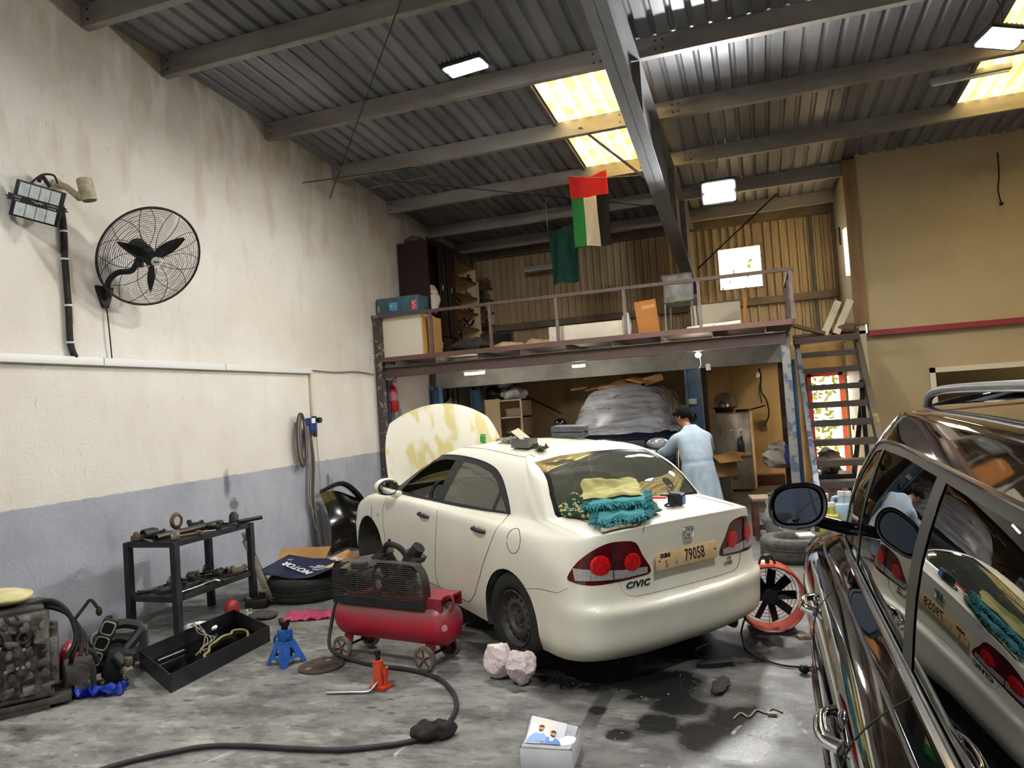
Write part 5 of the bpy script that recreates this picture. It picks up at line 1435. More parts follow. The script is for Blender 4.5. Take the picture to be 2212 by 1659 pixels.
for i, (px, py) in enumerate(((1741, 1378), (1738, 1455))):
    p = at(px, py, Z=0)
    if i == 0: b = MB(); b.box((p.x, p.y, .012), (.12, .07, .02), (0, 0, .3)); tag(b.build('grate_scrap', mat('tan_grate', '8f8068', .7, col2='4a4238', scale=60)), 'small tan grating scrap on the floor beside the black wagon', 'scrap')
    else: t = thing('plug', 'black electric plug on the floor beside the black wagon', 'plug', p); b = MB(); b.sphere((0, 0, .03), .035, (1, .8, .8)); b.build('plug_body', BLKPL, t); b = MB(); b.tube([(.02, 0, .03), (.08, -.02, .01), (.16, -.03, .01)], .006, 6); b.build('cord', BLKPL, t)
# water cooler
q = at(1580, 1045, Z=0)
cx0 = at(1588, 980, Y=14.3).x
t = thing('water_cooler', 'stainless steel water cooler with three taps at the back wall', 'water cooler', (cx0, 14.45, 0), radians(-4))
SSM = mat('stainless', 'bdb19d', .34, .55, col2='9c907d', scale=5, stretch=(1, 1, .3))
b = MB(); b.box((0, 0, .74), (.68, .5, 1.42), bev=.012); b.build('cabinet', SSM, t)
b = MB(); b.box((0, 0, 1.46), (.72, .54, .02), bev=.006); b.build('top', SSM, t)
for i in range(3):
    b = MB(); x = -.2 + .18 * i; b.cyl((x, -.25, 1.12), (x, -.32, 1.12), .016, seg=10); b.cyl((x, -.32, 1.13), (x, -.32, 1.06), .013, seg=10); b.box((x, -.32, 1.15), (.05, .02, .012)); b.build('tap', CHROME, t)
b = MB(); b.box((.04, -.32, .70), (.52, .16, .05)); b.build('drip_tray', SSM, t)
b = MB()
for i in range(8): b.box((-.1 + .0 * i, -.255, .22 + i * .035), (.28, .008, .015))
b.build('vent_grille', mat('vent_dark', '5c554b', .5), t)
CKZ = 1.472
t = thing('cooking_pot', 'blackened cooking pot on the water cooler', 'pot', (cx0 - .14, 14.4, CKZ)); b = MB(); b.lathe((0, 0, 0), (0, 0, 1), [(0, 0), (0, .16), (.1, .19), (.105, .2), (.1, .18), (.02, .15), (.015, 0)], 28); b.build('bowl', mat('sooty', '3a3733', .5, .6), t)
for s in (-1, 1): b = MB(); b.tube([(s * .19, -.04, .09), (s * .24, -.03, .1), (s * .24, .03, .1), (s * .19, .04, .09)], .008, 6); b.build('handle', BLACK, t)
t = thing('pot_lid', 'dented steel lid standing behind the cooking pot', 'lid', (cx0 - .14, 14.62, CKZ + .19), rot=(radians(80), 0, 0)); b = MB(); b.lathe((0, 0, 0), (0, 0, 1), [(0, .19), (.01, .2), (.03, .14), (.04, .03), (.055, .02), (.06, 0)], 28); b.build('dome', SSM, t)
t = thing('kettle', 'small steel kettle sitting in the cooking pot', 'kettle', (cx0 - .15, 14.38, CKZ + .10)); b = MB(); b.lathe((0, 0, 0), (0, 0, 1), [(0, 0), (0, .1), (.06, .1), (.11, .05), (.13, .02), (.14, 0)], 20); b.build('body', SSM, t); b = MB(); b.tube([(.09, 0, .05), (.14, 0, .08), (.16, 0, .12)], .014, 8); b.build('spout', SSM, t)
t = thing('frying_pan', 'black frying pan with long handle sticking out beyond the cooler', 'pan', (cx0 + .2, 14.4, CKZ)); b = MB(); b.lathe((0, 0, 0), (0, 0, 1), [(0, 0), (0, .12), (.04, .15), (.038, .145), (.008, .11), (.006, 0)], 28); b.build('pan', BLACK, t); b = MB(); b.tube([(.14, 0, .03), (.28, -.02, .06), (.4, -.03, .09)], .014, 8); b.build('handle', BLACK, t)
bottle('oil_bottle', (cx0 + .12, 14.45 - .32, .727), .3, .065, '2b2a2a', 'dark oil bottle standing on the cooler drip tray', '222222')
t = thing('open_carton', 'open brown carton between the person and the water cooler', 'carton', (at(1546, 1010, Y=13.1).x, 13.1, .42), radians(40))
b = MB(); w2, h2 = .5, .34
for (c_, s_) in (((0, 0, .01), (w2, w2, .02)), ((w2 / 2, 0, h2 / 2), (.012, w2, h2)), ((-w2 / 2, 0, h2 / 2), (.012, w2, h2)), ((0, w2 / 2, h2 / 2), (w2, .012, h2)), ((0, -w2 / 2, h2 / 2), (w2, .012, h2))): b.box(c_, s_)
b.build('carton', CARDB, t); b = MB(); b.box((-.0, -w2 / 2 - .1, h2 - .02), (w2, .25, .01), (radians(28), 0, 0)); b.box((w2 / 2 + .1, 0, h2 - .02), (.25, w2, .01), (0, radians(-25), 0)); b.build('flap', CARDB, t)
b = MB(); b.box((at(1546, 1010, Y=13.1).x, 13.1, .205), (.5, .5, .41)); tag(b.build('dark_crate', mat('crate_dark', '3a3029', .8)), 'dark crate under the open brown carton', 'crate')
b = MB(); b.box((at(1655, 1035, Y=15.).x, 15.15, .1), (.7, .3, .2)); tag(b.build('brown_plinth', mat('plinth', '6b4a3c', .7)), 'low brown box against the wall right of the cooler', 'box')
t = thing('cable_drop', 'black cable hanging from a white socket on the back wall', 'cable', at(1638, 812, Y=15.33)); b = MB(); b.tube([(.02, 0, .15), (.05, -.01, 0), (.03, -.02, -.3), (.12, -.02, -.5), (.14, -.01, -.8), (.02, -.02, -1.0)], .016, 6); b.tube([(.04, -.02, -.1), (.0, -.03, -.3), (.03, -.02, -.55)], .012, 6); b.build('cable', RUBBER, t); b = MB(); b.sphere((-.03, -.02, .02), .06, (1, .5, 1)); b.build('socket', WHITEP, t)
b = MB(); b.box(at(1650, 920, Y=15.38), (.12, .03, .22)); tag(b.build('wall_switch', mat('switch_grime', '6c5c44', .7)), 'grimy switch plate on the back wall right of the cooler', 'switch')
# ================================================================ on the white wall
WX = -6.0
# trunking
t = thing('cable_trunking', 'white plastic cable trunking running along the white wall', 'trunking', (WX + .006, 0, 0))
TRM = mat('trunking_white', 'd5d5d2', .45)
b = MB(); b.box((.025, (4.0 + 8.85) / 2 - 2, 2.545), (.05, 8.85, .075), bev=.004); b.build('channel', TRM, t)
b = MB(); b.box((.02, 8.87, 2.18), (.035, .06, .75)); b.build('drop_channel', mat('trunking_cream', 'c9c2ae', .5), t)
for y_ in (5.4, 7.1): b = MB(); b.box((.026, y_, 2.545), (.054, .01, .08)); b.build('joint', mat('joint', 'a8a6a0', .5), t)
o = MB(); o.tube([(WX + .02, 8.9, 2.56), (WX + .03, 9.5, 2.545), (WX + .02, 10.1, 2.57), (WX + .03, 10.65, 2.54)], .008, 6); tag(o.build('wall_cable', mat('grey_cable', '6f6b64', .7)), 'thin grey cable from the trunking end to the platform post', 'cable')
# off flood light
_n = V((.69, -.68, -.25)).normalized(); _y = RM @ V((cos(radians(16)), -sin(radians(16)), 0)); _y = (_y - _n * _y.dot(_n)).normalized(); FLM = Matrix((_n, _y, _n.cross(_y))).transposed()
t = thing('wall_floodlight', 'unlit black flood light with eight white reflectors on the white wall', 'flood light', at(82, 440, X=-5.80), rot=FLM.to_euler()); t.scale = (.92, .92, .92)
# local: y along the wall, x out of the face
b = MB(); b.box((0, 0, 0), (.06, .40, .34), bev=.006); b.build('housing', BLKPL, t)
b = MB()
for i in range(7): b.box((-.05, -.15 + i * .05, 0), (.05, .008, .28))
b.build('cooling_fin', BLKPL, t)
REFL = mat('reflector_cell', 'd3d8d8', .25, .2, col2='b8c2c2', scale=12)
for s in (-1, 1):
    for i in range(4):
        b = MB(); yc = -.125 + i * .083; zc = s * .093
        b.face(((.034, yc - .041, zc - .06), (.034, yc - .005, zc - .06), (.034, yc - .005, zc + .06), (.034, yc - .041, zc + .06)))
        b.face(((.034, yc - .005, zc - .06), (.046, yc + .041, zc - .06), (.046, yc + .041, zc + .06), (.034, yc - .005, zc + .06)))
        o_ = b.build('reflector', REFL, t, smooth=0, recalc=False)
        b = MB(); b.box((.038, yc + .0415, zc), (.012, .004, .12)); b.build('cell_rib', BLKPL, t)
Mt = frame_m((.0315, 0, 0), (0, -1, 0), (0, 0, -1))
LTX = mat('floodlight_print', 'b9bcc0', .5)
for (y_, z_, s_, bd) in ((-.16, .012, .024, '400W'), (-.16, -.016, .024, 'IP67'), (.12, .012, .020, 'CANLUMI'), (.12, -.014, .020, 'BRIGHT')):
    text('print', bd, s_, Mt @ Matrix.Translation((y_ * -1 if False else -y_, -z_, 0)), LTX, t, .0005)
b = MB(); b.tube([(.032, .05 - .025 * i, .004 + .008 * sin(i * 2.3)) for i in range(5)], .0028, 5, 4); b.tube([(.032, .03, -.012), (.032, .02, .012), (.032, -.02, -.008)], .0024, 5, 4); b.build('print', LTX, t)
b = MB(); b.box((-.01, -.225, .0), (.02, .035, .06)); b.box((-.01, .215, .0), (.02, .03, .06)); b.bar((-.01, -.235, 0), (-.17, -.2, 0), .05, .012); b.bar((-.01, .225, 0), (-.17, .2, 0), .05, .012); b.build('bracket', BLACK, t)
b = MB(); b.tube([(-.05, -.1, .16), (-.07, -.03, .27), (-.09, .06, .3), (-.13, .1, .24)], .010, 6); b.build('cord', RUBBER, t)
# bullet camera
t = thing('bullet_camera', 'dusty cream security camera on a bent arm on the white wall', 'camera', (WX, 5.02, 4.17))
CCM = mat('dusty_cream', 'a99f86', .6, col2='8a7f66', scale=18)
b = MB(); b.cyl((0, 0, 0), (.03, 0, 0), .06, seg=16); b.tube([(.02, 0, 0), (.12, .0, -.03), (.30, -.02, -.17)], .030, 10, 5); b.sphere((.32, -.02, -.15), .045); b.build('arm', CCM, t)
b = MB(); b.lathe((.36, -.02, .0), (.12, .16, -1), [(0, .03), (0, .062), (.02, .066), (.19, .066), (.20, .062), (.2, 0)], 18); b.cyl((.33, -.02, -.10), (.38, -.0, -.05), .035, seg=10); b.build('housing', CCM, t)
b = MB(); d_ = V((.12, .16, -1)).normalized(); b.cyl(V((.36, -.02, 0)) + d_ * .2, V((.36, -.02, 0)) + d_ * .205, .056, seg=18); b.build('lens', BLKPL, t)
# black conduit pipes down the wall
def wall_pts(L, x): return [at(px, py, X=x) for px, py in L]
for k, (L, r, m_, lab) in enumerate((([(132, 445), (138, 500), (140, 560), (148, 660), (152, 740), (163, 772)], .028, RUBBER, 'black rubber conduit running down from the flood light to the trunking'),
                                     ([(140, 470), (146, 540), (151, 590), (153, 640), (157, 700)], .014, mat('pale_pipe', 'b5a893', .6), 'pale thin pipe tied beside the black conduit'))):
    t = thing('wall_conduit', lab, 'conduit'); b = MB(); P_ = wall_pts(L, WX + .035 + k * .005); b.tube(P_, r, 8, 4); b.build('pipe', m_, t)
    if k == 0:
        for i in (1, 2, 3, 4): b = MB(); p = P_[i]; b.cyl(p - V((0, 0, .008)), p + V((0, 0, .008)), .035, seg=12); b.build('clip', TRM, t)
b = MB(); b.tube(wall_pts([(84, 392), (90, 380), (100, 392), (108, 404)], WX + .08), .018, 8, 5); tag(b.build('cable_loop', RUBBER), 'short black cable loop above the unlit flood light', 'cable')
# wall fan
FC = at(325, 556, X=-5.52); FN = V((.80, -.24, -.50)).normalized()
t = thing('wall_fan', 'large black wire-cage fan on a wall bracket', 'fan', FC)
Fx = FN.cross(V((0, 0, 1))).normalized(); Fy = Fx.cross(FN); Fr = .50


def fp(r, a, d): return Fx * (r * cos(a)) + Fy * (r * sin(a)) + FN * d


def dome(r): return .11 * (1 - (r / Fr) ** 2.2)


b = MB(); b.tube([fp(Fr, 2 * pi * i / 48, 0) for i in range(48)], .011, 8, 0, True); b.build('cage_rim', BLKPL, t)
for s, nm in ((1, 'front_grille'), (-1, 'rear_grille')):
    b = MB()
    for k in range(24):
        r = .08 + (Fr - .085) * k / 23.5; b.tube([fp(r, 2 * pi * i / 40, s * dome(r)) for i in range(40)], .0019, 4, 0, True)
    for k in range(10):
        a0 = 2 * pi * k / 10
        b.tube([fp(r, a0 + s * .55 * (r / Fr) ** 1.5, s * dome(r) + s * .003) for r in [.06 + (Fr - .06) * j / 8 for j in range(9)]], .0032, 5, 0)
    b.build(nm, BLKPL, t)
b = MB(); b.cyl(FN * .105, FN * .118, .045, seg=24); b.build('badge', mat('fan_badge', 'a9aaa9', .4), t)
b = MB(); b.box(FN * .119, (.012, .05, .012), Matrix((FN, Fx, Fy)).transposed()); b.build('badge_mark', DARKM, t)
b = MB(); b.cyl(FN * -.10, FN * .03, .075, seg=20); b.cyl(FN * -.28, FN * -.09, .095, .085, 20); b.build('motor', BLKPL, t)
for k in range(3):
    a0 = radians(18) + 2 * pi * k / 3; er = Fx * cos(a0) + Fy * sin(a0); et = -Fx * sin(a0) + Fy * cos(a0)
    b = MB(); b.grid(lambda u, v: er * (.07 + .30 * u) + et * ((v - .5) * (.075 + .05 * sin(pi * u) - .06 * u)) + FN * (.02 + (v - .5) * .06 * (1 - .5 * u)), 12, 4, .004); b.build('blade', BLKPL, t)
pl_ = V((WX + .02, 5.48, 3.20)) - FC
b = MB(); b.tube([pl_ + V((.03, 0, -.02)), pl_ + V((.05, 0, .13)), pl_ + V((.12, .05, .22)), pl_ + V((.2, .15, .25)), FN * -.2 + V((0, -.02, -.06))], .028, 10, 5); b.cyl(FN * -.2 + V((0, -.02, -.17)), FN * -.2 + V((0, -.02, -.03)), .035, seg=12); b.build('arm', BLKPL, t)
b = MB(); b.prism([(-.1, .09), (.1, .09), (.09, .04), (.03, -.12), (-.03, -.12), (-.09, .04)], .03, pl_ + V((-.02, 0, -.0)), (0, 1, 0), (0, 0, 1)); b.build('wall_plate', BLKPL, t)
b = MB(); b.tube([pl_ + V((.01, 0, -.1)), pl_ + V((.02, .01, -.35)), pl_ + V((.015, .03, -.62))], .006, 6); b.build('cord', RUBBER, t)
# air regulator with hanging hoses
p = at(672, 915, X=WX + .06)
t = thing('air_regulator', 'small blue air regulator unit on the white wall', 'regulator', p)
b = MB(); b.box((0, 0, -.02), (.1, .16, .2), bev=.02); b.build('body', mat('reg_blue', '2a3c78', .35), t)
b = MB(); b.cyl((.02, .05, .1), (.02, .05, .02), .035, seg=12); b.cyl((.05, .09, .04), (.1, .09, .04), .04, seg=14); b.build('gauge', BLKPL, t); b = MB(); b.box((.055, -.02, .04), (.01, .08, .07)); b.build('label', WHITEP, t)
b = MB(); b.cyl((.02, .06, -.1), (.02, .06, -.19), .028, seg=12); b.cyl((.02, -.04, -.1), (.02, -.04, -.17), .028, seg=12); b.build('bowl', mat('bowl_dark', '30313a', .3), t)
t = thing('hanging_hose', 'coil of old hoses and cords hanging from the blue regulator', 'hose', at(660, 905, X=WX + .05))
HC = [mat('hose_grey', '7b756a', .7), mat('hose_dark', '3f3a38', .7), mat('hose_blue', '3b4364', .7), mat('hose_tan', '8f826c', .7)]
for k in range(6):
    b = MB(); b.tube([(.02 + .01 * k, -.10 - .025 * k + .09 * cos(a), -.28 + (.30 + .03 * (k % 3)) * sin(a)) for a in [2 * pi * i / 16 for i in range(16)]], .011, 6, 3, True); b.build('loop', HC[k % 4], t)
for k, (dy, dz, m_) in enumerate(((0, -1.55, 3), (.035, -1.85, 2), (.06, -1.9, 1), (.09, -1.75, 0), (-.05, -1.3, 3), (.02, -2.05, 1))):
    b = MB(); b.tube([(.03, dy * .5, -.1), (.03, dy + .02, -.6), (.02, dy - .02, -1.1), (.03, dy + .02, dz + .1), (.04, dy + .06, dz)], .012 if k % 2 else .009, 6, 4); b.build('strand', HC[m_], t)
b = MB(); b.tube(wall_pts([(683, 935), (690, 1010), (700, 1120), (707, 1170), (712, 1235)], WX + .03), .006, 6, 4); tag(b.build('thin_cord', mat('pale_cord', '9c9788', .7)), 'thin pale cord hanging right of the regulator down to the cardboard', 'cord')
# dark smears on the lower wall are stains of the wall itself
SMEAR = mat('wall_smear', '5f5f63', .9)

# ================================================================ black tool shelf and things near the wall
SHX = (-5.52, -4.99); SHY = (5.17, 6.18)
t = thing('tool_shelf', 'black two-tier metal tool shelf against the white wall', 'shelf', (0, 0, 0))
for x in SHX:
    for y in SHY: b = MB(); b.box((x, y, .425), (.058, .058, .85)); b.build('leg', BLACK, t)
for z, nm in ((.845, 'top_shelf'), (.36, 'lower_shelf')):
    b = MB(); cx0_, cy0_ = sum(SHX) / 2, sum(SHY) / 2; b.box((cx0_, cy0_, z - .02), (.53, 1.01, .01))
    for x in SHX: b.box((x, cy0_, z - .015), (.03, 1.01, .05))
    for y in SHY: b.box((cx0_, y, z - .015), (.53, .03, .05))
    b.build(nm, BLACK, t)
TZ = .853
def rodthing(name, a, c, r, m_, lab, cat='pipe', group='pipes on the tool shelf', hollow=False):
    b = MB(); a, c = V(a), V(c)
    if hollow: b.lathe(a, c - a, [(0, r * .8), (0, r), ((c - a).length, r), ((c - a).length, r * .8), (0, r * .8)], 14)
    else: b.cyl(a, c, r, seg=12)
    return tag(b.build(name, m_), lab, cat, group)


OLD = mat('oily_steel', '4c463f', .4, .6, col2='302c29', scale=12)
rodthing('steel_pipe', (-5.22, 5.2, TZ + .032), (-5.18, 6.0, TZ + .032), .03, OLD, 'thick oily pipe lying along the black shelf top', hollow=True)
rodthing('steel_pipe', (-5.31, 5.28, TZ + .024), (-5.30, 6.1, TZ + .024), .022, OLD, 'thinner dark pipe behind the thick oily pipe on the shelf top', hollow=True)
rodthing('steel_pipe', (-5.46, 5.26, TZ + .012), (-5.22, 5.15, TZ + .012), .011, ALU, 'short bright rod at the near left corner of the shelf top')
b = MB(); b.tube([(-5.38 + .0 * cos(a), 5.62 + .062 * cos(a), TZ + .115 + .062 * sin(a)) for a in [2 * pi * i / 20 for i in range(20)]], .012, 6, 0, True, flat=1.8); tag(b.build('hose_clamp', mat('rust_ring', '5a3d2a', .6, .4)), 'rusty ring clamp standing on the black shelf top', 'ring')
b = MB(); b.lathe((-5.41, 5.24, TZ + .05), (.2, 1, .05), [(0, .035), (0, .05), (.1, .05), (.14, .035), (.14, .025), (0, .035)], 18); tag(b.build('filter_cup', BLKPL), 'black cup-shaped filter on the shelf top beside the wall', 'filter')
r_ = random.Random(5)
def tool(name, x, y, z, ang, ln, m_, lab, cat, group, kind):
    t = thing(name, lab, cat, (x, y, z), ang, group); b = MB()
    if kind == 0:      # spanner
        b.box((0, 0, .008), (ln, .018, .01), bev=.003); b.lathe((ln / 2, 0, .003), (0, 0, 1), [(0, .012), (0, .024), (.011, .024), (.011, .012), (0, .012)], 12); b.prism([(-ln / 2 + .02, -.014), (-ln / 2 - .01, -.024), (-ln / 2 - .035, -.018), (-ln / 2 - .01, -.007), (-ln / 2 - .01, .007), (-ln / 2 - .035, .018), (-ln / 2 - .01, .024), (-ln / 2 + .02, .014)], .011, (0, 0, .003)); b.build('spanner_body', m_, t)
    elif kind == 1:    # screwdriver
        b.cyl((0, 0, .014), (ln * .55, 0, .008), .005, seg=8); b.build('shaft', ALU, t); b = MB(); b.lathe((-ln * .4, 0, .014), (1, 0, 0), [(0, 0), (0, .013), (ln * .1, .014), (ln * .35, .011), (ln * .4, .008), (ln * .4, 0)], 12); b.build('grip', m_, t)
    elif kind == 2:    # socket
        b.lathe((0, 0, .017), (1, 0, 0), [(0, .01), (0, .017), (ln * .3, .017), (ln * .3, .008), (0, .01)], 14); b.build('socket_body', m_, t)
    elif kind == 3:    # hammer
        b.cyl((-ln / 2, 0, .02), (ln * .4, 0, .02), .012, seg=10); b.build('handle', mat('hammer_wood', '6a4c30', .7), t); b = MB(); b.box((ln * .42, 0, .022), (.035, .11, .035), bev=.006); b.build('head', m_, t)
    elif kind == 4:    # chunky casting
        b.box((0, 0, .03), (ln * .6, .08, .05), (0, 0, .2), bev=.012); b.cyl((ln * .2, 0, .03), (ln * .45, .03, .05), .025, seg=12); b.cyl((-ln * .2, -.02, .05), (-ln * .2, -.02, .085), .028, .02, 12); b.build('casting', m_, t)
    else:              # pliers
        for s in (-1, 1): b.tube([(ln * .45, s * .006, .01), (ln * .1, s * .012, .012), (-.02, -s * .008, .012), (-ln * .5, -s * .04, .012)], .009, 6, 4)
        b.build('jaws', m_, t)
    return t


COLS = [OLD, mat('oil_black', '201f1e', .35, .3), mat('worn_steel', '8b857a', .35, .8), mat('yellow_grip', 'b08f2a', .5), mat('red_grip', '8e2a24', .5), mat('dull_brown', '5a4a3a', .7)]
KN = ['spanner', 'screwdriver', 'socket', 'hammer', 'casting', 'pliers']; CN = ['oily', 'black', 'bright steel', 'yellow', 'red', 'brown']
k = 0
rows_ = ['front edge', 'front half', 'back half', 'back edge']; cols_ = ['near end', 'near quarter', 'near middle', 'far middle', 'far quarter', 'far end']
for z, nm in ((TZ, 'top'), (.368, 'lower')):
    for j in range(6):
        for i in range(4):
            if z > .8 and i in (1, 2): continue
            kd = [4, 4, 2, 4, 1, 5, 4, 3, 0, 4][(k * 3 + j) % 10]; cm = r_.choice([0, 0, 1, 1, 2, 5, 3 if kd in (1, 5) else 1])
            x = -5.01 - .125 * i - .04 * r_.random() - .04; y = 5.25 + .16 * j + .03 * r_.random()
            tool(KN[kd], x, y, z, r_.random() * 3.1, .17 + .08 * r_.random(), COLS[cm], '%s %s at the %s of the %s shelf, %s' % (CN[cm], KN[kd], rows_[i], nm, cols_[j]), 'tool', 'tools on the black shelf', kd); k += 1
b = MB(); b.tube([(-4.985, 5.22, .40), (-4.985, 5.45, .40), (-4.985, 5.62, .405), (-4.96, 5.68, .385)], .008, 8, 4); tag(b.build('lug_wrench', ALU), 'bright bent wheel wrench lying on the lower shelf edge', 'wrench')
b = MB(); b.cyl((-5.06, 6.10, .875), (-4.93, 6.30, .885), .021, seg=12); tag(b.build('torch_handle', BLKPL), 'black round tool handle sticking out past the far end of the black shelf', 'handle', None); bpy.data.objects['torch_handle'].name = 'black_grip_bar'
b = MB(); b.lathe((-5.12, 6.1, .855), (0, .1, 1), [(0, 0), (0, .045), (.09, .045), (.12, .02), (.12, 0)], 16); tag(b.build('spray_can', BLKPL), 'black capped canister on the far corner of the black shelf', 'canister')
# radiator leaning on the shelf
t = thing('radiator', 'dusty car radiator leaning on the far end of the black shelf', 'radiator', (-5.12, 6.47, 0), rot=(0, 0, radians(40)))
b = MB(); b.bar((-.13, 0, .66), (.08, 0, .03), .55, .035, (1, 0, .3)); b.build('core', mat('rad_core', '3c3a37', .8, bump=.6, bscale=160), t)
b = MB(); b.bar((-.14, -.29, .68), (.085, -.29, .02), .05, .06, (1, 0, .3), bev=.01); b.build('tank', mat('rad_tank', '8d8373', .6, col2='6f6658', scale=8), t); b = MB(); b.bar((-.14, .29, .68), (.085, .29, .02), .05, .06, (1, 0, .3), bev=.01); b.build('tank', mat('rad_tank', '8d8373', .6), t)
# big flat tyre with blue sign and cardboard on it
TY = (-4.66, 6.66)
flat_tyre('large_tyre', (TY[0], TY[1], 0), .42, .24, .2, 'big black tyre lying flat under a torn blue sign by the wall', m=RUBBER)
SIGNB = mat('blue_sign', '23335f', .35, col2='1c2948', scale=5)
sgz = .262
def sg(u, v): return V((-5.08 + .86 * u, 6.30 + .62 * v + .06 * u, sgz + .02 + .10 * abs(u - .35) ** 1.5 + .07 * v * (1 - u) - .05 * (1 - v) * (u > .3) * sin(pi * (u - .3) / .7)))
t = thing('blue_sign', 'torn blue plastic sign with white lettering lying on the big tyre', 'sign'); b = MB(); b.grid(sg, 20, 12, .006); b.build('panel', SIGNB, t, smooth=180)
SGW = mat('sign_white', 'dcdfe2', .4)


def stxt(bd, u, v, size, ang, **k):
    p0 = sg(u, v); ax = (sg(u + .03, v) - sg(u - .03, v)).normalized(); ay = (sg(u, v + .03) - sg(u, v - .03)).normalized(); n_ = ax.cross(ay).normalized()
    x = ax * cos(ang) + ay * sin(ang); y = n_.cross(x)
    text('lettering', bd, size, frame_m(p0 + n_ * .02, x, y), SGW, t, .001, **k)


stxt('MOTOR', .40, .40, .125, radians(158), bold=.003); stxt('DAE', .74, .86, .10, radians(150), bold=.003); stxt('KOR', .68, .50, .075, radians(155), bold=.001); stxt('17', .16, .72, .06, radians(165))
for k_, (u0, v0) in enumerate(((.52, .52), (.6, .40))):
    b = MB(); b.tube([sg(u0 + .05 * i, v0 + .02 * sin(2.2 * i + k_) - .02 * i) + V((0, 0, .012)) for i in range(5)], .006, 5, 4); b.build('script_line', SGW, t)
def card(name, pts, lab, m_=None, th=.012, group=None):
    b = MB(); P_ = [V(p) for p in pts]; n_ = (P_[1] - P_[0]).cross(P_[2] - P_[0]).normalized()
    if n_.z < 0: n_ = -n_
    lo_ = [b.bm.verts.new(p) for p in P_]; hi_ = [b.bm.verts.new(p + n_ * th) for p in P_]
    N = len(P_); b.bm.faces.new(lo_); b.bm.faces.new(hi_[::-1])
    for i in range(N): b.bm.faces.new((lo_[i], hi_[i], hi_[(i + 1) % N], lo_[(i + 1) % N]))
    return tag(b.build(name, m_ or CARDB, smooth=0), lab, 'cardboard', group)
card('cardboard_piece', [(-5.3, 6.9, .18), (-4.75, 7.05, .2), (-4.72, 7.2, .40), (-5.3, 7.1, .40)], 'flattened cardboard propped behind the blue sign', group='cardboard by the wall')
card('cardboard_piece', [(-4.62, 6.95, .30), (-4.25, 6.75, .32), (-4.2, 6.95, .34), (-4.5, 7.2, .36)], 'torn cardboard flap right of the blue sign', group='cardboard by the wall')
card('cardboard_piece', [(-4.45, 6.62, .285), (-4.15, 6.6, .30), (-4.2, 6.85, .32), (-4.4, 6.8, .31)], 'pale cardboard corner on the right of the big tyre', mat('pale_cardboard', 'c9b482', .8), group='cardboard by the wall')
# pink cloth
def cloth(name, loc, sx_, sy_, m_, lab, amp=.03, seed=0, base=None, cat='cloth', n=26, rz=0.):
    from mathutils import noise as N_
    b = MB()
    def f(u, v):
        e = 1 + .18 * N_.noise(V((u * 3, v * 3, seed))) ; x = (u - .5) * sx_ * e; y = (v - .5) * sy_ * (1 + .25 * N_.noise(V((u * 2.5, seed, v))))
        z = abs(N_.noise(V((u * 4, v * 4, seed + 3)))) * amp * 2 + abs(N_.noise(V((u * 9, v * 9, seed)))) * amp * .7
        return V((x, y, z + .004))
    b.grid(f, n, n, .004); o = b.build(name, m_, smooth=180); o.location = loc; o.rotation_euler = (0, 0, rz); return tag(o, lab, cat)
cloth('pink_cloth', (-4.15, 5.90, 0), .46, .26, mat('pink_fabric', 'e0688c', .8, col2='d0557a', scale=9), 'crumpled bright pink cloth on the floor beside the big tyre', .035, 2, rz=radians(20))
# little things around the shelf foot
t = thing('red_canister', 'small red domed canister on the floor by the shelf leg', 'canister', (at(502, 1338, Z=0).x, at(502, 1338, Z=0).y, 0)); t.scale = (1.25, 1.25, 1.25); b = MB(); b.lathe((0, 0, 0), (0, 0, 1), [(0, 0), (0, .055), (.1, .055), (.13, .045), (.15, .02), (.155, 0)], 20); b.build('shell', mat('dull_red', '9b2f2f', .4), t); b = MB(); b.cyl((0, 0, .15), (0, 0, .17), .015, seg=10); b.build('valve', mat('brass', 'a08c5c', .3, .8), t)
q = at(538, 1335, Z=0); t = thing('paper_cup', 'small green and white paper cup on the floor by the shelf', 'cup', (q.x, q.y, 0)); b = MB(); b.lathe((0, 0, 0), (0, 0, 1), [(0, 0), (0, .025), (.08, .035), (.08, .032), (.005, .022)], 16); b.build('cup_wall', mat('green_cup', 'd5ded0', .5, col2='2f8a4a', scale=30, lo=.5, hi=.54), t)
lump('oily_rag', (at(560, 1338, Z=0).x, at(560, 1338, Z=0).y + .05, 0), (.3, .22, .07), mat('oily_rag', '4b4541', .9), 'flat dark grey rag between the shelf and the big tyre', 'rag', 51, 5.)
gear_part('gear_train', (at(540, 1320, Z=0).x, at(540, 1320, Z=0).y + .12, 0), .22, 'dark chain-like engine part below the leaning radiator', None, 9, .4)
lump('white_towel', (-4.93, 5.36, 0), (.34, .2, .10), mat('white_towel', 'd9d9d7', .8), 'white folded towel on the floor under the black shelf', 'towel', 52, 3., .1)
# black bumper part leaning on the wall
t = thing('bumper_part', 'glossy black broken bumper leaning on the wall left of the white car', 'bumper', (-5.62, 8.75, 0))
GB = mat('gloss_black', '0c0c0f', .15, coat=.6)
b = MB(); b.grid(lambda u, v: V((.0 + .30 * u - .25 * v + .08 * sin(3 * v), -.18 + .62 * u + .18 * v, .02 + .80 * v * (1 - .12 * u) + .05 * sin(5 * u))), 10, 14, .03); b.build('skin', GB, t)
b = MB(); b.tube([(-.26, .05, .84), (-.1, .35, .92), (.05, .55, .70), (.1, .58, .5)], .055, 8, 5, flat=.5); b.build('upper_arm', GB, t)
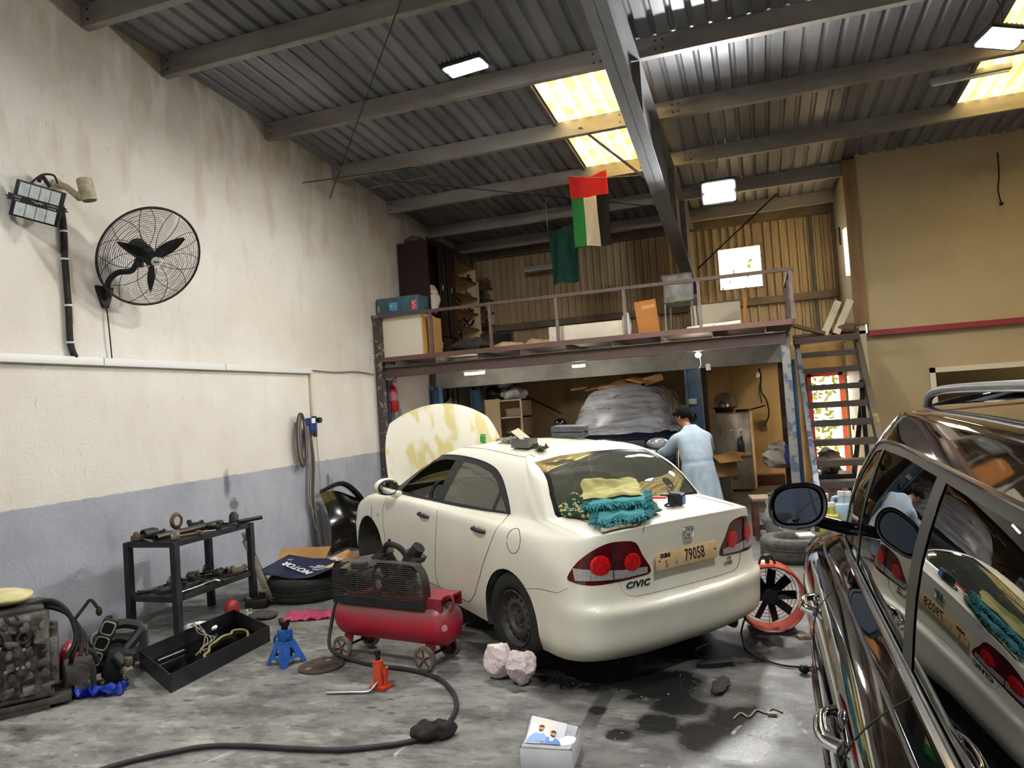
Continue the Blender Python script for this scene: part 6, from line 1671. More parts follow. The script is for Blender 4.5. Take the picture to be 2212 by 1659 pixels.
# ================================================================ things on the floor
# ---- air compressor
t = thing('air_compressor', 'dusty red wheeled air compressor with black wire guard', 'air compressor', (-2.72, 4.98, 0), radians(-11))
TKM = bpy.data.materials.new('red_tank'); TKM.use_nodes = True; nt = TKM.node_tree; bs = nt.nodes['Principled BSDF']; bs.inputs['Roughness'].default_value = .4
tc = nd(nt, 'ShaderNodeTexCoord'); sx = nd(nt, 'ShaderNodeSeparateXYZ'); nt.links.new(tc.outputs['Object'], sx.inputs[0]); n1 = nd(nt, 'ShaderNodeTexNoise', i_Scale=6., i_Detail=6.); nt.links.new(tc.outputs['Object'], n1.inputs['Vector'])
ma = nd(nt, 'ShaderNodeMath', operation='MULTIPLY_ADD'); nt.links.new(n1.outputs[0], ma.inputs[0]); ma.inputs[1].default_value = .16; nt.links.new(sx.outputs[2], ma.inputs[2])
mr = nd(nt, 'ShaderNodeMapRange', i_From_Min=.385, i_From_Max=.50, i_To_Max=.9); nt.links.new(ma.outputs[0], mr.inputs[0])
mx = nd(nt, 'ShaderNodeMix', data_type='RGBA'); mx.inputs[6].default_value = lin('b01f35'); mx.inputs[7].default_value = lin('544c48'); nt.links.new(mr.outputs[0], mx.inputs[0]); nt.links.new(mx.outputs[2], bs.inputs['Base Color'])
REDP = mat('red_bracket', 'a32435', .4, col2='6d2530', scale=8)
TR, TZ_, TL = .165, .31, 1.12
b = MB(); prof = [(0, .0), (.012, TR * .45), (.045, TR * .78), (.09, TR * .95), (.14, TR)]; prof = prof + [(TL - a, r) for a, r in reversed(prof)]
b.lathe((-TL / 2, 0, TZ_), (1, 0, 0), prof, 40); tk = b.build('tank', TKM, t, smooth=60)
b = MB(); b.cyl((TL / 2 - .08, -.06, TZ_ + .0), (TL / 2 - .03, -.13, TZ_ - .0), .022, seg=12); b.build('drain_plug', mat('plug_pink', 'b98a88', .5), tk)
b = MB(); b.tube([(TL / 2 - .1, -.06, TZ_ + TR - .02), (TL / 2 - .06, -.07, TZ_ + TR + .035), (TL / 2 + .0, -.07, TZ_ + TR + .05), (TL / 2 + .02, -.07, TZ_ + TR - .0), (TL / 2 - .01, -.07, TZ_ + TR - .06)], .011, 8, 5); b.build('handle', REDP, t)
b = MB(); b.box((.06, .02, TZ_ + TR + .02), (.88, .26, .02)); b.box((.06, -.105, TZ_ + TR - .02), (.88, .015, .09)); b.box((.06, .145, TZ_ + TR - .02), (.88, .015, .09)); b.build('platform', REDP, t)
# wheels
PALE = mat('pale_wheel', 'a8a190', .6, col2='7f7868', scale=9)
for sx_ in (-.42, .36):
    b = MB(); b.box((sx_, -.08, .16), (.085, .012, .16), (radians(-18), 0, 0)); b.box((sx_, .08, .16), (.085, .012, .16), (radians(18), 0, 0)); b.build('leg', REDP, t)
    b = MB(); b.cyl((sx_, -.17, .088), (sx_, .17, .088), .010, seg=8); b.build('axle', DARKM, t)
    for s in (-1, 1):
        c = V((sx_, s * .16, .088)); b = MB(); b.lathe(c - V((0, .018, 0)), (0, 1, 0), [(0, .066), (0, .085), (.006, .088), (.03, .088), (.036, .085), (.036, .066), (0, .066)], 28); w_ = b.build('wheel', mat('wheel_tyre', '5c564c', .8, col2='77705f', scale=12), t)
        b = MB(); b.lathe(c - V((0, .010, 0)), (0, 1, 0), [(0, 0), (0, .067), (.02, .067), (.02, 0)], 24); b.build('hub_disc', PALE if s < 0 else DARKM, w_)
        b = MB()
        for k in range(5): a = 2 * pi * k / 5 + sx_; b.cyl(c + V((0, s * .013, 0)), c + V((.064 * cos(a), s * .013, .064 * sin(a))), .005, seg=6)
        b.build('spoke', DARKM, w_)
        b = MB(); b.cyl(c - V((0, .02, 0)), c + V((0, .02, 0)), .014, seg=10); b.build('hub', mat('hub_red', '8a3a32', .6), w_)
# belt guard: bent flat frame with wire mesh in front and behind
gx0, gx1, gz0, gz1 = -.50, .37, TZ_ + .12, TZ_ + .44
def gpts(y): return [(gx0, y, gz0), (gx0, y, gz1 - .12), (gx0 + .03, y, gz1 - .03), (gx0 + .12, y, gz1), (gx1 - .16, y, gz1), (gx1 - .05, y, gz1 - .03), (gx1, y, gz1 - .14), (gx1, y, gz0)]
b = MB(); P_ = catmull(gpts(0), 6)
for a, c in zip(P_[:-1], P_[1:]):
    d = (c - a).normalized(); n_ = V((0, 1, 0)).cross(d)
    for yy in (0,): b.face((a + V((0, -.15, 0)), c + V((0, -.15, 0)), c + V((0, -.06, 0)), a + V((0, -.06, 0))))
bmesh.ops.solidify(b.bm, geom=b.bm.faces[:], thickness=.014)
gd = b.build('guard_frame', mat('black_guard', '27272a', .5, col2='47453f', scale=4), t, weld=.0005)
b = MB(); b.box(((gx0 + gx1) / 2, -.145, gz0 + .03), (gx1 - gx0, .012, .06)); b.build('guard_rail', BLACK, gd)
WIRE = mat('guard_wire', '3b3833', .6)
b = MB(); zz = gz0 + .06
def gtop(x):
    if x < gx0 + .12: return gz1 - .12 + .115 * sqrt(max(0, 1 - ((gx0 + .12 - x) / .12) ** 2))
    if x > gx1 - .16: return gz1 - .15 + .145 * sqrt(max(0, 1 - ((x - gx1 + .16) / .16) ** 2))
    return gz1
while zz < gz1:
    xs = [gx0 + (gx1 - gx0) * i / 90 for i in range(91)]; ok = [x for x in xs if gtop(x) > zz]
    if len(ok) > 3: b.cyl((ok[0], -.148, zz), (ok[-1], -.148, zz), .0028, seg=5, caps=False)
    zz += .0155
x = gx0 + .012
while x < gx1:
    b.cyl((x, -.147, gz0 + .05), (x, -.147, gtop(x)), .0012, seg=4, caps=False); x += .0125
b.build('guard_mesh', WIRE, gd)
# pulley, pump, motor
b = MB(); pc_ = V((.0, -.10, TZ_ + .30)); b.tube([pc_ + V((.13 * cos(a), 0, .13 * sin(a))) for a in [2 * pi * i / 32 for i in range(32)]], .014, 6, 0, True)
for k in range(5): a = 2 * pi * k / 5 + .3; b.bar(pc_, pc_ + V((.125 * cos(a), 0, .125 * sin(a))), .016, .022, (0, 1, 0))
b.cyl(pc_ - V((0, .03, 0)), pc_ + V((0, .06, 0)), .028, seg=14); b.build('pulley', mat('pulley_dark', '3f3b36', .5, .4), t)
b = MB(); b.box((.0, .06, TZ_ + .24), (.2, .2, .14), bev=.02)
for s in (-1, 1):
    a_ = V((s * .05, .06, TZ_ + .3)); d = V((s * .55, 0, .83)); b.cyl(a_, a_ + d * .17, .055, seg=14)
    for k in range(6): b.cyl(a_ + d * (.05 + .02 * k), a_ + d * (.056 + .02 * k), .075, seg=16)
    b.box(a_ + d * .19, (.13, .13, .05), (0, s * .58, 0))
b.build('pump', mat('pump_iron', '3a3734', .6, .4, col2='565048', scale=12), t)
b = MB(); b.tube([(-.13, .02, TZ_ + .46), (-.05, .0, TZ_ + .55), (.06, .0, TZ_ + .53), (.12, .02, TZ_ + .46)], .022, 8, 5); b.cyl((.15, .04, TZ_ + .46), (.22, .04, TZ_ + .53), .05, seg=16); b.cyl((-.03, .0, TZ_ + .53), (-.03, 0, TZ_ + .59), .012, seg=8); b.build('intake_pipe', RUBBER, t)
b = MB(); b.lathe((-.36, -.08, TZ_ + .27), (0, 1, 0), [(0, 0), (0, .07), (.02, .085), (.2, .085), (.22, .07), (.22, 0)], 24); b.box((-.36, .02, TZ_ + .37), (.09, .1, .04)); b.build('motor', mat('motor_grey', '46433f', .6, .2, col2='5e5850', scale=9), t)
b = MB(); b.cyl((-.36, -.12, TZ_ + .27), (-.36, -.09, TZ_ + .27), .045, seg=18); b.build('motor_pulley', DARKM, t)
b = MB(); b.tube([(-.36, -.11, TZ_ + .315), (-.18, -.11, TZ_ + .38), (0, -.11, TZ_ + .435)], .006, 5, 3); b.tube([(-.36, -.11, TZ_ + .225), (-.18, -.11, TZ_ + .2), (0, -.11, TZ_ + .165)], .006, 5, 3); b.build('drive_belt', RUBBER, t)
b = MB(); b.box((.24, .0, TZ_ + .25), (.1, .08, .05)); b.cyl((.2, -.03, TZ_ + .25), (.2, -.06, TZ_ + .25), .03, seg=14); b.cyl((.28, 0, TZ_ + .2), (.28, 0, TZ_ + .32), .012, seg=8); b.build('pressure_switch', mat('switch_brass', '857c66', .4, .6), t)
b = MB(); b.box((.26, -.113, TZ_ + TR - .02), (.12, .004, .05)); b.build('name_plate', BLKPL, t)
# ---- hose on the floor
HP = [V((-3.27, 5.03, .42)), V((-3.31, 5.0, .25)), V((-3.27, 4.90, .08))] + [at(x, y, Z=.018) for x, y in ((760, 1425), (810, 1437), (880, 1446), (940, 1462), (975, 1490), (986, 1520), (978, 1548), (955, 1572), (925, 1590), (870, 1605), (800, 1614), (720, 1620), (620, 1616), (520, 1611), (440, 1613), (360, 1627), (290, 1642), (220, 1662), (150, 1690))]
b = MB(); b.tube(HP, .0145, 10, 6); tag(b.build('air_hose', mat('hose_black', '232325', .6, col2='302f30', scale=9)), 'long black air hose curling from the compressor across the floor', 'hose')
lump('black_cloth', at(933, 1597, Z=0) + V((0, .02, 0)), (.26, .17, .085), mat('black_rag', '23201f', .95, col2='322d2a', scale=12), 'black oily rag lying on the air hose in the foreground', 'rag', 61, 5., .3, rz=.5)
# ---- bottle jack
q = at(812, 1492, Z=0); t = thing('bottle_jack', 'orange bottle jack standing on the floor before the compressor', 'jack', (q.x, q.y + .05, 0), radians(-12))
ORJ = mat('orange_jack', 'd0481f', .35, col2='b03c1c', scale=14, coat=.3)
b = MB(); b.box((.015, 0, .012), (.13, .1, .024), bev=.006); b.build('base', ORJ, t)
b = MB(); b.lathe((0, 0, .02), (0, 0, 1), [(0, .04), (.14, .038), (.15, .034), (.165, .034), (.17, .02)], 24); b.build('cylinder', ORJ, t)
b = MB(); b.cyl((0, 0, .185), (0, 0, .235), .016, seg=14); b.cyl((0, 0, .235), (0, 0, .25), .022, seg=14); b.build('ram', DARKM, t)
b = MB(); b.cyl((.06, 0, .02), (.06, 0, .1), .014, seg=10); b.box((.062, 0, .115), (.03, .025, .05)); b.cyl((.062, 0, .12), (.075, 0, .15), .012, seg=8); b.build('pump_arm', ORJ, t)
pa, pb = at(705, 1497, Z=.012), at(795, 1494, Z=.012); b = MB(); b.tube([pa, pa.lerp(pb, .5), pb, pb + V((.03, .05, .03)), pb + V((.05, .1, .045))], .0095, 10, 5); tag(b.build('bent_bar', ALU), 'bright bent steel bar on the floor beside the orange jack', 'bar')
# ---- jack stand
q = at(605, 1440, Z=0); t = thing('jack_stand', 'blue steel jack stand beside the black drip tray', 'jack stand', (q.x, q.y + .08, 0), radians(-18))
BLJ = mat('bright_blue', '2f62b4', .45, col2='27508f', scale=10)
for k in range(4):
    a = pi / 2 * k; R_ = Matrix.Rotation(a, 3, 'Z'); b = MB()
    x_ = R_ @ V((1, 0, 0)); y_ = (R_ @ V((0, .34, 1))).normalized(); o_ = R_ @ V((0, -.105, 0))
    b.prism([(-.105, 0), (-.07, 0), (-.05, .045), (.05, .045), (.07, 0), (.105, 0), (.045, .185), (-.045, .185)], .006, o_, x_, y_, hole=[(-.025, .07), (.025, .07), (.012, .13), (-.012, .13)]); b.build('side_plate', BLJ, t, smooth=0)
b = MB(); b.box((0, 0, .215), (.085, .085, .08), bev=.006); b.build('collar', BLJ, t)
b = MB(); b.box((0, 0, .26), (.045, .03, .06)); b.prism([(-.055, .03), (-.035, -.02), (.035, -.02), (.055, .03), (.02, .01), (-.02, .01)], .035, (0, .0175, .305), (1, 0, 0), (0, 0, 1)); b.build('saddle', DARKM, t)
b = MB(); b.tube([(-.05, -.01, .21), (-.085, -.02, .2), (-.11, -.02, .165), (-.10, -.02, .14)], .011, 8, 5); b.cyl((.04, -.0, .205), (.065, 0, .205), .02, seg=10); b.build('lever', BLJ, t)
# ---- round plate
q = at(695, 1440, Z=0); t = thing('clutch_plate', 'round rusty steel plate lying on the floor by the compressor', 'plate', (q.x, q.y + .0, 0), .4)
RSP = mat('rusty_plate', '5b4c40', .6, .4, col2='42362d', scale=9); b = MB(); b.lathe((0, 0, 0), (0, 0, 1), [(0, 0), (0, .168), (.012, .17), (.018, .16), (.012, .15), (.012, .06), (.02, .05), (.02, 0)], 40); b.build('disc', RSP, t)
for k in range(5): a = 2 * pi * k / 5; b = MB(); b.cyl((.105 * cos(a), .105 * sin(a), .010), (.105 * cos(a), .105 * sin(a), .0145), .022 if k % 2 else .012, seg=12); b.build('hole', mat('plate_spot', '8b8378', .6) if k in (1, 3) else BLACK, t)
# ---- drip tray
TA, TB, TC = at(370, 1497, Z=0), at(583, 1385, Z=0), at(303, 1440, Z=0)
cA, cB, cC = TA, TB, TC; cD = cB + (cC - cA)
t = thing('drip_tray', 'large black metal drip tray on the floor in front of the shelf', 'tray')
TRAY = mat('tray_black', '151518', .35, col2='232325', scale=5, rough2=.5); th_ = .13
ux = (cB - cA).normalized(); uy = (cC - cA).normalized()
Lx, Ly = (cB - cA).length, (cC - cA).length
for a, c in ((cA, cB), (cB, cD), (cD, cC), (cC, cA)): b = MB(); b.bar(a + V((0, 0, th_ / 2)), c + V((0, 0, th_ / 2)), .008, th_); b.build('side_wall', TRAY, t)
b = MB(); b.face([p + V((0, 0, .012)) for p in (cA, cB, cD, cC)]); bmesh.ops.solidify(b.bm, geom=b.bm.faces[:], thickness=.01); b.build('bottom', mat('oil_film', '09090a', .12), t)
def tr(u, v, z=.016): return cA + ux * (u * Lx) + uy * (v * Ly) + V((0, 0, z))
gk = [(.42, .25), (.52, .18), (.66, .2), (.74, .24), (.86, .3), (.95, .5), (.93, .66), (.86, .72), (.82, .66), (.74, .7), (.64, .64), (.56, .6), (.5, .46), (.44, .42)]
b = MB(); b.tube([tr(u, v, .022) for u, v in gk], .011, 6, 3, True); tag(b.build('gasket', mat('old_gasket', '8e8656', .7)), 'yellowish pan gasket lying in the black drip tray', 'gasket')
b = MB()
for k in range(4): b.tube([tr(.50 + .01 * k, 1.02, .15), tr(.53 + .03 * sin(k * 2.), .92, .142 + .01 * k), tr(.60 - .02 * k, .86, .09 + .02 * sin(k)), tr(.55 + .04 * k, .74, .03), tr(.47, .6 + .04 * sin(3 * k), .03), tr(.38 + .05 * k, .5, .03)], .0042, 5, 5)
tag(b.build('wire_harness', mat('dull_wire', '8f887c', .6)), 'tangle of thin wires hanging over the tray edge', 'wire')
pa = tr(.12, .84, .03); b = MB(); b.cyl(pa, tr(.36, .80, .03), .007, seg=8); tag(b.build('bright_rod', ALU), 'thin bright rod lying in the black drip tray', 'rod')
# ---- engine block and its neighbours
DIRTY = mat('dirty_aluminium', '85807a', .5, .6, col2='48443f', scale=11, lo=.42, hi=.58, bump=.4, bscale=40)
DARKI = mat('oily_iron', '3d3a37', .5, .5, col2='5c5751', scale=9)
t = thing('engine_block', 'dirty grey engine block standing on the floor at the left edge', 'engine', (-5.06, 3.70, 0), radians(50))
b = MB(); b.box((-.05, 0, .37), (.58, .46, .56), bev=.03); b.build('block', DIRTY, t)
b = MB(); b.box((-.05, .03, .66), (.54, .34, .06), bev=.02); b.build('head', DARKI, t); b = MB(); b.box((-.05, 0, .10), (.62, .48, .03), bev=.008); b.build('pan_flange', DARKI, t)
r_ = random.Random(3)
for row, z in enumerate((.17, .25, .33, .41, .49, .57)):
    for k in range(6):
        x = -.29 + .098 * k + .03 * r_.random(); w_ = .03 + .06 * r_.random(); h_ = .025 + .05 * r_.random(); dep = .015 + .07 * r_.random()
        b = MB(); b.box((x, -.235 - dep / 2, z), (w_, dep, h_), (0, r_.uniform(-.3, .3), 0), bev=.012)
        if r_.random() < .6: b.cyl((x, -.235, z + .02), (x + .01, -.25 - dep, z + .02), .022, seg=10)
        b.build('lug', DIRTY if r_.random() < .7 else DARKI, t)
for k in range(3):
    b = MB(); x = -.24 + .17 * k; b.lathe((x, -.23, .52), (0, -1, 0), [(0, .05), (.04, .05), (.05, .04), (.05, .026), (.01, .026)], 16); b.build('port', DARKI, t)
for k in range(16):
    b = MB(); x, z = r_.uniform(-.3, .2), r_.uniform(.14, .62); b.cyl((x, -.24, z), (x, -.275, z), .011, seg=6); b.build('bolt', ALU, t)
b = MB()
for k in range(7): b.tube([(-.3 + .06 * k, -.22, .66), (-.26 + .06 * k, -.27 - .02 * (k % 3), .60 + .03 * (k % 2)), (-.2 + .06 * k, -.25, .5 + .05 * (k % 3)), (-.16 + .05 * k, -.24, .45)], .009 + .004 * (k % 2), 6, 4)
b.build('pipework', RUBBER, t)
b = MB(); b.box((.05, 0, .05), (.62, .5, .05), bev=.01); b.box((-.12, -.05, .02), (.7, .4, .04)); b.build('oil_pan', DARKI, t)
for k in range(4): b = MB(); b.box((.26, -.15 + .1 * k, .3 + .05 * (k % 2)), (.06, .06, .32), bev=.015); b.build('rib', DIRTY, t)
for k in range(4):
    b = MB(); b.tube([(.12, -.05 + .03 * k, .68), (.26 + .02 * k, -.08, .70 - .03 * k), (.36 + .015 * k, -.1, .60 - .03 * k), (.40 + .02 * k, -.12, .42), (.34 + .04 * k, -.14 - .02 * k, .30)], .009 if k % 2 else .016, 7, 5); b.build('harness_hose', RUBBER, t)
b = MB(); b.tube([(.38, -.1, .52), (.46, -.1, .62), (.5, -.1, .66), (.54, -.1, .6)], .012, 6, 4); b.sphere((.55, -.1, .57), .022, (1, 1, 1.6)); b.build('plug_lead', RUBBER, t)
lump('foam_pad', (-5.14, 3.74, .70), (.46, .34, .10), mat('yellow_foam', 'c9c090', .8, col2='b0a672', scale=5), 'yellowed foam pad lying on top of the engine block', 'foam', 71, 2.5, .12, rz=-.4)
lump('red_bag', (-5.02, 4.16, 0), (.2, .22, .36), mat('red_vinyl', '8c1f2a', .35, col2='6d1822', scale=6), 'dark red vinyl bag between the engine and the black castings', 'bag', 72, 3., .2)
t = thing('alternator', 'black alternator casting on the floor right of the red bag', 'car part', (-4.78, 4.0, 0), .85); b = MB(); b.box((0, 0, .12), (.2, .18, .24), (.1, 0, .1), bev=.03); b.cyl((0, -.09, .16), (0, -.13, .16), .07, seg=18); b.build('casing', DARKI, t); b = MB(); b.box((.02, -.11, .06), (.1, .03, .1), bev=.01); b.build('bracket', DIRTY, t); b = MB(); b.tube([(-.05, -.05, .22), (-.02, -.1, .33), (.08, -.08, .3), (.12, -.05, .2)], .018, 7, 5); b.build('pipe', RUBBER, t)
t = thing('throttle_body', 'round-mouthed metal throttle body behind the alternator', 'car part', (-5.02, 4.42, 0), .8); b = MB(); b.box((0, 0, .14), (.2, .2, .28), bev=.04); b.build('casing', BLKPL, t); b = MB(); b.lathe((-.02, -.10, .27), (0, -1, .25), [(0, .06), (.02, .06), (.02, .045), (0, .045), (0, .06)], 22); b.build('mouth', ALU, t)
b = MB(); b.box((.05, 0, .33), (.1, .1, .08), bev=.02); b.cyl((.05, 0, .36), (.05, 0, .41), .025, seg=10); b.build('sensor', BLKPL, t)
t = thing('intake_manifold', 'black plastic intake manifold with four square metal-rimmed ports', 'manifold', (-4.83, 4.12, 0), 0.)
dM = V((.30, .30, .90)).normalized(); nM = V((.70, -.66, .25)); nM = (nM - dM * nM.dot(dM)).normalized()
b = MB(); b.bar(V((-.02, -.02, .04)), V((-.02, -.02, .04)) + dM * .46, .11, .05, nM, bev=.01); b.build('port_rail', BLKPL, t)
for k in range(4):
    c = V((-.02, -.02, .04)) + dM * (.06 + .112 * k) + nM * .028; xx, yy = dM.cross(nM), dM
    rr_ = []
    for i in range(24):
        a = 2 * pi * i / 24; ca, sa = cos(a), sin(a); rr_.append(c + xx * (.042 * math.copysign(abs(ca) ** .5, ca)) + yy * (.046 * math.copysign(abs(sa) ** .5, sa)))
    b = MB(); b.tube(rr_, .0065, 6, 0, True); b.build('port_rim', mat('port_metal', 'a39c88', .4, .6), t)
    b = MB(); b.face([c + (p - c) * .85 - nM * .0015 for p in rr_]); b.build('port_hole', mat('void_black', '050505', .95), t)
    b = MB(); q0 = V((-.02, -.02, .04)) + dM * (.06 + .112 * k); b.tube([q0 - nM * .01, q0 - nM * .08 + V((.08, .06, .0)), q0 - nM * .08 + V((.16, .13, -.06)), V((.18, .16, .06 + .05 * k))], .036, 8, 4); b.build('runner', BLKPL, t)
b = MB(); b.box((.15, .14, .13), (.2, .2, .22), (0, .3, .7), bev=.03); b.cyl((.2, .06, .2), (.28, .06, .14), .045, seg=14); b.build('plenum', BLKPL, t)
b = MB(); b.cyl((.24, .08, .13), (.32, .06, .08), .045, seg=14); b.box((.3, .07, .17), (.06, .05, .06), bev=.01); b.build('valve', mat('valve_steel', '8d8574', .35, .8), t)
for k in range(2): b = MB(); b.cyl((.3, .04, .07 - .03 * k), (.42, .0, .06 - .03 * k), .006, seg=6); b.build('stud', ALU, t)
cloth('blue_glove', (-4.60, 3.99, 0), .36, .18, mat('blue_nitrile', '1f43c4', .35, col2='1a38a4', scale=8), 'bright blue rubber glove crumpled under the intake manifold', .05, 6, cat='glove', rz=.5)
t = thing('car_battery', 'grimy black car battery against the tray corner', 'battery', (-5.02, 4.62, .0), rot=(0, 0, radians(42)))
b = MB(); b.box((0, 0, .115), (.34, .18, .23), bev=.012); b.build('case', mat('battery_black', '27272a', .5, col2='4a4743', scale=8), t)
b = MB(); b.box((0, 0, .235), (.345, .185, .025), bev=.006); b.build('lid', mat('battery_lid', '4c4a46', .6, col2='3a3835', scale=9), t)
b = MB(); b.box((-.05, -.0915, .14), (.2, .003, .12)); b.build('label', mat('battery_label', '1d1a1c', .5), t); b = MB(); b.box((-.08, -.094, .155), (.12, .003, .03)); b.build('yellow_print', mat('label_yellow', 'b8a020', .5), t); b = MB(); b.box((-.02, -.094, .095), (.16, .003, .014)); b.build('red_print', mat('label_red', 'a83038', .5), t)
# ---- foreground: paper ball, cake box, sole, rag
q = at(1095, 1478, Z=0)
PAPER = mat('printed_paper', 'dccdc8', .85, col2='c4b0ae', scale=6)
def crumple(name, loc, size, m_, lab, seed, cat='paper'):
    b = MB(); bmesh.ops.create_icosphere(b.bm, subdivisions=5, radius=1); from mathutils import noise as N_
    rr = random.Random(seed); pl = []
    for i in range(44): pl.append((V((rr.gauss(0, 1), rr.gauss(0, 1), rr.gauss(0, 1))).normalized(), rr.uniform(.78, 1.05)))
    for v in b.bm.verts:
        d = v.co.copy(); w_ = d + N_.noise_vector(d * 1.7 + V((seed, 0, 0))) * .22; w_.normalize()
        k_ = min(o_ / max(.2, n_.dot(w_)) for n_, o_ in pl if n_.dot(w_) > .2) + .05 * N_.noise(d * 6) - .10 * abs(N_.noise(d * 2.2 + V((0, seed, 0))))
        v.co = V((d.x * size[0], d.y * size[1], d.z * size[2])) * (k_ * .5)
    zm = min(v.co.z for v in b.bm.verts)
    for v in b.bm.verts: v.co.z -= zm
    o = b.build(name, m_, smooth=30); o.location = loc; return tag(o, lab, cat)
crumple('paper_ball', (at(1075, 1470, Z=0).x, at(1075, 1470, Z=0).y + .05, 0), (.24, .2, .27), PAPER, 'crumpled pinkish newspaper ball beside the rear wheel', 3)
crumple('paper_ball', (at(1122, 1482, Z=0).x, at(1122, 1482, Z=0).y + .04, 0), (.24, .2, .24), mat('printed_paper_text', 'd3c5c2', .85, col2='9a8890', scale=50, lo=.56, hi=.62, stretch=(1, 1, 4)), 'crumpled printed newspaper with yellow corner in front of the rear wheel', 8)
t = thing('cake_box', 'white cardboard cake box with a printed picture of two men on the lid', 'box', (0, 0, 0))
bz = .105
BX = [at(1133, 1662, Z=0), at(1228, 1672, Z=0), at(1268, 1625, Z=0)]
A0 = at(1122, 1617, Z=bz); B0 = at(1217, 1622, Z=bz); ex = (B0 - A0); ex.z = 0; Lb = ex.length; ex.normalize(); ey = V((-ex.y, ex.x, 0)); Ld = .27; Lb = .27
ob = V((A0.x, A0.y, 0)); WB = mat('white_box', 'dedfe2', .55, col2='d2d3d6', scale=7)
def bp(u, v, z): return ob + ex * (u * Lb) + ey * (v * Ld) + V((0, 0, z))
b = MB(); vs = [b.bm.verts.new(bp(u, v, z)) for z in (0, bz) for u, v in ((.03, .03), (.97, .03), (.97, .97), (.03, .97))] if False else None
b.box(bp(.5, .5, bz / 2), (Lb, Ld, bz), Matrix((ex, ey, V((0, 0, 1)))).transposed(), bev=.003); b.build('tray', WB, t)
# bent lid, lifted at the back left and sunken at the right
def lid_(u, v): return bp(u, v, bz + .006 + .055 * max(0, v - .35) * (1 - u) * 1.6 - .018 * math.exp(-((u - .78) ** 2 + (v - .45) ** 2) / .05))
b = MB(); b.grid(lid_, 16, 16, .004); b.build('lid', WB, t, smooth=180)
def deco(name, pts, m_, h=.006):
    b = MB(); P_ = [lid_(u, v) + V((0, 0, h)) for u, v in pts]; c = sum(P_, V()) / len(P_)
    n = len(P_)
    for i in range(n): b.face((c, P_[i], P_[(i + 1) % n]))
    return b.build(name, m_, pic, weld=.0001)
pic = MB(); pic.grid(lambda u, v: lid_(.06 + .70 * u, .16 + .78 * v) + V((0, 0, .0050)), 12, 12); pic = pic.build('picture', mat('pic_backdrop', 'c2cad6', .4, col2='d9cfc0', scale=6), t)
def ov(cu, cv, ru, rv, a0=0, a1=2 * pi, n=18): return [(cu + ru * cos(a0 + (a1 - a0) * i / n), cv + rv * sin(a0 + (a1 - a0) * i / n)) for i in range(n + (0 if a1 - a0 > 6.2 else 1))]
deco('jacket', [(.08, .20), (.12, .42), (.22, .52), (.36, .52), (.44, .42), (.46, .2)], mat('pic_blue', '7fa6dc', .4), .0062)
deco('jacket', [(.36, .17), (.40, .36), (.48, .43), (.62, .43), (.72, .34), (.74, .17)], mat('pic_blue2', '5f8cd8', .4), .0066)
deco('shirt', [(.25, .36), (.24, .52), (.34, .52), (.32, .36)], mat('pic_white', 'e9ecf2', .4), .0066); deco('shirt', [(.51, .3), (.5, .43), (.59, .43), (.58, .3)], mat('pic_white', 'e9ecf2', .4), .0070)
for cu, cv in ((.30, .63), (.55, .53)):
    deco('face', ov(cu, cv, .055, .085), mat('pic_skin', 'b98a68', .5), .0072); deco('hair', ov(cu, cv + .035, .058, .07, 0, pi), mat('pic_hair', '2a211d', .5), .0076); deco('beard', ov(cu, cv - .03, .045, .055, pi, 2 * pi), mat('pic_beard', '3a2c26', .5), .0076)
deco('hands', [(.30, .22), (.33, .28), (.42, .27), (.42, .21)], mat('pic_skin', 'b98a68', .5), .0078)
q = at(1548, 1442, Z=0); b = MB(); b.prism([(.13 * cos(a) * (1 if cos(a) > 0 else 1.05), (.042 + .012 * cos(a)) * sin(a)) for a in [2 * pi * i / 28 for i in range(28)]], .03, (q.x - .01, q.y + .03, 0), (.87, .42, 0), (-.42, .87, 0), bev=.006); tag(b.build('rubber_sole', mat('sole_black', '0e0e11', .6)), 'black rubber shoe sole on the oily floor behind the white car', 'sole')
lump('twisted_rag', (at(1557, 1490, Z=0).x, at(1557, 1490, Z=0).y, 0), (.10, .26, .05), mat('grey_rag', '3b3836', .9), 'twisted dark rag on the floor behind the white car', 'rag', 81, 6., .35, rz=-.2)
b = MB(); b.tube([at(x, y, Z=.006) for x, y in ((1585, 1552), (1600, 1540), (1618, 1548), (1635, 1533), (1655, 1540), (1668, 1530), (1690, 1538))], .005, 5, 5); b.box(at(1668, 1542, Z=.008), (.05, .03, .014)); tag(b.build('wire_scrap', mat('wire_tan', '8f8878', .6)), 'curled scrap of wire with a connector on the floor', 'wire')
for k, (px, py) in enumerate(((1225, 1515), (470, 1412), (1710, 1465))):
    pass
# ================================================================ wrapped car on the lift and the person working at it
wc = thing('wrapped_car', 'dark blue off-road car facing the room under the platform', 'car', (-2.22, 14.28, .26), radians(-89))
NAVY = mat('navy_paint', '101724', .2, coat=.6)
bm = half_to_bm([[V((p.x * .82, p.y * 1.02, p.z)) for p in r] for r in suv_rows()])
def cls4(c, f):
    u, v, z = c; a = abs(v)
    if a > .5 and (math.hypot(u, z - .38) < .40 or math.hypot(u - 2.38, z - .38) < .40): return None
    if z > 1.1 and inpoly((u / .82, z), SDLO) and a > .4: return 'glass'
    if u > 1.7 and z > 1.12 and inpoly((v, z), SWD): return 'glass'
    return 'body'
DR = split_parts(bm, lambda c, f: 'x' if (c.z > 1.0 and (c.z > 1.2 or c.x > 1.6)) or (c.x > 2.75 and c.z > 1.0) else None)['x']
P = split_parts(bm, cls4); bm.free()
part_mesh('body_shell', P['body'], NAVY, wc); part_mesh('window', P['glass'], SGLASS, wc)
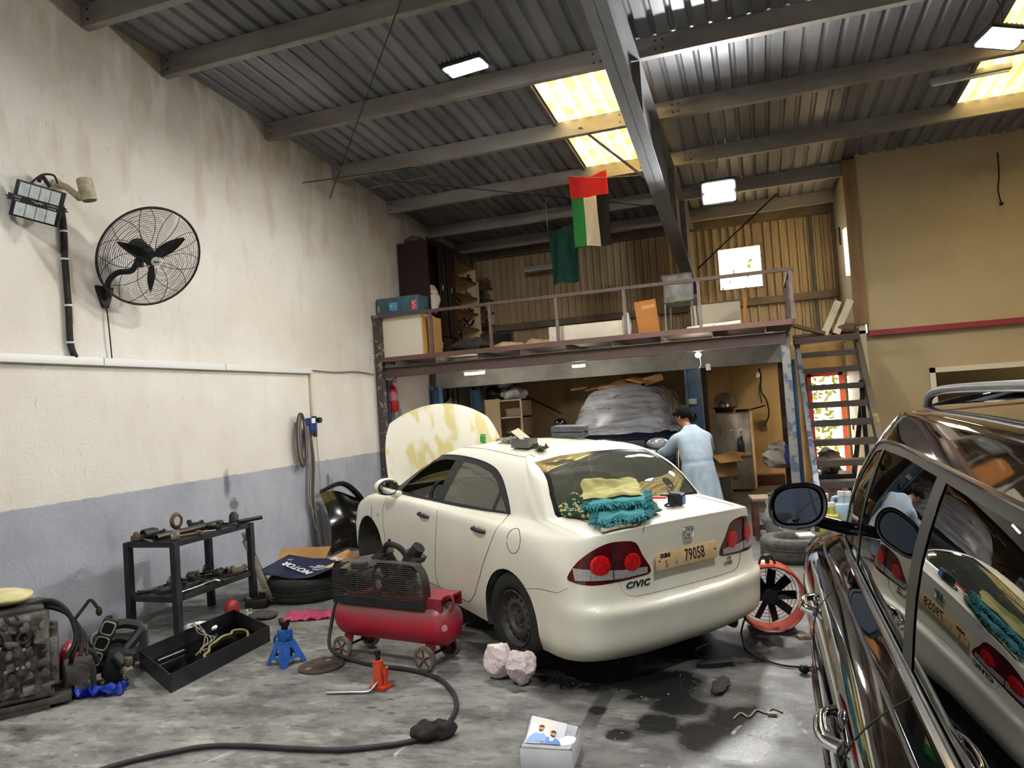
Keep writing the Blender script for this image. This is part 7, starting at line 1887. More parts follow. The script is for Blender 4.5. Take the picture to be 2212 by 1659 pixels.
for s in (1, -1):
    for u_ in (0, 2.38): t_ = tyre(wc, (u_, s * .84, .38), (0, s, 0), .38, .24, .24); t_.name = 'wheel'; b = MB(); b.lathe((u_, s * .84, .38), (0, s, 0), [(.1, .24), (.06, .2), (.05, 0)], 24); b.build('rim', GREYT, t_)
    b = MB(); b.sphere((1.95, s * 1.12, 1.22), .12, (.6, 1.0, .95), 18, 12); b.cyl((1.95, s * .95, 1.12), (1.95, s * 1.08, 1.18), .04, seg=10); b.build('wing_mirror', GB if s < 0 else GB, wc)
    b = MB(); b.sphere((3.0, s * .66, .88), .12, (.5, 1.5, .75), 18, 12); b.build('headlamp', mat('headlamp_glass', 'b8bcc2', .08, .6), wc)
b = MB(); b.box((3.12, 0, .82), (.06, .95, .26), bev=.02); b.build('grille', BLKPL, wc); b = MB(); b.box((3.12, 0, .5), (.12, 1.7, .24), bev=.05); b.build('front_bumper', mat('navy_bumper', '0c111b', .4), wc)
b = MB(); b.bar((2.05, .82, 1.14), (1.75, .60, 1.62), .05, .03); b.build('screen_pillar', BLACK, wc)
# the sheet: a loose skin lying on the roof, screen and bonnet
PLS = bpy.data.materials.new('plastic_sheet'); PLS.use_nodes = True; nt = PLS.node_tree; bs = nt.nodes['Principled BSDF']
bs.inputs['Base Color'].default_value = lin('a9abb2'); bs.inputs['Roughness'].default_value = .22; bs.inputs['Specular IOR Level'].default_value = .7
tc = nd(nt, 'ShaderNodeTexCoord'); mp = nd(nt, 'ShaderNodeMapping'); mp.inputs['Scale'].default_value = (3.2, .7, 3.2); nt.links.new(tc.outputs['Object'], mp.inputs[0])
n1 = nd(nt, 'ShaderNodeTexNoise', i_Scale=2.2, i_Detail=6., i_Distortion=.8); nt.links.new(mp.outputs[0], n1.inputs['Vector'])
bpn = nd(nt, 'ShaderNodeBump', i_Strength=.8, i_Distance=.05); nt.links.new(n1.outputs[0], bpn.inputs['Height']); nt.links.new(bpn.outputs[0], bs.inputs['Normal'])
tr_ = nd(nt, 'ShaderNodeBsdfTransparent'); tr_.inputs[0].default_value = lin('c9cbd0'); mr = nd(nt, 'ShaderNodeMapRange', i_From_Min=.35, i_From_Max=.65, i_To_Min=.30, i_To_Max=.72); nt.links.new(n1.outputs[0], mr.inputs[0])
mx = nd(nt, 'ShaderNodeMixShader'); nt.links.new(mr.outputs[0], mx.inputs[0]); nt.links.new(tr_.outputs[0], mx.inputs[1]); nt.links.new(bs.outputs[0], mx.inputs[2]); nt.links.new(mx.outputs[0], nt.nodes['Material Output'].inputs[0])
from mathutils import noise as NZ
V0 = [p + n * (.035 + .05 * abs(NZ.noise(V((p.x * 2.4, p.y * 1.1, p.z * 3)))) + .02 * NZ.noise(p * 9)) for p, n in zip(DR[2], DR[3])]
DR2 = (DR[0], DR[1], V0, DR[3])
me = bpy.data.meshes.new('plastic_sheet'); me.from_pydata(V0, [], DR[1]); me.update(); me.polygons.foreach_set('use_smooth', [True] * len(me.polygons))
o = link_mesh('plastic_sheet', me, PLS); o.matrix_world = Matrix.Translation((-2.22, 14.28, .26)) @ Matrix.Rotation(radians(-89), 4, 'Z'); tag(o, 'wrinkled clear plastic sheet draped over the dark blue car', 'plastic sheet')
# cardboard on the roof
r_ = random.Random(12); rz0 = 2.085
CP = [(-2.75, .45, .2), (-2.45, .5, .12), (-2.1, .42, -.1), (-1.78, .34, .35), (-2.3, .3, .5), (-1.95, .3, -.35), (-3.08, .3, .1)]
ord_ = ['at the left end of the pile', 'second from the left', 'in the middle of the pile', 'upright at the right end', 'tilted on top, left of middle', 'tilted on top, right of middle', 'thin pale strip hanging past the left end']
for k, (x, w_, tl) in enumerate(CP):
    b = MB(); zz = rz0 + (.02 + .012 * k if k < 3 else .10 if k == 3 else .085 if k < 6 else .03)
    b.box((x, 13.0 - .12 * (k % 3), zz), (w_, .34, .022 if k != 3 else .13), (radians(8), -tl * .8, tl), bev=.003)
    tag(b.build('cardboard_sheet', CARDB if k % 2 else mat('dark_cardboard', '8a5f33', .85, col2='74502b', scale=4)), 'brown cardboard on the wrapped car roof, ' + ord_[k], 'cardboard', 'cardboard on the wrapped car')


def fuse(parts, voxel, smooth=4, it=.5):
    """one continuous skin from overlapping closed pieces"""
    bmesh.ops.recalc_face_normals(parts.bm, faces=parts.bm.faces)
    me = bpy.data.meshes.new('fuse'); parts.bm.to_mesh(me); parts.bm.free()
    o = bpy.data.objects.new('fuse_tmp', me); COL.objects.link(o)
    m = o.modifiers.new('r', 'REMESH'); m.mode = 'VOXEL'; m.voxel_size = voxel
    s = o.modifiers.new('s', 'SMOOTH'); s.iterations = smooth; s.factor = it
    dg = bpy.context.evaluated_depsgraph_get(); out = bpy.data.meshes.new_from_object(o.evaluated_get(dg)); bpy.data.objects.remove(o)
    out.polygons.foreach_set('use_smooth', [True] * len(out.polygons)); return out


def oval(b, c, rx, ry, n=24, tilt=0., yaw=0.):
    R_ = Matrix.Rotation(yaw, 3, 'Z') @ Matrix.Rotation(tilt, 3, 'X')
    return [b.bm.verts.new(V(c) + R_ @ V((rx * cos(2 * pi * i / n), ry * sin(2 * pi * i / n), 0))) for i in range(n)]


# local frame: +y = where the person faces (away from us, slightly left), +x = person's right
pm_ = thing('person', 'person in pale blue long tunic bending over the wrapped car, back to us', 'person', (-.82, 9.92, 0), radians(24))
SKIN = mat('skin', '9c6b4e', .5, col2='8a5c42', scale=12); KAM = mat('pale_blue_cotton', '919eaa', .85, col2='83909d', scale=3, bump=.25, bscale=26)
# skin body
b = MB()
hip, neck = V((0, .0, .90)), V((-.01, .20, 1.40)); head = V((-.06, .31, 1.555))
b.loft([oval(b, (0, 0, .82), .15, .11), oval(b, (0, .02, .98), .14, .1), oval(b, (0, .09, 1.18), .16, .11), oval(b, (0, .16, 1.32), .18, .10), oval(b, (-.01, .19, 1.38), .08, .07)])
b.cyl(neck - V((0, .03, .06)), head - V((0, .02, .05)), .062, .058, 18)
b.sphere(head + V((0, 0, .01)), .108, (.86, 1.0, 1.12), 24, 18, (radians(-28), 0, radians(20)))
hd_ = Euler((radians(-30), 0, radians(38))).to_matrix()
def hp(x, y, z): return head + hd_ @ V((x, y, z))
b.sphere(hp(0, .045, -.065), .07, (.85, .9, .9)); b.sphere(hp(0, .105, -.02), .02, (.8, 1.2, 1.4)); b.sphere(hp(0, .09, -.062), .02, (1.5, .8, .5)); b.sphere(hp(-.035, .085, .018), .018); b.sphere(hp(.035, .085, .018), .018)
for s in (-1, 1): b.sphere(hp(s * .094, -.005, -.01), .03, (.4, .8, 1.15)); b.sphere(hp(s * .098, .004, -.03), .014)
def limb(P_, R_):
    rings = []; N = len(P_); prev = None
    Pc = catmull(P_, 5); M_ = len(Pc)
    b.tube(P_, 1., 14, 5, rfun=lambda t: R_[min(int(t * (N - 1)), N - 2)] + (R_[min(int(t * (N - 1)) + 1, N - 1)] - R_[min(int(t * (N - 1)), N - 2)]) * (t * (N - 1) - min(int(t * (N - 1)), N - 2)))
for s in (-1, 1):
    limb([(s * .09, 0, .9), (s * .10, .03, .70), (s * .10, .04, .48), (s * .10, .0, .25), (s * .10, -.03, .09)], [.1, .085, .06, .055, .042])
    b.box((s * .11, .035, .045), (.085, .24, .07), (0, 0, -s * .12), bev=.03)
sh = {-1: V((-.17, .15, 1.275)), 1: V((.17, .15, 1.265))}; el = {-1: V((-.30, .32, 1.12)), 1: V((.27, .36, 1.10))}; wr = {-1: V((-.34, .56, 1.06)), 1: V((.10, .58, 1.04))}
for s in (-1, 1):
    limb([sh[s] + V((-s * .06, 0, 0)), sh[s], sh[s].lerp(el[s], .5), el[s], el[s].lerp(wr[s], .5), wr[s]], [.06, .062, .05, .045, .04, .03])
    d_ = (wr[s] - el[s]).normalized(); sd_ = d_.cross(V((0, 0, 1))).normalized(); up_ = sd_.cross(d_)
    pal = wr[s] + d_ * .055; b.sphere(pal, .045, (1, 1, .55), 14, 10); b.cyl(wr[s], pal, .03, .035, 12)
    for k in range(4):
        o_ = pal + sd_ * (-.03 + .02 * k) + d_ * .03; L_f = (.07, .08, .075, .06)[k]
        b.tube([o_, o_ + d_ * L_f * .5 + up_ * .005, o_ + d_ * L_f * .85 - up_ * .02, o_ + d_ * L_f * .9 - up_ * .045], .0095, 8, 3)
    ts = -s; o_ = pal + sd_ * (.035 * ts); b.tube([o_ - d_ * .02, o_ + sd_ * (.02 * ts) + d_ * .015 - up_ * .01, o_ + sd_ * (.02 * ts) + d_ * .045 - up_ * .03], .011, 8, 3)
link_mesh('body', fuse(b, .0075, 3), SKIN, pm_)
# tunic with sleeves
b = MB()
b.loft([oval(b, (.0, -.04, .42), .295, .21, 32), oval(b, (0, -.02, .62), .262, .185, 32), oval(b, (0, .0, .82), .232, .165, 32), oval(b, (0, .02, .96), .215, .155, 32), oval(b, (0, .08, 1.12), .225, .158, 32), oval(b, (0, .13, 1.25), .232, .15, 32), oval(b, (0, .155, 1.34), .205, .125, 32), oval(b, (-.005, .175, 1.40), .12, .09, 32), oval(b, (-.01, .195, 1.445), .075, .07, 32)])
for s in (-1, 1): limb([sh[s] + V((-s * .1, 0, -.04)), sh[s] + V((s * .005, 0, 0)), sh[s].lerp(el[s], .5) + V((s * .01, 0, -.005)), el[s] + V((0, 0, -.01)), el[s].lerp(wr[s], .55), wr[s] - (wr[s] - el[s]) * .05], [.09, .085, .085, .08, .068, .055])
me = fuse(b, .011, 4)
for v in me.vertices:
    p = v.co
    w_ = .011 * NZ.noise(V((p.x * 5, p.y * 5, p.z * 2.2))) + .007 * NZ.noise(V((p.x * 13, p.y * 13, p.z * 6))) + (.012 * sin(9 * atan2(p.y, p.x) + 3 * NZ.noise(p * 3)) * max(0, min(1, (.95 - p.z) / .4)))
    if abs(p.z - .97 - .04 * p.x) < .05: w_ -= .008 * (1 - abs(p.z - .97 - .04 * p.x) / .05)
    v.co = p + v.normal * w_
link_mesh('tunic', me, KAM, pm_)
b = MB()
for s in (-1, 1): limb([(s * .1, 0, .6), (s * .11, .02, .4), (s * .105, .0, .2), (s * .10, -.02, .09)], [.12, .115, .095, .075])
link_mesh('trousers', fuse(b, .012, 3), KAM, pm_)
b = MB(); b.sphere(hp(0, -.03, .035), .118, (.88, 1.02, .98), 28, 18); b.sphere(hp(0, .055, .085), .06, (1.15, .9, .55)); b.sphere(hp(0, -.075, -.03), .075, (1.05, .6, .9))
me = fuse(b, .009, 2)
for v in me.vertices: v.co += v.normal * (.005 * NZ.noise(v.co * 40))
link_mesh('hair', me, mat('black_hair', '0d0b0a', .9, spec=.15), pm_)
b = MB(); b.tube([hp(-.095, .0, .012), hp(-.09, .06, .015), hp(-.06, .10, .015)], .004, 6, 3)
for s in (-1, 1): b.tube([hp(s * .036 + .026 * cos(a), .115, .008 + .02 * sin(a)) for a in [2 * pi * i / 14 for i in range(14)]], .0035, 5, 0, True)
b.tube([hp(.095, .0, .012), hp(.09, .06, .015), hp(.06, .10, .015)], .004, 6, 3); b.build('glasses', BLKPL, pm_)
for s in (-1, 1):
    b = MB(); b.prism([(.05 * cos(a), .135 * sin(a)) for a in [2 * pi * i / 24 for i in range(24)]], .022, (s * .112, .03, 0), (1, 0, 0), (0, 1, 0)); b.build('sandal', mat('sandal', '3a2a20', .7), pm_)
# ================================================================ hanging flags and ceiling things
FLY = 10.9
a0, a1 = at(1227, 380, Y=FLY), at(1309, 383, Y=FLY); fl = thing('hanging_flag', 'hanging flag with red band over green, white and black strips', 'flag', a0)
FH = 1.13; FW = (a1 - a0).length
def fz_(u, v): return V((FW * u + .03 * v * (1 - u), .035 * sin(7 * u + 2.2 * v) * (.35 + v) + .02 * sin(13 * u + 5 * v), -FH * v - .06 * sin(pi * u) * (1 - v) ** 2 - .03 * v * (u - .3)))
for nm, u0, u1, v0, v1, c in (('red_band', 0, 1, 0, .31, 'cf2a30'), ('green_strip', 0, .35, .31, 1, '2f8a45'), ('white_strip', .35, .70, .31, 1, 'd9cdb8'), ('black_strip', .70, 1, .31, 1, '1d1b1d')):
    b = MB(); b.grid(lambda u, v: fz_(u0 + (u1 - u0) * u, v0 + (v1 - v0) * v), 18, 24, .002); b.build(nm, mat('flag_' + nm, c, .8), fl, smooth=180)
FLG = 11.7
g0, g1, g2, g3 = at(1184, 502, Y=FLG), at(1245, 482, Y=FLG), at(1253, 605, Y=FLG), at(1196, 618, Y=FLG)
b = MB(); b.grid(lambda u, v: (g0.lerp(g1, u)).lerp(g3.lerp(g2, u), v) + V((0, .05 * sin(8 * u + 3 * v) + .02 * sin(17 * u), .03 * sin(5 * u) * v)), 22, 26, .002); tag(b.build('hanging_flag', mat('dark_green_cloth', '1f5448', .85, col2='1a473d', scale=6), smooth=180), 'dark green flag hanging behind the striped flag', 'flag')
b = MB(); b.tube([(-5.9, 9.9, 5.35), (a0.x - 1.2, FLY - .2, a0.z + .28), a0, a1, (-1.25, 11.4, 5.3)], .004, 5, 5); tag(b.build('flag_string', mat('string', '8d887c', .9)), 'thin string carrying the striped flag across the shed', 'string')
b = MB(); b.tube([g0, g0 + V((0, 0, .5)), g0 + V((.05, .1, .62))], .004, 5, 3); b.tube([g1, g1 + V((0, .05, .4))], .004, 5, 3); tag(b.build('flag_string', mat('string', '8d887c', .9)), 'cord holding up the dark green flag', 'string')
p = at(1152, 315, Y=11.0); t = thing('smoke_detector', 'round white detector under the roof left of the skylight', 'detector', (p.x, 11.0, p.z)); b = MB(); b.lathe((0, 0, -.05), (0, 0, 1), [(0, 0), (0, .035), (.02, .06), (.05, .06), (.05, 0)], 20); b.build('case', mat('detector_white', 'b9b4a8', .5), t); b = MB(); b.cyl((0, 0, 0), (0, 0, roofz(11.0) - p.z), .008, seg=6); b.build('stem', DARKM, t)
p = at(2095, 160, Y=10.6); t = thing('roof_batten', 'unlit white strip light below the right skylight', 'strip light', p, radians(-3)); b = MB(); b.box((0, 0, 0), (.9, .1, .07), bev=.01); b.build('case', mat('batten_white', 'a6a6a4', .5), t); b = MB(); b.cyl((-.42, 0, -.05), (.42, 0, -.05), .018, seg=10); b.build('tube', WHITEP, t); b = MB(); b.cyl((-.3, 0, .03), (-.3, 0, roofz(10.6) - p.z), .006, seg=6); b.cyl((.3, 0, .03), (.3, 0, roofz(10.6) - p.z), .006, seg=6); b.build('hanger', DARKM, t)
p = at(1165, 577, Y=14.9); t = thing('roof_batten', 'unlit white strip light over the platform behind the green flag', 'strip light', p); b = MB(); b.box((0, 0, 0), (.75, .09, .06), bev=.01); b.build('case', mat('batten_white', 'a6a6a4', .5), t); b = MB(); b.cyl((-.35, 0, -.045), (.35, 0, -.045), .018, seg=10); b.build('tube', WHITEP, t); b = MB(); b.cyl((-.2, 0, .03), (-.2, 0, roofz(14.9) - p.z), .005, seg=6); b.build('hanger', DARKM, t)
b = MB(); pp = [at(2155, 330, Y=12.85), at(2158, 380, Y=12.85), at(2156, 410, Y=12.85), at(2163, 440, Y=12.85)]; b.tube(pp, .011, 6, 4); b.sphere(pp[-1], .03); tag(b.build('hanging_wire', RUBBER), 'loose black wire hanging on the tan office wall', 'wire')
b = MB(); b.tube([(2.62, 8.6, 5.30), (2.66, 8.7, 5.6), (2.6, 8.75, roofz(8.75))], .008, 6, 4); tag(b.build('lamp_chain', RUBBER), 'black cord holding the lamp at the right edge', 'cord')
b = MB(); b.bar((-.3, 10.06, 4.62), (-.3, 10.3, 5.45), .03, .03); tag(b.build('lamp_bracket', STEELG), 'steel bar carrying the glaring lamp', 'bar')
for k, (x, y) in enumerate(((-3.2, 1.6), (1.4, 2.6))): b = MB(); b.cyl((x, y, 5.57), (x, y, roofz(y)), .006, seg=6); tag(b.build('lamp_wire', RUBBER), 'cord of the unseen lamp over the front %s bay' % ('left' if k == 0 else 'right'), 'cord')
# ================================================================ things on the white car
def on_world(px, py):
    p = None
    while p is None: p, n = on_car(px, py); py += 2
    return CARM @ p, (CARM.to_3x3() @ n).normalized()
ROOF_UP = V((0, 0, 1))
def rest(px, py, lift=.0):
    p, n = on_world(px, py); return p + V((0, 0, lift)), n
ax_u = (CARM.to_3x3() @ V((1, 0, 0))).normalized(); ax_v = (CARM.to_3x3() @ V((0, 1, 0))).normalized(); ax_n = ax_u.cross(ax_v)
CAR3 = Matrix((ax_u, ax_v, ax_n)).transposed()
def on_thing(name, lab, cat, px, py, lift=.003, yaw=0.):
    p, n = on_world(px, py); return thing(name, lab, cat, p + V((0, 0, lift)), rot=(CAR3 @ Matrix.Rotation(yaw, 3, 'Z')).to_euler())
t = on_thing('tool_case', 'dark grey plastic tool case on the white car roof', 'case', 1232, 946, .004, radians(40))
GC = mat('grey_case', '3d4044', .6, col2='54565a', scale=9); b = MB(); b.box((0, 0, .028), (.30, .22, .05), bev=.008); b.build('lower_shell', GC, t); b = MB(); b.box((0, 0, .083), (.30, .22, .05), bev=.008); b.build('upper_shell', GC, t)
for s in (-1, 1): b = MB(); b.box((s * .09, -.113, .056), (.04, .012, .05), bev=.003); b.build('latch', BLKPL, t)
b = MB(); b.box((-.153, 0, .056), (.012, .1, .03), bev=.003); b.build('handle', BLKPL, t)
t = on_thing('small_carton', 'grey open carton with lid flap up on the white car roof', 'carton', 1133, 968, .004, radians(20))
KC = mat('grey_card', '6b6a66', .8, col2='5d5c58', scale=9); KI = mat('tan_card', 'b5a58a', .8)
b = MB()
for c_, s_ in (((0, 0, .006), (.17, .13, .006)), ((.085, 0, .04), (.005, .13, .07)), ((-.085, 0, .04), (.005, .13, .07)), ((0, .065, .04), (.17, .005, .07)), ((0, -.065, .04), (.17, .005, .07))): b.box(c_, s_)
b.build('tray', KC, t); b = MB(); b.box((.075, -.075, .085), (.17, .13, .006), (radians(-10), radians(-38), radians(15))); b.build('lid', KI, t)
t = on_thing('grey_rag', 'light grey rag beside the open carton on the white car roof', 'rag', 1103, 955, .0); o = cloth('cloth', (0, 0, 0), .26, .18, mat('light_rag', '9b9a93', .9), None, .03, 5, cat=None); o.parent = t
for nm in ('category', 'label'):
    if nm in o: del o[nm]
t = on_thing('old_lump', 'dark torn rag in front of the open carton on the car roof', 'rag', 1165, 972, .0); o = cloth('cloth', (0, 0, 0), .14, .10, mat('dark_torn', '4c4a3c', .9), None, .03, 15, cat=None); o.parent = t
for nm in ('category', 'label'):
    if nm in o: del o[nm]
t = on_thing('green_bottle', 'small green labelled can on the car roof by the raised bonnet', 'can', 1044, 951, .002, .3); b = MB(); b.box((0, 0, .045), (.05, .03, .085), bev=.006); b.build('can_body', mat('green_label', '2c8a3c', .5, col2='d0dcc4', scale=45, lo=.56, hi=.6), t)
# prop piece behind the roof: a grey post of the engine hoist
# folded rugs on the boot lid
PGR = bpy.data.materials.new('patterned_rug'); PGR.use_nodes = True; nt = PGR.node_tree; bs = nt.nodes['Principled BSDF']; bs.inputs['Roughness'].default_value = .95
tc = nd(nt, 'ShaderNodeTexCoord'); vo = nd(nt, 'ShaderNodeTexVoronoi', i_Scale=34., feature='F1'); nt.links.new(tc.outputs['Object'], vo.inputs['Vector'])
mr = nd(nt, 'ShaderNodeMapRange', i_From_Min=.42, i_From_Max=.46); nt.links.new(vo.outputs['Distance'], mr.inputs[0])
mx = nd(nt, 'ShaderNodeMix', data_type='RGBA'); mx.inputs[6].default_value = lin('b5a86a'); mx.inputs[7].default_value = lin('1d3a2b'); nt.links.new(mr.outputs[0], mx.inputs[0]); nt.links.new(mx.outputs[2], bs.inputs['Base Color'])
def decktop(u, v):
    h = BODY.ray_cast(V((max(u, -.80), v, 3)), V((0, 0, -1))); return h[0].z if h[0] else 1.07
def rug(name, pts, z0, th, m_, lab, cat, seed, wob=.012, fr=None, group=None):
    """folded textile: closed slab over a 4-corner patch (car u, v), rounded at the edges and lying on the boot"""
    t = thing(name, lab, cat, (0, 0, 0), group=group); t.matrix_world = CARM
    q = [V((a, c, 0)) for a, c in pts]
    def f(s, r):
        p = (q[0].lerp(q[1], s)).lerp(q[3].lerp(q[2], s), r); p = p + V((.03 * NZ.noise(V((s * 3, r * 3, seed))), .03 * NZ.noise(V((s * 3, seed, r * 3))), 0)); return p
    b = MB(); N = 22
    top = [[None] * (N + 1) for _ in range(N + 1)]; bot = [[None] * (N + 1) for _ in range(N + 1)]
    for i in range(N + 1):
        for j in range(N + 1):
            s, r = i / N, j / N; p = f(s, r); e = min(s, 1 - s, r, 1 - r); rd = min(1, e / .06); rd = sqrt(1 - (1 - rd) ** 2)
            base = decktop(p.x, p.y) + .003 + z0 + wob * .6 * NZ.noise(V((s * 4, r * 4, seed)))
            top[i][j] = b.bm.verts.new((p.x, p.y, base + th * (.5 + .5 * rd) + wob * NZ.noise(V((s * 5, r * 5, seed + 2)))))
            bot[i][j] = b.bm.verts.new((p.x, p.y, base + th * (.5 - .5 * rd) ))
    for i in range(N):
        for j in range(N):
            b.bm.faces.new((top[i][j], top[i + 1][j], top[i + 1][j + 1], top[i][j + 1])); b.bm.faces.new((bot[i][j], bot[i][j + 1], bot[i + 1][j + 1], bot[i + 1][j]))
    for i in range(N):
        for (A_e, B_e, a2, b2) in ((top[i][0], top[i + 1][0], bot[i][0], bot[i + 1][0]), (top[i + 1][N], top[i][N], bot[i + 1][N], bot[i][N]), (top[0][i + 1], top[0][i], bot[0][i + 1], bot[0][i]), (top[N][i], top[N][i + 1], bot[N][i], bot[N][i + 1])):
            b.bm.faces.new((B_e, A_e, a2, b2))
    b.build('cloth', m_, t, smooth=60)
    if fr:
        for k, (sa, ra, sb, rb) in enumerate(fr):
            b = MB(); rr_ = random.Random(seed + k)
            pa, pb = f(sa, ra), f(sb, rb); dn = (pb - pa).normalized(); out = V((dn.y, -dn.x, 0))
            c0 = f(.5, .5)
            if out.dot(pa - c0) < 0: out = -out
            nn = int((pb - pa).length / .008)
            for i in range(nn):
                p = pa.lerp(pb, (i + rr_.random()) / nn); z = decktop(p.x, p.y) + z0 + th * rr_.uniform(.2, .95)
                b.tube([V((p.x, p.y, z)) - out * .01, V((p.x, p.y, z)) + out * rr_.uniform(.012, .03) + V((rr_.uniform(-.01, .01), 0, rr_.uniform(-.005, .008))), V((p.x, p.y, z)) + out * rr_.uniform(.025, .05) + dn * rr_.uniform(-.015, .015) - V((0, 0, rr_.uniform(.0, .022)))], .0045, 4, 2)
            b.build('fringe', FRG, t)
    return t
FRG = mat('teal_fringe', '3f8a94', .95, col2='2c6a72', scale=30)
def cuv(px, py): p = CARI @ on_world(px, py)[0]; return (p.x, p.y)
OLV = mat('olive_towel', 'a9a268', .95, col2='8f8a56', scale=9, bump=.3, bscale=90); TEAL = mat('teal_towel', '2f7a7c', .95, col2='256468', scale=9, bump=.3, bscale=90); TAN2 = mat('tan_towel', 'a79a80', .95); DGR = mat('dark_green_towel', '1e4a36', .95, col2='2b5a40', scale=12)
rug('tan_towel', [cuv(1300, 1160), cuv(1380, 1150), cuv(1420, 1085), cuv(1260, 1105)], .0, .022, TAN2, 'tan cloth at the bottom of the folded pile on the boot lid', 'towel', 1, group='folded cloths on the boot')
rug('green_towel', [cuv(1360, 1140), cuv(1372, 1150), cuv(1432, 1112), cuv(1400, 1085)], .022, .016, DGR, 'dark green towel corner sticking out right of the folded pile', 'towel', 2, group='folded cloths on the boot')
rug('patterned_rug', [cuv(1205, 1115), cuv(1275, 1128), cuv(1300, 1095), cuv(1240, 1075)], .012, .04, PGR, 'green and yellow patterned prayer rug folded at the left of the pile', 'rug', 3, group='folded cloths on the boot')
rug('teal_towel', [cuv(1288, 1148), cuv(1395, 1138), cuv(1400, 1098), cuv(1290, 1108)], .022, .045, TEAL, 'teal fringed towel in the lower middle of the folded pile', 'towel', 4, .014, [(0, 0, 1, 0), (0, 0, 0, 1), (1, 0, 1, 1)], group='folded cloths on the boot')
rug('teal_towel', [cuv(1268, 1130), cuv(1398, 1118), cuv(1395, 1090), cuv(1282, 1092)], .068, .05, TEAL, 'teal fringed towel folded above the lower fringed one', 'towel', 5, .014, [(0, 0, 1, 0), (0, 0, 0, 1), (1, 0, 1, 1)], group='folded cloths on the boot')
rug('olive_towel', [cuv(1255, 1120), cuv(1392, 1108), cuv(1376, 1072), cuv(1262, 1074)], .116, .024, OLV, 'olive yellow towel on top of the folded pile on the boot', 'towel', 6, .02, group='folded cloths on the boot')
# jump pack with clamps
t = on_thing('jump_starter', 'small black and blue battery charger with wire handle on the boot lid', 'charger', 1462, 1092, .003, radians(25))
b = MB(); b.box((0, 0, .045), (.11, .085, .08), (0, 0, 0), bev=.008); b.build('case', BLKPL, t); b = MB(); b.box((-.056, 0, .045), (.004, .06, .055)); b.build('blue_label', mat('charger_blue', '2f6bb8', .4), t); b = MB(); b.box((0, 0, .088), (.085, .065, .006)); b.build('top_panel', mat('charger_top', '3c4658', .3), t)
b = MB(); b.tube([(.04, -.04, .08), (.05, -.045, .135), (.05, .045, .135), (.04, .04, .08)], .0035, 6, 4); b.build('handle', CHROME, t)
b = MB(); b.tube([(0, .05, .03), (.02, .11, .03), (.04, .13, .015), (-.01, .12, .01), (-.03, .07, .012)], .007, 6, 5); b.build('lead', RUBBER, t)
for k, (px, py, c, lab) in enumerate(((1424, 1080, 'c22a34', 'red crocodile clamp beside the small charger'), (1437, 1074, '2a2a2c', 'black crocodile clamp beside the small charger'))):
    tt = on_thing('battery_clamp', lab, 'clamp', px, py, .004, radians(50)); m_ = mat('clamp_' + c, c, .4)
    for s in (-1, 1): b = MB(); b.tube([(-.05, s * .012, .014), (0, s * .010, .014), (.035, s * .004, .014), (.055, s * .008, .014)], .009, 7, 4); b.build('jaw', m_ if s < 0 else m_, tt)
    b = MB(); b.cyl((0, -.012, .014), (0, .012, .014), .006, seg=8); b.build('pivot', ALU, tt)
# outside greenery seen through the window and the back door
OUTG = thing('yard_bush', 'sunlit green bush in the yard beyond the back wall', 'bush', (0, 19.5, 0))
LEAF = mat('leaf', '46591f', .8, col2='6a7834', scale=5)
r_ = random.Random(1); b = MB()
for i in range(1300):
    c = V((r_.gauss(.9, 1.1), r_.gauss(0, .6), abs(r_.gauss(1.6, 1.6)))); d = V((r_.uniform(-1, 1), r_.uniform(-1, 1), r_.uniform(-.6, 1))).normalized(); e = d.orthogonal().normalized(); w_ = .055
    b.face((c - d * .09, c + e * w_, c + d * .09, c - e * w_))
b.build('foliage', LEAF, OUTG, smooth=0)['kind'] = 'stuff'
b = MB(); b.tube([(.9, 0, 0), (.95, 0, 1.5), (1.1, 0, 3.2)], .08, 8, 4); b.build('stem', mat('bark', '6a5440', .9), OUTG)
b = MB(); b.box((1, 24, -.02), (40, 16.8, .04)); o = b.build('ground_yard', mat('sand_yard', 'cdb892', .9)); o['kind'] = 'structure'
WORLD, SUN, EXPO = .8, 26., 2.0
# ---------------------------------------------------------------- hanging lamps
LEDW = emat('led_white', 'f4f4f1', 190.)
def flood_lamp(loc, rot, label, on=True, e=LEDW):
    t = thing('hanging_flood_lamp', label, 'lamp', loc, rot=rot, group='hanging flood lamps')
    m = MB(); m.box((0, 0, .02), (.46, .34, .05), bev=.01); m.build('housing', BLKPL, t)
    m = MB()
    for i in range(9): m.box((-.2 + i * .05, 0, .06), (.008, .28, .035))
    m.build('cooling_fin', BLKPL, t)
    for s in (-1, 1):
        m = MB(); m.box((0, s * .08, -.008), (.4, .105, .012), bev=.004); m.build('lens', e, t)
    return t
flood_lamp((-2.63, 7.0, 5.4), (radians(6), radians(-4), 0), 'lit white flood lamp hung on strings left of the rafter')
flood_lamp((-.3, 10.0, 4.5), (radians(-55), 0, radians(2)), 'glaring lit flood lamp right of the rafter below a purlin', e=emat('led_glare', 'f4f4f1', 320.))
flood_lamp((2.62, 8.6, 5.25), (radians(-10), radians(8), radians(20)), 'lit flood lamp under the skylight at the right edge')
flood_lamp((-3.2, 1.6, 5.5), (0, 0, 0), 'unseen lit flood lamp hanging over the front left bay')  # both front lamps are unseen, put in for light from behind the camera
flood_lamp((1.4, 2.6, 5.6), (0, 0, 0), 'unseen lit flood lamp hanging over the front right bay')
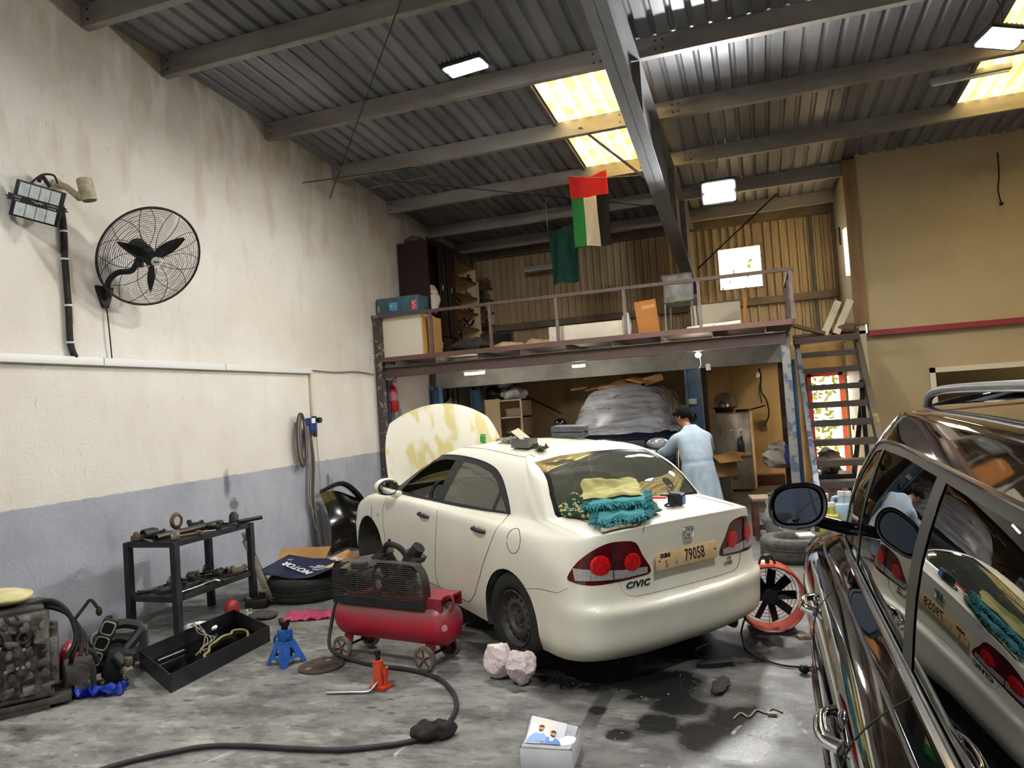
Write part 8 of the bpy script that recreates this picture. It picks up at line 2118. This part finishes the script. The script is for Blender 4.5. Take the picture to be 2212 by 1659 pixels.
for o, p in (((-2.84, 7.0, 5.43), (-2.9, 6.75, 5.93)), ((-2.43, 7., 5.41), (-2.38, 6.9, 5.93))):
    m = MB(); m.tube([o, ((o[0] + p[0]) / 2 + .01, o[1], (o[2] + p[2]) / 2), p], .006, 6, 4); tag(m.build('lamp_string', mat('string', '8d887c', .9)), 'thin string holding the lit lamp %s the rafter' % ('farther from' if o[0] < -2.6 else 'nearer to'), 'string', 'lamp strings')
# ---------------------------------------------------------------- light
w = bpy.data.worlds.new('world'); SC.world = w; w.use_nodes = True; nt = w.node_tree
bg = nt.nodes['Background']
tc = nd(nt, 'ShaderNodeTexCoord'); sx = nd(nt, 'ShaderNodeSeparateXYZ'); nt.links.new(tc.outputs['Generated'], sx.inputs[0])
cr = nd(nt, 'ShaderNodeValToRGB'); nt.links.new(sx.outputs[2], cr.inputs[0])
cr.color_ramp.elements[0].position = .0; cr.color_ramp.elements[0].color = (.20, .22, .25, 1)
cr.color_ramp.elements[1].position = .5; cr.color_ramp.elements[1].color = (.62, .64, .68, 1)
# the sky is brighter round the low sun behind the building
SUND = V((-1.85, 1.75, .22)).normalized()
dp = nd(nt, 'ShaderNodeVectorMath', operation='DOT_PRODUCT'); nt.links.new(tc.outputs['Generated'], dp.inputs[0]); dp.inputs[1].default_value = SUND
mx_ = nd(nt, 'ShaderNodeMath', operation='MAXIMUM'); nt.links.new(dp.outputs['Value'], mx_.inputs[0]); mx_.inputs[1].default_value = 0.
pw = nd(nt, 'ShaderNodeMath', operation='POWER'); nt.links.new(mx_.outputs[0], pw.inputs[0]); pw.inputs[1].default_value = 3.
sc2 = nd(nt, 'ShaderNodeVectorMath', operation='SCALE'); sc2.inputs[0].default_value = (6., 5.5, 4.6); nt.links.new(pw.outputs[0], sc2.inputs['Scale'])
ad = nd(nt, 'ShaderNodeVectorMath', operation='ADD'); nt.links.new(cr.outputs[0], ad.inputs[0]); nt.links.new(sc2.outputs[0], ad.inputs[1])
nt.links.new(ad.outputs[0], bg.inputs[0]); bg.inputs[1].default_value = WORLD
sun = bpy.data.lights.new('sun', 'SUN'); sun.energy = SUN; sun.angle = .01; sun.color = (1., .86, .6)
so = bpy.data.objects.new('sun', sun); COL.objects.link(so)
so.rotation_euler = V((1.85, -1.75, -.22)).to_track_quat('-Z', 'Y').to_euler()
vs = SC.view_settings
SC.display_settings.display_device = 'sRGB'
vs.view_transform = 'Standard'; vs.look = 'None'; vs.gamma = 1; vs.use_curve_mapping = False; vs.exposure = EXPO
SC.cycles.max_bounces = 7; SC.cycles.diffuse_bounces = 4; SC.cycles.glossy_bounces = 4; SC.cycles.transmission_bounces = 6; SC.cycles.transparent_max_bounces = 8
SC.cycles.caustics_reflective = False; SC.cycles.caustics_refractive = False; SC.cycles.sample_clamp_indirect = 6
SC.cycles.use_denoising = True
